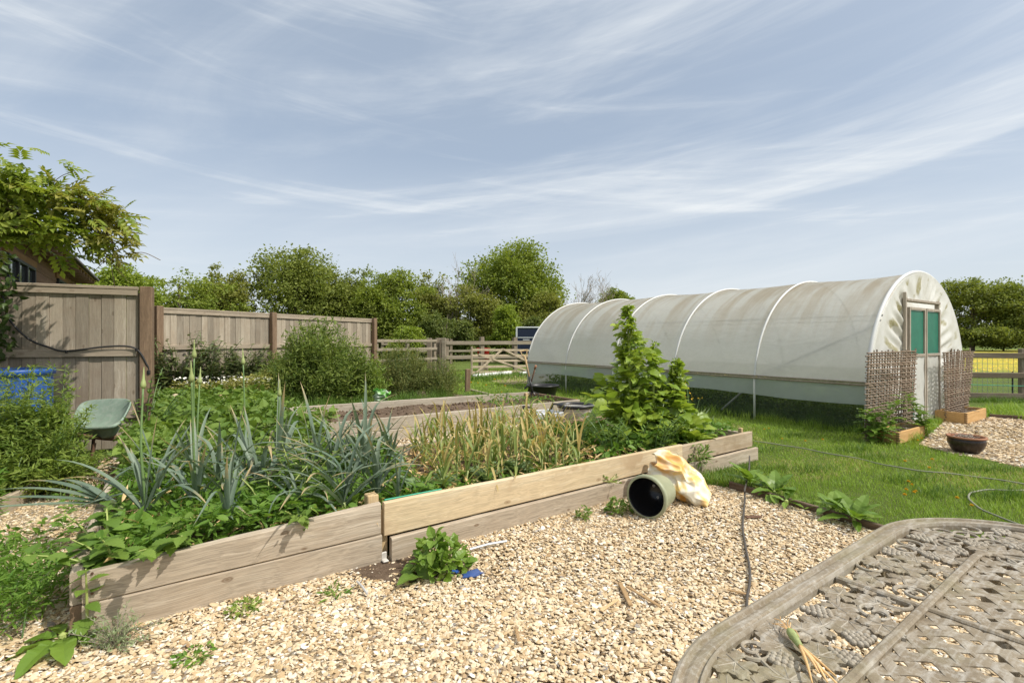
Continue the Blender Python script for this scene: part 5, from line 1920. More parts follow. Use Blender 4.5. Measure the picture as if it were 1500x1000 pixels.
TREES = [
    ('tree', 'bright green bushy tree just behind the barn roof and wisteria tip', 172, 391, 120, 24, 'tree_d', .15),
    ('tree', 'even fresh green tree above the start of the far board fence', 262, 398, 165, 27, 'tree_a', .16),
    ('tree', 'small yellowish olive tree left of the big dark tree', 332, 393, 85, 29, 'tree_c', .16),
    ('tree', 'big dark spreading tree behind the far board fence', 425, 370, 165, 31, 'tree_b', .17),
    ('tree', 'narrow dark tree right beside the big dark spreading tree', 512, 394, 72, 34, 'tree_b', .18),
    ('tree', 'round mid green tree behind the end of the far board fence', 570, 393, 122, 32, 'tree_a', .17),
    ('tree', 'low olive tree between the round tree and the tallest tree', 641, 407, 84, 35, 'tree_c', .18),
    ('tree', 'tallest broad domed tree in the middle of the hedgerow', 750, 346, 148, 38, 'tree_a', .22),
    ('shrub', 'dusky olive thicket at the left foot of the tallest tree', 690, 428, 95, 33, 'tree_c', .15),
    ('shrub', 'dull olive thicket at the right foot of the tallest tree', 797, 424, 82, 35, 'tree_c', .15),
    ('shrub', 'bright yellow green bush in front of the tallest tree', 738, 446, 58, 30.5, 'tree_d', .15),
    ('shrub', 'bluish green bush behind the paired gate posts', 655, 448, 80, 30, 'tree_e', .14),
    ('shrub', 'low clipped looking bush above the rail fence by the fence end', 588, 470, 66, 26, 'tree_d', .12),
    ('shrub', 'dark bush filling the gap below the round tree', 540, 440, 85, 31, 'tree_b', .15),
    ('shrub', 'dark low bush beside the trailer at the hedge foot', 775, 462, 60, 33, 'tree_e', .14),
    ('tree', 'lone small tree standing far off above the tunnel roof', 903, 416, 52, 62, 'tree_a', .26),
    ('tree', 'wide dark oak right of the tunnel beyond the buttercup field', 1424, 412, 150, 58, 'tree_b', .28),
    ('tree', 'dark oak at the right edge beyond the buttercup field', 1532, 420, 120, 54, 'tree_b', .27),
    ('shrub', 'long dark hedge below the oaks beyond the buttercup field', 1470, 478, 210, 57, 'tree_b', .24),
]
for k, (nm, lab, px, top, wpx, Y, mt, lf) in enumerate(TREES):
    big = wpx * (497 - top) / 10000
    tree(nm, lab, px, top, wpx, Y, M[mt], lf * .84, nl=int(12 + big * 8), ncl=int(170 + 360 * big), lpc=44, cat='tree' if nm == 'tree' else 'shrub', seed=k, tr=.25 if nm == 'tree' else .08, zlow=.1 if px < 1300 else .6)

def bare_tree(label, px, top, Y, spread, seed, n0=5):
    r = np.random.default_rng(seed)
    x = (px - CX) / F * Y
    h = E + (HY - top) / F * Y
    t = thing('bare_tree', label, 'tree', (x, Y, 0))
    tr, tw = [], []
    def grow(p, d, L, rad, lev):
        n = 5
        pts = [p]
        for i in range(n):
            d = norm(d + r.normal(size=3) * .14 + [0, 0, .06])
            pts.append(pts[-1] + d * L / n)
        (tr if lev < 2 else tw).append(tube(pts, np.linspace(rad, rad * .45, n + 1), 5 if lev < 2 else 3))
        if lev >= 4:
            return
        for k in range(r.integers(3, 5) if lev < 3 else 3):
            q = pts[r.integers(2, n + 1)]
            dd = norm(d + norm(r.normal(size=3)) * [spread, spread, .45])
            grow(q, dd, L * r.uniform(.45, .72), max(.012, rad * .5), lev + 1)
    for k in range(n0):
        a = r.uniform(0, 6.3)
        grow(np.array([x + .2 * math.cos(a), Y + .2 * math.sin(a), 0]), norm(np.array([.16 * math.cos(a), .16 * math.sin(a), 1])), h * .55, .085, 0)
    allp = np.concatenate([v for v, f in tr + tw])
    sc_ = h / allp[:, 2].max()
    def fit(lst):
        return [(np.column_stack([x + (v[:, 0] - x) * sc_, Y + (v[:, 1] - Y) * sc_, v[:, 2] * sc_]), f) for v, f in lst]
    mesh('trunk', fit(tr), M['bare_bark'], t)
    mesh('twigs', fit(tw), M['bare_bark'], t)
bare_tree('thin bare dead tree standing at the left side of the tallest tree', 668, 370, 33, .55, 4, 3)
bare_tree('leafless twiggy tree rising above the far end of the tunnel', 861, 392, 45, .7, 9, 5)
bare_tree('slender leafless tree left of the twiggy one above the tunnel', 838, 401, 44, .5, 12, 2)

# far wood on the horizon, one mass
parts = []
for x_ in np.arange(-150, 190, 9.0):
    y_ = 88 + 6 * math.sin(x_ * .07) + rng.uniform(-3, 3)
    V, Fa, _ = crown_arr((x_, y_, 2.4), 6.5, 4, rng.uniform(2.0, 3.2), 8, 60, 14, .55, TQ, int(x_ + 500))
    parts.append((V, Fa))
mesh('far_treeline', parts, M['tree_b'], kind='stuff')
# scrub along the hedge foot
parts = []
for x_ in np.arange(-22, 6, 1.6):
    V, Fa, _ = crown_arr((x_, 29 + rng.uniform(-1, 3), .9), 1.3, 1.0, rng.uniform(.7, 1.2), 6, 60, 20, .13, TQ, int(x_ * 10 + 900))
    parts.append((V, Fa))
mesh('hedge_undergrowth', parts, M['tree_e'], kind='stuff')

# ------------------------------------------------------------------ wisteria over the near fence
PN_t, PN_f = [], []
for k in range(5):
    for s in ((-1, 1) if k < 4 else (0,)):
        tv, tf = leaf_simple(.46, .1, .25)
        yv = .14 + k * .15
        a = s * (1.0 - .06 * k)
        L = .36 if s else .40
        ca, sa = math.cos(a), math.sin(a)
        R3 = np.array([[ca, sa, 0], [-sa, ca, 0], [0, 0, 1]])
        v = (tv * L) @ R3.T + [0, yv, -.28 * yv ** 2]
        PN_f += [[q + len(PN_t) for q in f] for f in tf.tolist()]
        PN_t += v.tolist()
PN_t, PN_f = np.array(PN_t), np.array(PN_f)
wi_ = thing('wisteria', 'wisteria branches with fresh leaves hanging over the near board fence', 'climber', tuple(at(-60, 640, 4.5)))
arms = [  # pixel path, depth from-to, leaves, spread
    ([(-60, 300), (0, 262), (45, 268)], 4.5, 4.7, 70, .20),
    ([(-60, 330), (0, 290), (60, 282), (110, 290), (145, 312)], 4.6, 4.9, 125, .13),
    ([(60, 280), (115, 287), (145, 310), (160, 335), (166, 360)], 4.8, 5.0, 80, .10),
    ([(-60, 350), (0, 335), (50, 330), (95, 345)], 4.5, 4.8, 85, .15),
    ([(-40, 290), (20, 310), (70, 335), (105, 352), (118, 372)], 4.6, 4.9, 60, .12),
    ([(140, 312), (156, 340), (166, 362), (164, 380)], 4.95, 5.1, 34, .06),
    ([(-40, 260), (10, 256), (35, 262)], 4.4, 4.6, 40, .11),
    ([(30, 330), (70, 352), (90, 372)], 4.7, 4.95, 10, .06)]
stems, gl, bl2 = [], [], []
for path, y0, y1, nlv, sp_ in arms:
    P = np.array([at(a, b, y0 + (y1 - y0) * k / (len(path) - 1)) for k, (a, b) in enumerate(path)])
    C = spline(P, 40)
    stems.append(tube(C, np.linspace(.014, .004, 40), 5))
    idx = rng.integers(0, 40, nlv)
    base = C[idx] + rng.normal(size=(nlv, 3)) * [sp_, sp_ * 1.2, sp_ * .55]
    d = norm(np.stack([rng.normal(.35, .7, nlv), rng.normal(-.25, .7, nlv), rng.normal(-.15, .4, nlv)], -1))
    nn_ = norm(rng.normal(size=(nlv, 3)) * .4 + [.1, -.35, 1])
    V, Fa, _ = inst(PN_t, PN_f, base, frames(d, nn_), rng.uniform(.17, .29, nlv))
    (bl2 if y1 > 4.95 else gl).append((V, Fa))
stems.append(tube(spline([at(-60, 640, 4.5) * [1, 1, 0], at(-62, 520, 4.5), at(-50, 400, 4.5), at(-60, 330, 4.55), at(-40, 290, 4.6)], 30), np.linspace(.045, .02, 30), 7))
for path, y_ in (([(72, 272), (90, 258), (110, 250)], 4.75), ([(84, 275), (95, 270), (104, 271)], 4.75), ([(140, 290), (152, 288)], 4.9), ([(165, 305), (174, 312), (176, 318)], 4.95), ([(185, 372), (210, 370), (235, 381)], 5.0), ([(170, 380), (160, 370), (150, 385), (140, 395)], 5.0), ([(160, 372), (163, 390), (168, 420)], 5.0), ([(130, 292), (140, 287), (154, 288)], 4.85)):
    stems.append(tube(spline([at(a, b, y_) for a, b in path], 10), .0035, 4))
mesh('vine_stem', stems, M['vine'], wi_)
mesh('leaves', gl, M['wisteria'], wi_)
mesh('young_leaves', bl2, M['wisteria_tip'], wi_)
n = 30
V, Fa, _ = inst(*leaf_simple(.8), at(120, 304, 4.8) + rng.normal(size=(n, 3)) * [.05, .05, .03], frames(rand_unit(n), rand_unit(n)), rng.uniform(.02, .03, n))
M['lilac'] = m_plain('lilac_petals', (.42, .33, .50), .6)
mesh('blossom', [(V, Fa)], M['lilac'], wi_)
iv = thing('ivy', 'dark ivy climbing at the left edge of the near board fence', 'climber', (*on_fence(4, 500)[:2], 0))
n = 420
P = np.array([on_fence(rng.uniform(-60, 14), y_, .1) for y_ in rng.uniform(372, 520, n)]) + rng.normal(size=(n, 3)) * .05
V, Fa, _ = inst(*LEAF_OVAL, P, frames(norm(rng.normal(size=(n, 3)) + [0, 0, -.6]), norm(rng.normal(size=(n, 3)) * .4 + [.4, -.9, .2])), rng.uniform(.05, .10, n))
mesh('leaves', [(V, Fa)], M['ivy'], iv)
mesh('stem', [tube(spline([(*on_fence(-10, 500, .05)[:2], 0), on_fence(-8, 520, .06), on_fence(0, 440, .06), on_fence(-4, 380, .06)], 16), .012, 6)], M['vine'], iv)

# ------------------------------------------------------------------ small plant builders (each made at the origin, then placed)
def stem_plant(name, label, cat, h, leafmat, stemmat, tmpl, lsize, pairs, lean=(0, 0), top_small=.45, group=None, droop=.1, nst=1, spread=.12, loc=(0, 0, 0), lifts=.35, start=.12, jitter=.02):
    t = thing(name, label, cat, loc, group=group)
    st_, P, D, N, S = [], [], [], [], []
    for k in range(nst):
        a0 = rng.uniform(0, 6.3)
        off = np.array([math.cos(a0), math.sin(a0), 0]) * (spread * .3 if nst > 1 else 0)
        tipx = np.array([lean[0], lean[1], 0]) + np.array([math.cos(a0), math.sin(a0), 0]) * (spread if nst > 1 else 0)
        hh = h * (rng.uniform(.65, 1.0) if k else 1.0)
        C = spline([off, off + tipx * .25 + [0, 0, hh * .4], off + tipx * .7 + [0, 0, hh * .75], off + tipx * 1.3 + [0, 0, hh]], 24)
        st_.append(tube(C, np.linspace(.0065, .0025, 24) * (1 + h * .35), 6))
        for q in range(pairs):
            f = start + (1 - start) * q / (pairs - 1)
            c = C[min(23, int(f * 23))]
            a = a0 + q * PI / 2 + rng.normal(0, .25)
            for s in (0, PI):
                aa = a + s + rng.normal(0, .2)
                lf = lifts + rng.normal(0, .25) + .6 * max(0, f - .8)
                D.append([math.cos(aa), math.sin(aa), lf])
                N.append([-.25 * math.cos(aa), -.25 * math.sin(aa), 1])
                P.append(c + np.array([math.cos(aa), math.sin(aa), .2]) * .008 + rng.normal(0, jitter, 3) * .3)
                S.append(lsize * (1 - (1 - top_small) * f ** 1.5) * rng.uniform(.75, 1.15) * (.7 if f < start + .08 else 1))
    V, Fa, _ = inst(tmpl[0], tmpl[1], np.array(P), frames(norm(np.array(D)), norm(np.array(N))), np.array(S))
    mesh('stem', st_, stemmat, t, local=True)
    mesh('leaves', [(V, Fa)], leafmat, t, local=True)
    return t

def rosette(name, label, cat, n, L, leafmat, tmpl, loc=(0, 0, 0), group=None, el=(.2, .9), wid=1.0, stem=True):
    t = thing(name, label, cat, loc, group=group)
    a = rng.uniform(0, 6.3) + np.arange(n) * 2.4 + rng.normal(0, .2, n)
    e = rng.uniform(el[0], el[1], n)
    D = np.stack([np.cos(a) * np.cos(e), np.sin(a) * np.cos(e), np.sin(e)], -1)
    N = np.stack([-np.cos(a) * np.sin(e), -np.sin(a) * np.sin(e), np.cos(e)], -1) + rng.normal(0, .12, (n, 3))
    S = np.stack([np.full(n, L * wid), np.full(n, L), np.full(n, L)], -1) * rng.uniform(.55, 1.1, (n, 1))
    V, Fa, _ = inst(tmpl[0], tmpl[1], D * .01 + [0, 0, .01], frames(D, norm(N)), S)
    mesh('leaves', [(V, Fa)], leafmat, t, local=True)
    if stem:
        mesh('crown', [lathe([(.0, -.01), (.018, 0), (.014, .03), (0, .04)], 8)], M['chard_stem'], t, local=True)
    return t

# nettles along the far fence: four shapes, copied
pr_n = []
NET = 'nettles along the far board fence'
spots = []
for k in range(40):
    f = k / 39
    p = GA + (GB - GA) * (f * .72 + rng.uniform(-.01, .01)) + pn * rng.uniform(.22, .75)
    spots.append((p[0], p[1], rng.uniform(.95, 1.5) * (1 - .10 * f)))
for k, (x_, y_, h_) in enumerate(spots):
    lab = 'tall dusky nettle growing in the clump along the far board fence'
    if k < 4:
        o = stem_plant('nettle', lab, 'nettle', [1.5, 1.3, 1.15, 1.4][k], M['nettle_dark'], M['leek_stalk'], LEAF_NETTLE, .17, 18, (rng.normal(0, .08), rng.normal(0, .08)), group=NET, nst=9, spread=.30, droop=.3, lifts=.1)
        o.location = (x_, y_, 0)
        pr_n.append(o)
    else:
        dup(pr_n[k % 4], (x_, y_, 0), rng.uniform(0, 6.3), scale=h_ / 1.35)

# big bushes in the middle distance
def bush(name, label, c, rx, ry, h, mat, leaf, n, tmpl, up=.55, nst=60, seed=0, cat='bush', flowers=0, dens=0.0):
    r = np.random.default_rng(seed)
    t = thing(name, label, cat, (c[0], c[1], 0))
    stems, P, D = [], [], []
    tips = []
    for k in range(nst):
        a = r.uniform(0, 6.3)
        q = math.sqrt(r.uniform(0, 1))
        hh = h * (1 - .55 * q ** 2.2) * r.uniform(.75, 1.05)
        tip = np.array([c[0] + rx * q * math.cos(a), c[1] + ry * q * math.sin(a), hh])
        b0 = np.array([c[0] + rx * .35 * q * math.cos(a), c[1] + ry * .35 * q * math.sin(a), 0])
        C = spline([b0, b0 * .6 + tip * .4 + [0, 0, h * .05], tip], 10)
        stems.append(tube(C, np.linspace(.008, .003, 10), 4))
        m = n // nst
        f = r.beta(1.6, 1.0, m)
        idx = np.clip((f * 9).astype(int), 0, 8)
        w_ = (f * 9 - idx)[:, None]
        base = C[idx] * (1 - w_) + C[idx + 1] * w_
        base = base + r.normal(size=(m, 3)) * np.array([.075, .075, .06]) * (1 + .5 * (1 - f[:, None]))
        P.append(base)
        dd = norm(C[idx + 1] - C[idx]) * up + norm(r.normal(size=(m, 3)))
        D.append(dd)
        tips.append(tip)
    P, D = np.concatenate(P), norm(np.concatenate(D))
    P[:, 2] = np.maximum(P[:, 2], .03)
    V, Fa, _ = inst(tmpl[0], tmpl[1], P, frames(D, norm(r.normal(size=(len(P), 3)) * .7 + [0, 0, 1])), leaf * r.uniform(.6, 1.4, len(P)))
    mesh('stems', stems, M['leek_stalk'], t)
    mesh('foliage', [(V, Fa)], mat, t)
    if flowers:
        q = np.array(tips)[r.integers(0, len(tips), flowers)] + r.normal(size=(flowers, 3)) * .05
        V, Fa, _ = inst(*leaf_quad(.9), q, frames(rand_unit(flowers), rand_unit(flowers)), r.uniform(.02, .035, flowers))
        mesh('flowers', [(V, Fa)], M['petal_y'], t)
    return t
NARROW = leaf_simple(.22, .08, .2)
bush('feathery_bush', 'biggest feathery green bush in front of the far board fence', at(470, 500, 9.4)[:2], .98, .8, 1.72, M['bush'], .10, 19000, NARROW, nst=110, seed=2)
bush('feathery_bush', 'low feathery bush at the left foot of the biggest one', at(412, 540, 8.9)[:2], .5, .5, 1.05, M['bush'], .075, 4500, NARROW, nst=40, seed=3)
bush('dusky_bush', 'loose dusky bush with dark tips in front of the rail fence', at(590, 500, 10.6)[:2], .75, .7, 1.32, M['bush2'], .07, 12500, NARROW, nst=80, seed=4, flowers=10)
bush('dusky_bush', 'lower grey green bush right of the loose dusky bush', at(645, 540, 10.6)[:2], .48, .5, .98, M['bush2'], .065, 6000, NARROW, nst=45, seed=5)
bush('flowering_bush', 'fresh green bush with a few yellow flowers between the two tall bushes', at(538, 540, 9.7)[:2], .45, .45, 1.0, M['cleaver'], .08, 3500, leaf_simple(.4), nst=40, seed=6, flowers=14)

# white chamomile patch and pile of pale stones by the far fence
def cover(poly, n, h, tmpl, size, zmin=0.0, hump=.4, up=.5, seed=0, tilt=.6):
    r = np.random.default_rng(seed)
    P = np.array(poly)
    x = r.uniform(P[:, 0].min(), P[:, 0].max(), n * 3)
    y = r.uniform(P[:, 1].min(), P[:, 1].max(), n * 3)
    k = in_poly(x, y, poly)
    x, y = x[k][:n], y[k][:n]
    m = len(x)
    hh = h * (1 + hump * vnoise(x, y, 3.3, seed) + .3 * hump * vnoise(x, y, 9, seed + 1))
    z = zmin + np.maximum(.01, hh) * r.beta(2.2, 1.1, m)
    d = norm(r.normal(size=(m, 3)) * [1, 1, .5] + [0, 0, .15])
    nn_ = norm(r.normal(size=(m, 3)) * tilt + [0, 0, 1])
    V, Fa, _ = inst(tmpl[0], tmpl[1], np.stack([x, y, z], -1), frames(d, nn_), size * r.uniform(.55, 1.4, m))
    return V, Fa
cham = [tuple(at(250, 560, 8.2)[:2]), tuple(at(395, 560, 8.4)[:2]), tuple(at(400, 560, 9.6)[:2]), tuple(at(270, 560, 9.4)[:2])]
mesh('chamomile_patch', [cover(cham, 5200, .66, LEAF_S, .06, 0, .18, seed=3)], M['daisy_leaf'], kind='stuff')
V, Fa = cover(cham, 520, .22, leaf_quad(1.0), .036, .48, .2, seed=5)
mesh('chamomile_flowers', [(V, Fa)], M['petal_w'], kind='stuff')
rp = thing('stone_pile', 'small pile of pale stones among weeds at the foot of the near fence post', 'stones', tuple(at(245, 575, 7.6) * [1, 1, 0]))
parts = []
for k in range(46):
    tv, tf = ST_N[k % 5]
    q = at(rng.uniform(232, 330), 560, rng.uniform(7.6, 8.1))
    S = np.array([rng.uniform(.10, .22)] * 3) * [1, .8, .5]
    V, Fa, _ = inst(tv, tf, [(q[0], q[1], rng.uniform(.05, .42))], frames(norm(rng.normal(size=(1, 3))), norm(rng.normal(size=(1, 3)) * .4 + [0, 0, 1])), S[None])
    parts.append((V, Fa))
mesh('stones', parts, M['stone'], rp)
# leafy ground cover between the bed, the barrow and the far fence
gc = [(-3.02, 3.80), (-2.0, 4.55), (-1.9, 5.3), (-2.75, 6.0), (-3.7, 7.6), (-4.2, 8.6), (-5.9, 8.5), (-5.3, 6.6), (-4.2, 5.75), (-3.75, 4.7)]
mesh('leafy_ground_cover', [cover(gc, 19000, .46, LEAF_OVAL, .060, 0, .3, seed=11, tilt=.9), cover(gc, 3600, .48, LEAF_NETTLE, .10, 0, .3, seed=12, tilt=.9)], M['potato'], kind='stuff')
gcl = [(-3.3, 4.4), (-2.9, 5.0), (-3.6, 6.2), (-4.4, 5.8)]
back = [(-3.4, 7.6), (.2, 9.75), (.0, 10.6), (-3.6, 9.2)]
mesh('weedy_grass', [grass_field(back, 1300, .28, .010, (5, 13)), grass_field([(-4.2, 8.2), (-3.3, 7.6), (-3.0, 9.2), (-4.0, 10)], 1500, .34, .010, (5, 12))], M['grass_tall'], kind='stuff')

# weeds left of the path
def weed_mass(label, poly, n, h, seed, mat, leaf=.05, name='weed_clump', stems=60, tmpl=LEAF_LANCE, sub=None):
    P = np.array(poly)
    c = P.mean(0)
    t = thing(name, label, 'weeds', (c[0], c[1], 0))
    V, Fa = cover(poly, n, h, tmpl, leaf, 0, .35, seed=seed, tilt=.9)
    parts = [(V, Fa)]
    if sub:
        parts.append(cover(poly, sub[0], h * .9, sub[1], sub[2], 0, .35, seed=seed + 7))
    mesh('foliage', parts, mat, t)
    r = np.random.default_rng(seed)
    st_, P2, D2 = [], [], []
    for k in range(stems):
        for _ in range(40):
            q = np.array([r.uniform(P[:, 0].min(), P[:, 0].max()), r.uniform(P[:, 1].min(), P[:, 1].max())])
            if in_poly(q[:1], q[1:], poly)[0]:
                break
        hh = h * r.uniform(.8, 1.45)
        a = r.uniform(0, 6.3)
        C = spline([(*q, 0), (q[0] + .04 * math.cos(a), q[1] + .04 * math.sin(a), hh * .6), (q[0] + .14 * math.cos(a), q[1] + .14 * math.sin(a), hh)], 12)
        st_.append(tube(C, np.linspace(.004, .0015, 12), 4))
        for j in range(3, 12):
            for w_ in range(9):
                a2 = r.uniform(0, 6.3)
                P2.append(C[j] + r.normal(0, .014, 3))
                D2.append([math.cos(a2), math.sin(a2), r.uniform(-.2, 1.3)])
    P2, D2 = np.array(P2), norm(np.array(D2))
    V, Fa, _ = inst(LEAF_LANCE[0], LEAF_LANCE[1], P2, frames(D2, norm(rng.normal(size=(len(P2), 3)) * .3 + [0, 0, 1])), leaf * r.uniform(.6, 1.2, len(P2)))
    mesh('shoots', [(V, Fa)], mat, t)
    mesh('stems', st_, M['leek_stalk'], t)
    return t
weed_mass('tall tangled weeds in front of the blue barrel', [(-5.6, 3.9), (-4.15, 4.12), (-3.98, 4.3), (-4.25, 4.75), (-5.6, 4.6)], 14000, .76, 21, M['cleaver'], .065, stems=150)
weed_mass('bushy weeds spilling over the border edging left of the path', [(-5.6, 3.4), (-4.2, 3.75), (-3.62, 4.1), (-3.55, 4.35), (-4.0, 4.45), (-4.5, 4.25), (-5.6, 4.2)], 8000, .34, 22, M['cleaver'], .06, stems=60)
weed_mass('thick weed clump hiding the left handle of the wheelbarrow', [(-4.5, 3.95), (-3.82, 4.1), (-3.86, 4.42), (-4.4, 4.6)], 3200, .56, 25, M['cleaver'], .06, stems=40)
weed_mass('broad grassy weeds at the left edge of the border', [(-4.9, 2.7), (-3.7, 3.05), (-3.9, 3.75), (-5.4, 3.5)], 3600, .38, 23, M['low_weed'], .085, stems=30)
weed_mass('low bright green weed mat beside the left end of the raised bed', [(-3.0, 1.8), (-2.16, 2.14), (-2.22, 2.5), (-2.55, 2.72), (-3.2, 2.85), (-3.6, 2.2)], 9000, .24, 24, M['low_weed'], .042, stems=40)
parts = [cover([(-3.6, 2.9), (-2.9, 2.75), (-2.7, 3.3), (-3.3, 3.6)], 260, .05, LEAF_OVAL, .04, .02, .3, seed=31), cover([(-3.9, 4.1), (-3.4, 3.7), (-3.2, 4.2), (-3.6, 4.6)], 200, .05, LEAF_OVAL, .04, .02, .3, seed=32)]
mesh('gravel_weeds', parts, M['low_weed'], kind='stuff')

# ------------------------------------------------------------------ raised bed crops
SZ = .235
def leek(label, u, v, n=9, L=.62, bud=0.0, lean=(0, 0), fanaz=None, group='leeks in the raised bed', seedlean=.0, el=(.75, 1.45), name='leek'):
    p = bed(u, v, SZ)
    t = thing(name, label, 'leek', tuple(p), group=group)
    fa = rng.uniform(0, PI) if fanaz is None else fanaz
    sh = .14 * L / .6
    tilt = np.array([rng.normal(lean[0], .05), rng.normal(lean[1], .05), 1.0])
    tilt /= np.linalg.norm(tilt)
    C = np.outer(np.linspace(0, sh, 6), tilt)
    mesh('stem', [tube(C - [0, 0, .02], np.array([.017, .019, .018, .018, .017, .014]) * (L / .6), 8)], M['leek_stem'], t, smooth=True, local=True)
    lv, dl = [], []
    for k in range(n):
        s = 1 if k % 2 else -1
        az = fa + (0 if s > 0 else PI) + rng.normal(0, .35)
        f = k / max(1, n - 1)
        e0 = el[0] + (el[1] - el[0]) * f + rng.normal(0, .08)
        e0 = min(1.5, e0)
        b_ = C[-1] * (.55 + .45 * f)
        kk = (rng.uniform(.3, .75), rng.uniform(.5, 1.9)) if rng.random() < .5 else None
        lv.append(strap(b_, az, L * rng.uniform(.75, 1.2), rng.uniform(.026, .040) * (L / .6), e0, rng.uniform(.15, 1.15) * (1.2 - f * .7), 12, kk, .45, 1.5, rng.normal(0, .35)))
    for k in range(rng.integers(1, 4)):
        dl.append(strap(C[1], rng.uniform(0, 6.3), L * rng.uniform(.3, .55), .014, .5, 1.6, 8, None, .5))
    mesh('leaves', lv, M['leek'], t, smooth=True, local=True)
    mesh('withered_leaves', dl, M['dry_leaf'], t, smooth=True, local=True)
    if bud:
        q = spline([C[-1], C[-1] + tilt * bud * .5 + [rng.normal(0, .03), rng.normal(0, .03), 0], C[-1] + tilt * bud + [lean[0] * .4, lean[1] * .4, 0]], 16)
        st_ = mesh('flower_stalk', [tube(q, np.linspace(.0085, .005, 16), 8)], M['leek_stalk'], t, smooth=True, local=True)
        d = norm(q[-1] - q[-2])
        bq = np.array([q[-1] + d * z for z in (0, .008, .02, .035, .055, .09, .13)])
        mesh('flower_bud', [tube(bq, [.006, .013, .016, .013, .008, .0045, .001], 10)], M['leek_stem'], st_, smooth=True, local=True)
    return t

# rows run along the bed; the first row is the one nearest the front boards
rows = [(.30, 'front'), (.66, 'second'), (1.02, 'third'), (1.40, 'back')]
ords = ['first', 'second', 'third', 'fourth', 'fifth', 'sixth', 'seventh', 'eighth', 'ninth']
BUDS = {(1, 0): .70, (1, 1): .74, (2, 1): .88, (3, 3): .80, (2, 4): .55, (3, 1): .66, (0, 2): .0}
for ri, (v_, rn) in enumerate(rows):
    us = [.62, .95, 1.22, 1.50][0:] if ri == 0 else list(np.arange(.24, 1.72 + .15 * ri, .205))
    for k, u_ in enumerate(us[:9]):
        bud = BUDS.get((ri, k), 0)
        lab = f'{ords[k]} blue green leek from the path end, {rn} row' + (', with tall flower bud' if bud else '')
        leek(lab, u_ + rng.normal(0, .03), v_ + rng.normal(0, .03), n=int(rng.integers(7, 11)), L=rng.uniform(.48, .66) * (.86, 1, .95, .85)[ri], bud=bud)
leek('big open leek beside the wooden stake at the board joint', 1.20, .15, n=13, L=.56, el=(.55, 1.45), fanaz=.62)
leek('small greyish leek just right of the wooden stake at the board joint', 1.55, .12, n=6, L=.36, el=(1.0, 1.5))
# flopped leek whose leaves hang out over the left path
t = thing('leek', 'leek flopped out over the left end of the bed onto the path', 'leek', tuple(bed(.03, 1.02, .31)))
mesh('leaves', [strap((.02, 0, .02), 3.05 + a, L_, .046, .12 + e_, b_, 12, None, .4, 1.5, s_) for a, L_, e_, b_, s_ in ((0, .82, .10, .36, .05), (.16, .92, .02, .26, .1), (-.14, .80, .16, .45, -.1), (.30, .88, -.06, .12, .12), (-.26, .6, .22, .5, -.15))], M['leek'], t, smooth=True, local=True)
mesh('stem', [tube([(.16, -.04, -.07), (.08, -.02, -.01), (0, 0, .03)], [.02, .019, .017], 8)], M['leek_stem'], t, smooth=True, local=True)

# garlic, yellowing, in six rows
def garlic(p, label):
    t = thing('garlic_plant', label, 'garlic', tuple(p), group='garlic in the raised bed')
    H = rng.uniform(.10, .18)
    mesh('stem', [tube([(0, 0, -.02), (0, 0, H), (rng.normal(0, .008), rng.normal(0, .008), H * 1.8)], [.010, .008, .006], 6)], M['leek_stem'], t, smooth=True, local=True)
    lv = []
    n = int(rng.integers(5, 9))
    fa = rng.uniform(0, PI)
    for k in range(n):
        az = fa + (k % 2) * PI + rng.normal(0, .5)
        f = k / (n - 1)
        kk = (rng.uniform(.35, .8), rng.uniform(.6, 2.2)) if rng.random() < .6 else None
        lv.append(strap((0, 0, H * (.35 + 1.3 * f)), az, rng.uniform(.28, .44), rng.uniform(.018, .030), min(1.5, .75 + .65 * f + rng.normal(0, .12)), rng.uniform(.2, 1.3) * (1.1 - .5 * f), 9, kk, .45, 1.3, rng.normal(0, .4)))
    mesh('leaves', lv, M['garlic'], t, smooth=True, local=True)
gro = ['front', 'second', 'third', 'fourth', 'fifth', 'back']
for ri, v_ in enumerate((.15, .36, .60, .86, 1.12, 1.38)):
    k = 0
    for u_ in np.arange(1.95 + .05 * ri, 3.12 + .62 * v_, .135):
        garlic(bed(u_ + rng.normal(0, .03), v_ + rng.normal(0, .035), SZ - .02), f'yellowing garlic plant number {k + 1} from the leeks, {gro[ri]} garlic row')
        k += 1

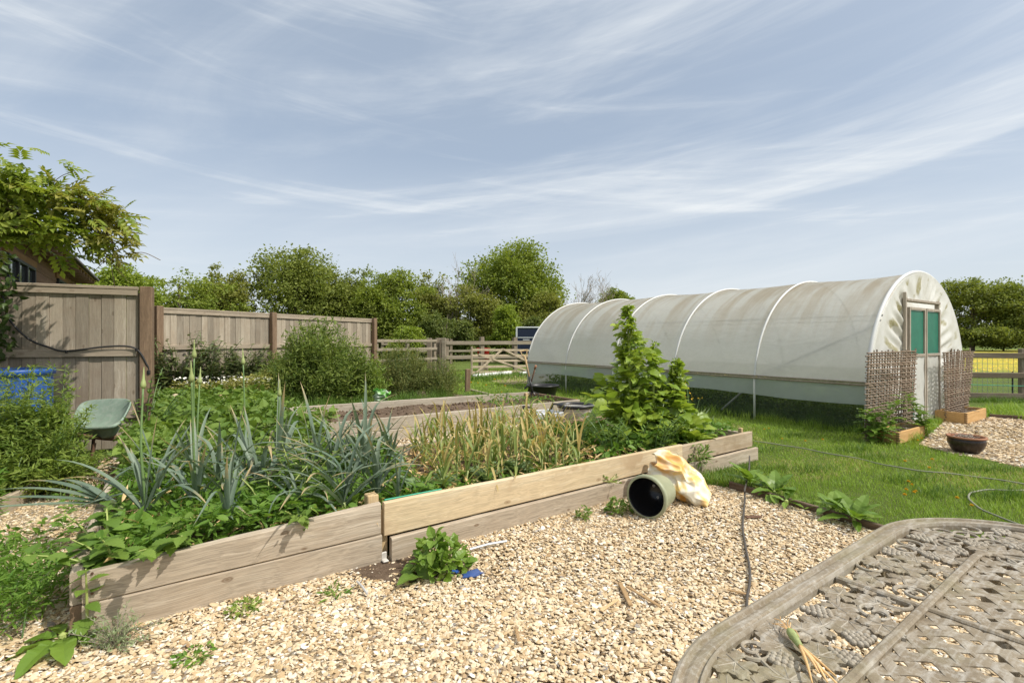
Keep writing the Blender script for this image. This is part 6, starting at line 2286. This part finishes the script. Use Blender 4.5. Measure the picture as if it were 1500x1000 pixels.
# tall bolted greens at the far end of the bed
def bolted(label, u, v, h, lean, nleaf, lsize, seed):
    r = np.random.default_rng(seed)
    p = bed(u, v, SZ)
    t = thing('bolted_greens', label, 'vegetable plant', tuple(p), group='bolted greens in the raised bed')
    C = spline([(0, 0, -.02), (lean[0] * .2, lean[1] * .2, h * .35), (lean[0] * .7, lean[1] * .7, h * .7), (lean[0], lean[1], h)], 50)
    mesh('stem', [tube(C, np.linspace(.019, .006, 50), 8)], M['chard_stem'], t, smooth=True, local=True)
    P, D, N, S = [], [], [], []
    for k in range(nleaf):
        f = r.uniform(0, 1) ** .85
        c = C[int(f * 49)]
        a = k * 2.4 + r.normal(0, .4)
        if math.sin(f * 21 + a * 1.0 + seed) > .88:
            continue
        e_ = r.uniform(.05, .8)
        sz = lsize * (1.12 - .80 * f ** .8) * r.uniform(.45, 1.3)
        reach = (.28 * (1 - f) ** .9 + .015) * r.uniform(.05, 1.15) * h * (.72 + .42 * math.sin(a + f * 11 + seed * 2))
        pp = c + np.array([math.cos(a), math.sin(a), .45]) * reach
        P.append(pp)
        D.append([math.cos(a), math.sin(a), e_ * 1.6 - .4])
        N.append([-.4 * math.cos(a), -.4 * math.sin(a), 1])
        S.append(max(.03, sz))
    N = np.array(N) + r.normal(0, .45, (len(N), 3))
    V, Fa, _ = inst(LEAF_BROAD[0], LEAF_BROAD[1], np.array(P), frames(norm(np.array(D)), norm(N)), np.array(S))
    mesh('leaves', [(V, Fa)], M['chard'], t, smooth=True, local=True)
    m = 260
    f = .62 + .38 * r.uniform(0, 1, m)
    c = C[(f * 49).astype(int)]
    d = norm(r.normal(size=(m, 3)) + [0, 0, .3])
    V, Fa, _ = inst(LEAF_OVAL[0], LEAF_OVAL[1], c + d * r.uniform(.0, .04, (m, 1)), frames(d, norm(r.normal(size=(m, 3)) + [0, 0, .6])), r.uniform(.025, .055, m) * (1.5 - f))
    mesh('seed_head', [(V, Fa)], M['chard'], t, local=True)
    bs = []
    for k in range(6):
        i0 = int(r.uniform(12, 36))
        a = r.uniform(0, 6.3)
        e_ = C[i0] + np.array([math.cos(a) * .16, math.sin(a) * .16, r.uniform(.12, .28)]) * h * .7
        bs.append(tube(spline([C[i0], C[i0] * .5 + e_ * .5 + [.02 * math.cos(a), .02 * math.sin(a), -.02], e_], 8), np.linspace(.008, .003, 8), 5))
    mesh('side_shoot', bs, M['chard_stem'], t, local=True)
    return t
bolted('tallest bolted leafy plant in the raised bed, tapering to a spire', 4.30, .55, 1.48, (-.02, .02), 800, .165, 1)
bolted('second tallest bolted leafy plant, close behind the tallest spire', 4.52, .75, 1.20, (.06, .0), 520, .155, 2)
bolted('shortest bolted leafy plant, right one nearest the bed end', 4.74, .35, .90, (.05, .03), 640, .165, 3)
bolted('thin bolted shoot between the tallest and the shortest leafy plant', 4.50, .42, 1.08, (.03, .06), 260, .16, 5)
for k, (lab, u_, v_, n_, L_) in enumerate((('broad leaved chard at the left foot of the tallest spire', 3.95, .72, 16, .27), ('broad leaved chard hanging over the front board under the shortest spire', 4.75, .14, 15, .25), ('broad leaved chard in the middle of the bolted greens', 4.40, .30, 14, .25), ('yellowing chard close to the end board of the bed', 5.05, .28, 12, .22), ('small chard behind the tallest spire', 4.2, 1.1, 14, .28))):
    rosette('chard', lab, 'vegetable plant', n_, L_, M['chard'], LEAF_BROAD, tuple(bed(u_, v_, SZ + .02)), el=(.3, 1.25))
for k, (u_, v_, h_, lab) in enumerate(((3.72, .28, .42, 'leftmost willowy weed in front of the bolted greens'), (3.98, .20, .36, 'willowy weed second from the garlic, by the front board'), (4.22, .16, .40, 'willowy weed in the middle by the front board'), (4.46, .22, .34, 'willowy weed below the shortest spire'), (3.60, .62, .34, 'willowy weed beside the last garlic, away from the board'))):
    stem_plant('willowy_weed', lab, 'weed', h_, M['willowy'], M['leek_stalk'], LEAF_LANCE, .115, 14, (rng.normal(0, .05), rng.normal(0, .05)), group='narrow leaved weeds by the front board', nst=6, spread=.13, loc=tuple(bed(u_, v_, SZ)), lifts=.5)
# grey-green tuft with yellow flowers at the right end
t = thing('grey_tuft', 'grey green grassy tuft with yellow flower stalks at the right end of the bed', 'plant', tuple(bed(5.2, .62, SZ)))
n = 420
a, e_ = rng.uniform(0, 6.3, n), rng.uniform(.35, 1.45, n)
d = np.stack([np.cos(a) * np.cos(e_), np.sin(a) * np.cos(e_), np.sin(e_)], -1)
b_ = np.stack([rng.normal(0, .13, n), rng.normal(0, .16, n), rng.uniform(0, .14, n)], -1)
V, Fa, _ = inst(LEAF_LANCE[0], LEAF_LANCE[1], b_, frames(d, rand_unit(n)), np.stack([rng.uniform(.08, .12, n), rng.uniform(.14, .30, n), rng.uniform(.1, .2, n)], -1))
mesh('leaves', [(V, Fa)], M['grey_leaf'], t, local=True)
sts, fl = [], []
for k in range(14):
    q0 = np.array([rng.normal(0, .10), rng.normal(0, .12), .1])
    q1 = q0 + [rng.normal(0, .10), rng.normal(0, .10), rng.uniform(.28, .52)]
    sts.append(tube(spline([q0, (q0 + q1) / 2 + rng.normal(0, .02, 3), q1], 8), .0028, 4))
    fl.append(q1)
mesh('flower_stalks', sts, M['leek_stalk'], t, local=True)
fl = np.repeat(np.array(fl), 5, 0) + rng.normal(0, .012, (70, 3))
V, Fa, _ = inst(*leaf_quad(.9), fl, frames(rand_unit(70), rand_unit(70)), rng.uniform(.012, .022, 70))
mesh('flowers', [(V, Fa)], M['petal_y'], t, local=True)
# glaucous poppies below the garlic
for k, (u_, v_, lab) in enumerate(((1.72, .20, 'jagged grey green poppy right of the small leek by the joint'), (1.95, .28, 'jagged grey green poppy at the left end of the front garlic row'), (2.30, .22, 'jagged grey green poppy under the garlic, third from the joint'), (2.62, .30, 'jagged grey green poppy halfway along the garlic by the board'))):
    rosette('poppy_plant', lab, 'plant', 16, .19, M['poppy'], LEAF_JAG, tuple(bed(u_, v_, SZ)), group='poppies under the garlic', el=(.3, 1.3), wid=1.15)
# pale mint like plants among the leeks
for k, (px, py, h_, lab) in enumerate(((437, 742, .42, 'pale green leafy weed hanging over the front board between leeks'), (400, 770, .30, 'pale leafy weed close to the front board left of the hanging one'), (470, 715, .34, 'pale leafy weed right of the hanging one among leeks'))):
    stem_plant('pale_weed', lab, 'weed', h_, M['potato'], M['chard_stem'], LEAF_OVAL, .12, 7, (rng.normal(0, .06), rng.normal(-.04, .04)), nst=5, spread=.14, loc=tuple(g(px, py, SZ)), lifts=.25)
# nettles at the near left corner
for k, (p, h_, ln, lab, ls) in enumerate(((bed(.08, .12, SZ), .20, (-.10, -.06), 'nettle leaning out over the near left corner of the bed', .135), (bed(.28, .10, SZ), .20, (.02, -.12), 'nettle bending over the front board near its left end', .13), (bed(.04, .30, SZ), .26, (-.14, .0), 'nettle spilling over the end board of the bed', .12), (g(128, 938), .34, (.02, -.03), 'nettle standing on the gravel at the foot of the near corner', .115), (bed(.45, .22, SZ), .18, (0, -.05), 'small nettle behind the front board among low weeds', .11))):
    stem_plant('nettle', lab, 'nettle', h_, M['nettle'], M['chard_stem'], LEAF_NETTLE, ls, 6, ln, nst=3 if k < 3 else 1, spread=.10, loc=tuple(p), lifts=.12, top_small=.6)
stem_plant('pale_weed', 'leafy spray drooping over the front board edge', 'weed', .16, M['potato'], M['chard_stem'], LEAF_NETTLE, .09, 6, (.03, -.10), nst=3, spread=.05, loc=tuple(bed(.92, .045, SZ + .04)), lifts=-.5)
# low weeds covering the soil
lw = [tuple(bed(.05, .06)[:2]), tuple(bed(1.8, .06)[:2]), tuple(bed(2.0, 1.65)[:2]), tuple(bed(.05, 1.68)[:2])]
lw2 = [tuple(bed(1.7, .08)[:2]), tuple(bed(3.4, .08)[:2]), tuple(bed(3.4, .5)[:2]), tuple(bed(1.7, .6)[:2])]
lw3 = [tuple(bed(3.5, .1)[:2]), tuple(bed(5.5, .08)[:2]), tuple(bed(5.5, 1.3)[:2]), tuple(bed(3.7, 1.3)[:2])]
mesh('low_bed_weeds', [cover(lw, 7500, .15, LEAF_LANCE, .075, SZ - .01, .45, seed=41), cover(lw, 2500, .17, LEAF_OVAL, .06, SZ - .01, .45, seed=42), cover(lw2, 900, .08, LEAF_OVAL, .05, SZ - .01, .5, seed=43), cover(lw3, 2600, .16, LEAF_OVAL, .07, SZ - .01, .5, seed=44)], M['low_weed'], kind='stuff')
mesh('withered_litter', [cover(lw, 500, .10, LEAF_LANCE, .10, SZ, .4, seed=45), cover([tuple(bed(1.8, .1)[:2]), tuple(bed(4.0, .1)[:2]), tuple(bed(4.2, 1.6)[:2]), tuple(bed(1.9, 1.6)[:2])], 1300, .08, LEAF_LANCE, .075, SZ, .4, seed=46)], M['dry_leaf'], kind='stuff')
mesh('far_bed_weeds', [cover([(-.1, 7.75), (.95, 8.45), (.4, 9.3), (-.8, 8.8)], 380, .09, LEAF_OVAL, .05, .235, .4, seed=47)], M['low_weed'], kind='stuff')

# ------------------------------------------------------------------ weeds on gravel and lawn edge
for k, (px, py, n_, L_, lab) in enumerate(((1100, 712, 15, .24, 'dock with a leaf over the gravel, left end of the lawn edging'), (1135, 724, 16, .22, 'dock straddling the lawn edging second from its left end'), (1152, 738, 7, .17, 'small dock hanging down over the lawn edging onto gravel'), (1218, 748, 14, .18, 'dock on the lawn edging beside dry grass'), (1252, 764, 16, .22, 'dock on the lawn edging nearest the table'))):
    rosette('dock_plant', lab, 'weed', n_, L_, M['dock'], LEAF_DOCK, tuple(g(px, py, .03)), group='docks along the lawn edging', el=(.15, 1.2), wid=.95)
rosette('dock_plant', 'dock with long drooping leaves at the near left corner of the bed', 'weed', 8, .23, M['dock'], LEAF_DOCK, tuple(g(92, 938, .02)), el=(.05, .7), wid=1.0)
def clump(name, label, p, r_, h, n, mat, tmpl, leaf, seed, cat='weed'):
    t = thing(name, label, cat, tuple(p))
    q = np.random.default_rng(seed)
    a, rr = q.uniform(0, 6.3, n), r_ * np.sqrt(q.uniform(0, 1, n))
    z = h * q.beta(1.8, 1.2, n) * (1 - .6 * (rr / r_) ** 2)
    P = np.stack([rr * np.cos(a), rr * np.sin(a), z], -1)
    d = norm(P * [1, 1, .2] / r_ + q.normal(size=(n, 3)) * .5 + [0, 0, .2])
    V, Fa, _ = inst(tmpl[0], tmpl[1], P, frames(d, norm(q.normal(size=(n, 3)) * .5 + [0, -.3, 1])), leaf * q.uniform(.5, 1.3, n))
    mesh('leaves', [(V, Fa)], mat, t, local=True)
    st_ = [tube([(0, 0, 0), P[k] * [.5, .5, .6], P[k]], .0025, 4) for k in range(0, n, max(1, n // 18))]
    mesh('stems', st_, M['chard_stem'], t, local=True)
    return t
clump('mallow_weed', 'leafy weed clump on the gravel beside the front boards', g(645, 838), .16, .22, 210, M['dock'], LEAF_BROAD, .062, 1)
clump('mallow_weed', 'two big lower leaves of a weed at the damp soil patch', g(628, 848), .06, .07, 9, M['nettle'], LEAF_BROAD, .13, 2)
clump('gravel_weed', 'little upright weed on the gravel below the pale board', g(855, 760), .05, .10, 60, M['nettle'], LEAF_OVAL, .03, 3)
clump('gravel_weed', 'weed tucked behind the fallen pot against the lower board', g(907, 752), .09, .14, 120, M['nettle'], LEAF_OVAL, .04, 4)
clump('gravel_weed', 'small green weed at the foot of the grey lower board', g(490, 872), .06, .05, 46, M['low_weed'], LEAF_LANCE, .05, 5)
clump('gravel_weed', 'yellow green weed at the board foot near the left end', g(355, 896), .08, .05, 110, M['cleaver'], LEAF_OVAL, .022, 6)
clump('gravel_weed', 'flat green weed on the open gravel near the bottom edge', g(285, 966), .08, .04, 80, M['low_weed'], LEAF_OVAL, .025, 7)
clump('gravel_weed', 'leafy sprig growing from the ledge between the boards', bed(3.35, -.04, .15), .10, .07, 46, M['nettle'], LEAF_OVAL, .028, 8)
clump('hanging_weed', 'grassy weed hanging down the brown board beside the sack', bed(4.62, -.03, .12), .10, .22, 120, M['willowy'], LEAF_LANCE, .08, 9)
clump('hanging_weed', 'thin weed growing at the foot of the brown board right of the sack', bed(4.25, -.08, .0), .10, .24, 130, M['willowy'], LEAF_LANCE, .07, 10)
t = thing('dry_weed', 'wiry half dry weed at the foot of the grey board by the near corner', 'weed', tuple(g(170, 948)))
sts, P2 = [], []
for k in range(60):
    a, e_ = rng.uniform(0, 6.3), rng.uniform(.25, 1.2)
    L_ = rng.uniform(.08, .22)
    C = spline([(0, 0, 0), (L_ * .6 * math.cos(a) * math.cos(e_), L_ * .6 * math.sin(a) * math.cos(e_) * .6, L_ * .6 * math.sin(e_)), (L_ * 1.2 * math.cos(a) * math.cos(e_), L_ * math.sin(a) * math.cos(e_) * .6, L_ * .9 * math.sin(e_))], 8)
    sts.append(tube(C, .0016, 3))
    P2 += list(C[2:])
P2 = np.repeat(np.array(P2), 3, 0)
mesh('stems', sts, M['bare_bark'], t, local=True)
V, Fa, _ = inst(LEAF_LANCE[0], LEAF_LANCE[1], P2, frames(norm(rng.normal(size=(len(P2), 3)) + [0, 0, .6]), rand_unit(len(P2))), rng.uniform(.012, .024, len(P2)))
mesh('leaves', [(V, Fa)], M['grey_leaf'], t, local=True)
# garden plants round the tunnel door
def artichoke(label, p, h, n, L, seed):
    t = stem_plant('leafy_plant', label, 'plant', h, M['dock'], M['chard_stem'], LEAF_JAG, L, n, (0, 0), nst=3, spread=.16, loc=tuple(p), lifts=.35, top_small=.5)
    return t
artichoke('big bluish leafy plant in front of the left hurdle', g(1286, 648), .62, 11, .26, 1)
artichoke('lower leafy plant behind the chipped planter corner', g(1312, 640), .40, 9, .20, 2)
artichoke('upright leafy plant at the right end of the chipped planter', g(1362, 640), .58, 13, .17, 3)
artichoke('slim yellowish leafy plant by the torn green net of the door', g(1330, 634), .42, 9, .13, 4)
stem_plant('leafy_plant', 'leafy shrub between the barrow and the near fence post', 'plant', 1.0, M['nettle'], M['leek_stalk'], LEAF_OVAL, .13, 12, (.05, 0), nst=7, spread=.25, loc=tuple(at(212, 640, 5.6) * [1, 1, 0]), lifts=.2)
# dandelions on the lawn
dand = None
for k, (px, py) in enumerate(((1325, 683), (1330, 714), (1335, 717), (1328, 726), (1342, 727), (1326, 735), (1338, 730), (1366, 681), (1362, 693), (1402, 739), (1424, 750), (1345, 651), (1350, 647), (1265, 640), (1120, 634), (1126, 632), (1148, 617), (1180, 652), (1205, 650), (1146, 648), (700, 566), (712, 570), (725, 562), (740, 571), (735, 580), (690, 566), (845, 590), (870, 586), (1450, 640), (1475, 645))):
    p = g(px, py)
    if dand is None:
        dand = thing('dandelion', 'yellow dandelion flower in the lawn grass', 'flower', tuple(p), group='dandelions in the lawn')
        mesh('stalk', [tube([(0, 0, 0), (.004, 0, .055)], .0016, 5)], M['chard_stem'], dand, local=True)
        n = 40
        a = np.arange(n) * 2.4
        e_ = np.linspace(1.3, .15, n)
        d = np.stack([np.cos(a) * np.cos(e_), np.sin(a) * np.cos(e_), np.sin(e_)], -1)
        V, Fa, _ = inst(*leaf_quad(.35), np.tile([.004, 0, .055], (n, 1)), frames(d, norm(np.array([0, 0, 1.0]) + d * .01 + rng.normal(0, .1, (n, 3)))), np.full(n, .019))
        mesh('flower_head', [(V, Fa)], M['petal_y'], dand, local=True)
    else:
        dup(dand, tuple(p), rng.uniform(0, 6.3), scale=max(1.0, p[1] / 7) * rng.uniform(.8, 1.1))

# bits of dead leaf and twig lying on the gravel
n = 520
x, y = rng.uniform(-3.2, 4, n), rng.uniform(1.5, 5.2, n)
k = in_poly(x, y, gravel_poly)
x, y = x[k], y[k]
a = rng.uniform(0, 6.3, len(x))
V, Fa, _ = inst(LEAF_LANCE[0], LEAF_LANCE[1], np.stack([x, y, rng.uniform(.016, .03, len(x))], -1), frames(np.stack([np.cos(a), np.sin(a), 0 * a], -1), norm(np.stack([rng.normal(0, .3, len(x)), rng.normal(0, .3, len(x)), np.ones(len(x))], -1))), np.stack([rng.uniform(.02, .08, len(x)), rng.uniform(.015, .05, len(x)), rng.uniform(.02, .04, len(x))], -1))
mesh('gravel_litter', [(V, Fa)], M['splinter'], kind='stuff')

# ------------------------------------------------------------------ cast metal garden table
TZ = .72
TC = np.array([.835, 1.36])        # middle of the near short side
ta, tb_ = ua.copy(), np.array([ua[1], -ua[0]])      # u along the visible edge, v inward
RZ_T = math.atan2(ta[1], ta[0])
tab = thing('garden_table', 'weathered cast metal garden table with woven lattice and vine leaf border', 'table', (*TC, 0), RZ_T)
# local frame: x = u, y = -v
HU, LV, CR = .95, 1.55, .46
def outline(off, n=20):
    """closed rounded rectangle inset by off, local coords"""
    x0, x1, y0, y1 = -HU + off, HU - off, -LV + off, -off
    r = max(.05, CR - off)
    pts = []
    for cx_, cy_, a0 in ((x1 - r, y1 - r, 0), (x0 + r, y1 - r, PI / 2), (x0 + r, y0 + r, PI), (x1 - r, y0 + r, 1.5 * PI)):
        for a in np.linspace(a0, a0 + PI / 2, n):
            pts.append([cx_ + r * math.cos(a), cy_ + r * math.sin(a)])
    # straight sides get extra points
    out = []
    for i in range(len(pts)):
        p, q = np.array(pts[i]), np.array(pts[(i + 1) % len(pts)])
        m = max(1, int(np.linalg.norm(q - p) / .06))
        for k in range(m):
            out.append(p + (q - p) * k / m)
    return np.array(out)
prof = [(.004, -.034), (-.002, -.020), (.0, -.006), (.004, .002), (.010, .004), (.014, .003), (.017, -.003), (.021, -.003), (.027, -.001), (.040, .000), (.044, -.003), (.047, -.003), (.050, .003), (.054, .003), (.057, -.006), (.057, -.022), (.010, -.034)]
base_o = outline(0)
def offs_out(off):
    nrm = np.roll(base_o, -1, 0) - np.roll(base_o, 1, 0)
    nrm = norm(np.stack([-nrm[:, 1], nrm[:, 0]], -1))
    return base_o + nrm * off
V = np.concatenate([np.column_stack([offs_out(o_), np.full(len(base_o), TZ + z_)]) for o_, z_ in prof])
n = len(base_o)
Fs = []
for i in range(len(prof)):
    i2 = (i + 1) % len(prof)
    for j in range(n):
        j2 = (j + 1) % n
        Fs.append([i * n + j, i * n + j2, i2 * n + j2, i2 * n + j])
mesh('rim', [(V, Fs)], M['table'], tab, smooth=False, local=True)
# bars dividing the top: inner frame + cross bars
IU, IV0, IV1 = .60, .245, LV - .245
def bar(p, q, w_=.026, h_=.016, z=TZ - .001):
    V, Fs = beam((*p, z - h_ / 2), (*q, z - h_ / 2), w_, h_, .005)
    return V, Fs
ip = []
rr = .14
cor = []
for cx_, cy_, a0 in ((IU - rr, -IV0 - rr, 0), (-IU + rr, -IV0 - rr, PI / 2), (-IU + rr, -IV1 + rr, PI), (IU - rr, -IV1 + rr, 1.5 * PI)):
    for a in np.linspace(a0, a0 + PI / 2, 9):
        cor.append([cx_ + rr * math.cos(a), cy_ + rr * math.sin(a)])
cor.append(cor[0])
cor = np.array(cor)
frame_pts = []
for i in range(len(cor) - 1):
    m = max(1, int(np.linalg.norm(cor[i + 1] - cor[i]) / .05))
    for k in range(m):
        frame_pts.append(cor[i] + (cor[i + 1] - cor[i]) * k / m)
frame_pts.append(cor[0])
frame_pts = np.array(frame_pts)
def strip_along(pts, w_, h_, z, bulge=.004):
    """flat bar with a rounded top following plan points"""
    pts = np.asarray(pts, float)
    T = norm(np.gradient(pts, axis=0))
    N_ = np.stack([-T[:, 1], T[:, 0]], -1)
    zz = np.broadcast_to(np.asarray(z, float), (len(pts),))
    rows = [(-.5, -h_), (-.5, -bulge), (-.28, 0), (.28, 0), (.5, -bulge), (.5, -h_)]
    V = np.concatenate([np.column_stack([pts + N_ * w_ * a, zz + b]) for a, b in rows])
    m = len(pts)
    Fs = []
    for i in range(6):
        i2 = (i + 1) % 6
        for j in range(m - 1):
            Fs.append([i * m + j, i2 * m + j, i2 * m + j + 1, i * m + j + 1])
    Fs.append([i * m for i in range(6)])
    Fs.append([i * m + m - 1 for i in range(6)][::-1])
    return V, Fs
mesh('inner_frame', [strip_along(frame_pts, .020, .018, TZ + .002)], M['table'], tab, smooth=False, local=True)
def straight(p, q, m=14):
    return np.linspace(p, q, m)
cb2 = [strip_along(straight((.0, -.062), (.0, -LV + .062), 40), .020, .016, TZ - .0005), strip_along(straight((-HU + .062, -LV / 2), (-IU, -LV / 2)), .020, .016, TZ - .0005), strip_along(straight((IU, -LV / 2), (HU - .062, -LV / 2)), .020, .016, TZ - .0005)]
mesh('cross_bar', cb2, M['table'], tab, local=True)
# woven lattice inside the inner frame: slats run at 45 degrees, over and under
def clip_line(c, d):
    """segment of the line c + t d inside the inner frame"""
    t0, t1 = -9, 9
    for ax, lo, hi in ((0, -IU + .004, IU - .004), (1, -IV1 + .004, -IV0 - .004)):
        if abs(d[ax]) < 1e-6:
            continue
        a, b = (lo - c[ax]) / d[ax], (hi - c[ax]) / d[ax]
        t0, t1 = max(t0, min(a, b)), min(t1, max(a, b))
    return t0, t1
lat = []
sp_l = .050
for fam, ang in ((0, PI / 4), (1, -PI / 4)):
    d = np.array([math.cos(ang), math.sin(ang)])
    nn2 = np.array([-d[1], d[0]])
    for k in range(-34, 35):
        c = np.array([0, -LV / 2]) + nn2 * (k + .5) * sp_l
        t0, t1 = clip_line(c, d)
        if t1 - t0 < .03:
            continue
        ts = np.linspace(t0, t1, max(4, int((t1 - t0) / .012)))
        pts = c + ts[:, None] * d
        # phase along the crossing family
        z = TZ - .0085 + .0022 * np.cos(ts / sp_l * PI + (k % 2) * PI + fam * PI)
        lat.append(strip_along(pts, .0275, .0032, z, .0008))
mesh('lattice', lat, M['table'], tab, smooth=False, local=True)

# vine leaf border: leaves, grape bunches and scrolls cast between rim and inner frame
def vine_leaf(L, seed):
    r = np.random.default_rng(seed)
    m = 46
    a = np.linspace(-PI * .93, PI * .93, m)
    lob = .55 + .40 * np.abs(np.cos(a * 2.5)) ** .8 + .10 * np.cos(a)
    lob = lob + .055 * np.sign(np.sin(a * 17))
    lob *= 1 + r.normal(0, .03, m)
    x_, y_ = L * .5 * lob * np.sin(a), L * .5 * lob * np.cos(a)
    ring = np.stack([x_, y_, 0 * a], -1)
    inner = ring * .8 + [0, 0, .0022]
    c = np.array([[0, -.02 * L, .0005]])
    top = np.concatenate([ring, inner, c])
    bot = ring - [0, 0, .008]
    V = np.concatenate([top, bot])
    Fs = []
    for i in range(m - 1):
        Fs.append([i, i + 1, m + i + 1, m + i])
        Fs.append([m + i, m + i + 1, 2 * m])
        Fs.append([i + 1, i, 2 * m + 1 + i, 2 * m + 2 + i])
    # midrib and side veins, standing proud
    parts = [(V, Fs)]
    for va, vl in ((0, .42), (.75, .34), (-.75, .34), (1.55, .26), (-1.55, .26)):
        parts.append(tube([(0, 0, .0005), (vl * L * math.sin(va), vl * L * math.cos(va), .0022)], [.0018, .0010], 4))
    return parts
def xf(parts, x_, y_, ang, z):
    c_, s_ = math.cos(ang), math.sin(ang)
    Rm = np.array([[c_, -s_, 0], [s_, c_, 0], [0, 0, 1]])
    return [(np.asarray(p[0]) @ Rm.T + [x_, y_, z], p[1]) for p in parts]
leaves, grapes, scrolls = [], [], []
r = np.random.default_rng(77)
gv, gf = None, None
bm = bmesh.new()
bmesh.ops.create_icosphere(bm, subdivisions=2, radius=1)
gv, gf = from_bm(bm)
gf = np.array(gf)
def side_pos(k, s, w_):
    """k = side, s = position along it, w = 0 outer .. 1 inner"""
    o0, o1 = .075, .222
    o_ = o0 + (o1 - o0) * w_
    if k == 0:
        return np.array([s, -o_]), 0
    if k == 1:
        return np.array([HU - o_ - .07 * w_, -s]), -PI / 2
    if k == 2:
        return np.array([-HU + o_ + .07 * w_, -s]), PI / 2
    return np.array([s, -LV + o_]), PI
def inside(p):
    x_, y_ = p
    qx, qy = abs(x_), abs(y_ + LV / 2)
    hx, hy = HU - .085, LV / 2 - .085
    rc_ = CR - .085
    if qx > hx or qy > hy:
        return False
    if qx > hx - rc_ and qy > hy - rc_:
        if math.hypot(qx - hx + rc_, qy - hy + rc_) > rc_:
            return False
    if qx < IU + .03 and qy < LV / 2 - IV0 + .03 and not (qx > IU - .09 and qy > LV / 2 - IV0 - .09):
        return False
    return True
placed = []
tries = 0
while tries < 26000 and len(placed) < 640:
    tries += 1
    p = np.array([r.uniform(-HU, HU), r.uniform(-LV, 0)])
    if not inside(p):
        continue
    kind_ = r.random()
    rad = .034 if kind_ < .55 else (.033 if kind_ < .72 else .031)
    if any(np.hypot(*(p - q[0])) < (rad + q[1]) * .80 for q in placed):
        continue
    placed.append((p, rad))
    ang = r.uniform(0, 6.3)
    if kind_ < .55:
        leaves += xf(vine_leaf(r.uniform(.085, .112), int(tries)), p[0], p[1], ang, TZ - .005 + r.uniform(-.004, .002))
    elif kind_ < .75:
        ca, sa = math.cos(ang), math.sin(ang)
        G = []
        for row, m in enumerate((1, 2, 3, 4, 4, 3)):
            for i in range(m):
                lx, ly = (i - (m - 1) / 2) * .0125, row * .0108 - .029
                G.append([p[0] + lx * ca - ly * sa, p[1] + lx * sa + ly * ca, TZ - .008 + r.uniform(-.001, .002)])
        G = np.array(G)
        V, Fa, _ = inst(gv, gf, G, np.repeat(np.eye(3)[None], len(G), 0), np.full(len(G), .0074))
        grapes.append((V, Fa))
    else:
        m = 34
        tt_ = np.linspace(0, 1, m)
        turns = r.uniform(1.1, 1.6) * 2 * PI
        rad_ = .041 * (1 - .82 * tt_)
        sgn = 1 if r.random() < .5 else -1
        a = ang + sgn * turns * tt_
        pts = np.column_stack([p[0] + rad_ * np.cos(a), p[1] + rad_ * np.sin(a), np.full(m, TZ - .009)])
        scrolls.append(tube(pts, np.linspace(.0054, .0035, m), 7))
# long vine tendrils weaving through the border
for k in range(110):
    i = r.integers(0, len(placed))
    p = placed[i][0]
    near = sorted(placed, key=lambda q: np.hypot(*(q[0] - p)))[1:6]
    q = near[r.integers(0, len(near))][0]
    mid_ = (p + q) / 2 + r.normal(0, .03, 2)
    if not (inside(mid_)):
        continue
    pts = spline([(*p, TZ - .012), (*mid_, TZ - .007), (*q, TZ - .012)], 14)
    scrolls.append(tube(pts, .0042, 6))
mesh('vine_border', leaves + grapes + scrolls, M['table'], tab, smooth=False, local=True)
# curved legs
for sx in (-1, 1):
    for sy in (0, 1):
        x_ = sx * (HU - .24)
        y_ = -.26 if sy == 0 else -LV + .26
        o1 = np.array([sx, 1 if sy == 0 else -1]) * .7
        pts = spline([(x_, y_, TZ - .03), (x_ + o1[0] * .05, y_ + o1[1] * .05, TZ - .20), (x_ - o1[0] * .03, y_ - o1[1] * .03, .30), (x_ + o1[0] * .05, y_ + o1[1] * .05, .02)], 24)
        lg = mesh('leg', [tube(pts, np.linspace(.028, .02, 24), 10)], M['table'], tab, smooth=True, local=True)
        mesh('foot', [lathe([(0, 0), (.032, 0), (.034, .012), (.02, .03), (0, .032)], 14, tuple(pts[-1] * [1, 1, 0]))], M['table'], lg, smooth=True, local=True)
mesh('apron', [strip_along(np.vstack([offs_out(.09), offs_out(.09)[:1]]), .012, .05, TZ - .034)], M['table'], tab, local=True)

# dried garlic bulb left on the table
def at_table(px, py, z=TZ + .006):
    return g(px, py, z)
b0, b1 = at_table(1156, 928), at_table(1172, 950)
db = thing('dried_garlic', 'dried spring onion with brown roots lying on the table border', 'vegetable', tuple(b0))
d_ = norm(b1 - b0)
mesh('bulb', [tube([b0 - d_ * .004 + [0, 0, .008], b0 + d_ * .006 + [0, 0, .008], b0 + d_ * .025 + [0, 0, .008], (b0 + b1) / 2 + [0, 0, .007], b1 + [0, 0, .006]], [.003, .0085, .0095, .008, .006], 10)], M['petal_w'] if False else M['leek_stem'], db, smooth=True)
rt = []
for k in range(14):
    e_ = b0 - d_ * rng.uniform(.02, .05) + np.array([rng.normal(0, .016), rng.normal(0, .016), .004])
    rt.append(tube(spline([b0 + [0, 0, .008], (b0 + e_) / 2 + [rng.normal(0, .004), rng.normal(0, .004), .008], e_], 6), .0008, 4))
mesh('roots', rt, M['dry_leaf'], db)
lf = []
for px, py in ((1200, 985), (1212, 998), (1225, 990), (1190, 1000), (1230, 1004)):
    e_ = at_table(px, py, TZ + .012)
    lf.append(tube(spline([b1 + [0, 0, .006], (b1 * .5 + e_ * .5) + [rng.normal(0, .006), rng.normal(0, .006), .006], e_], 10), np.linspace(.004, .0015, 10), 5))
mesh('dry_top', lf, M['dry_leaf'], db, smooth=True)
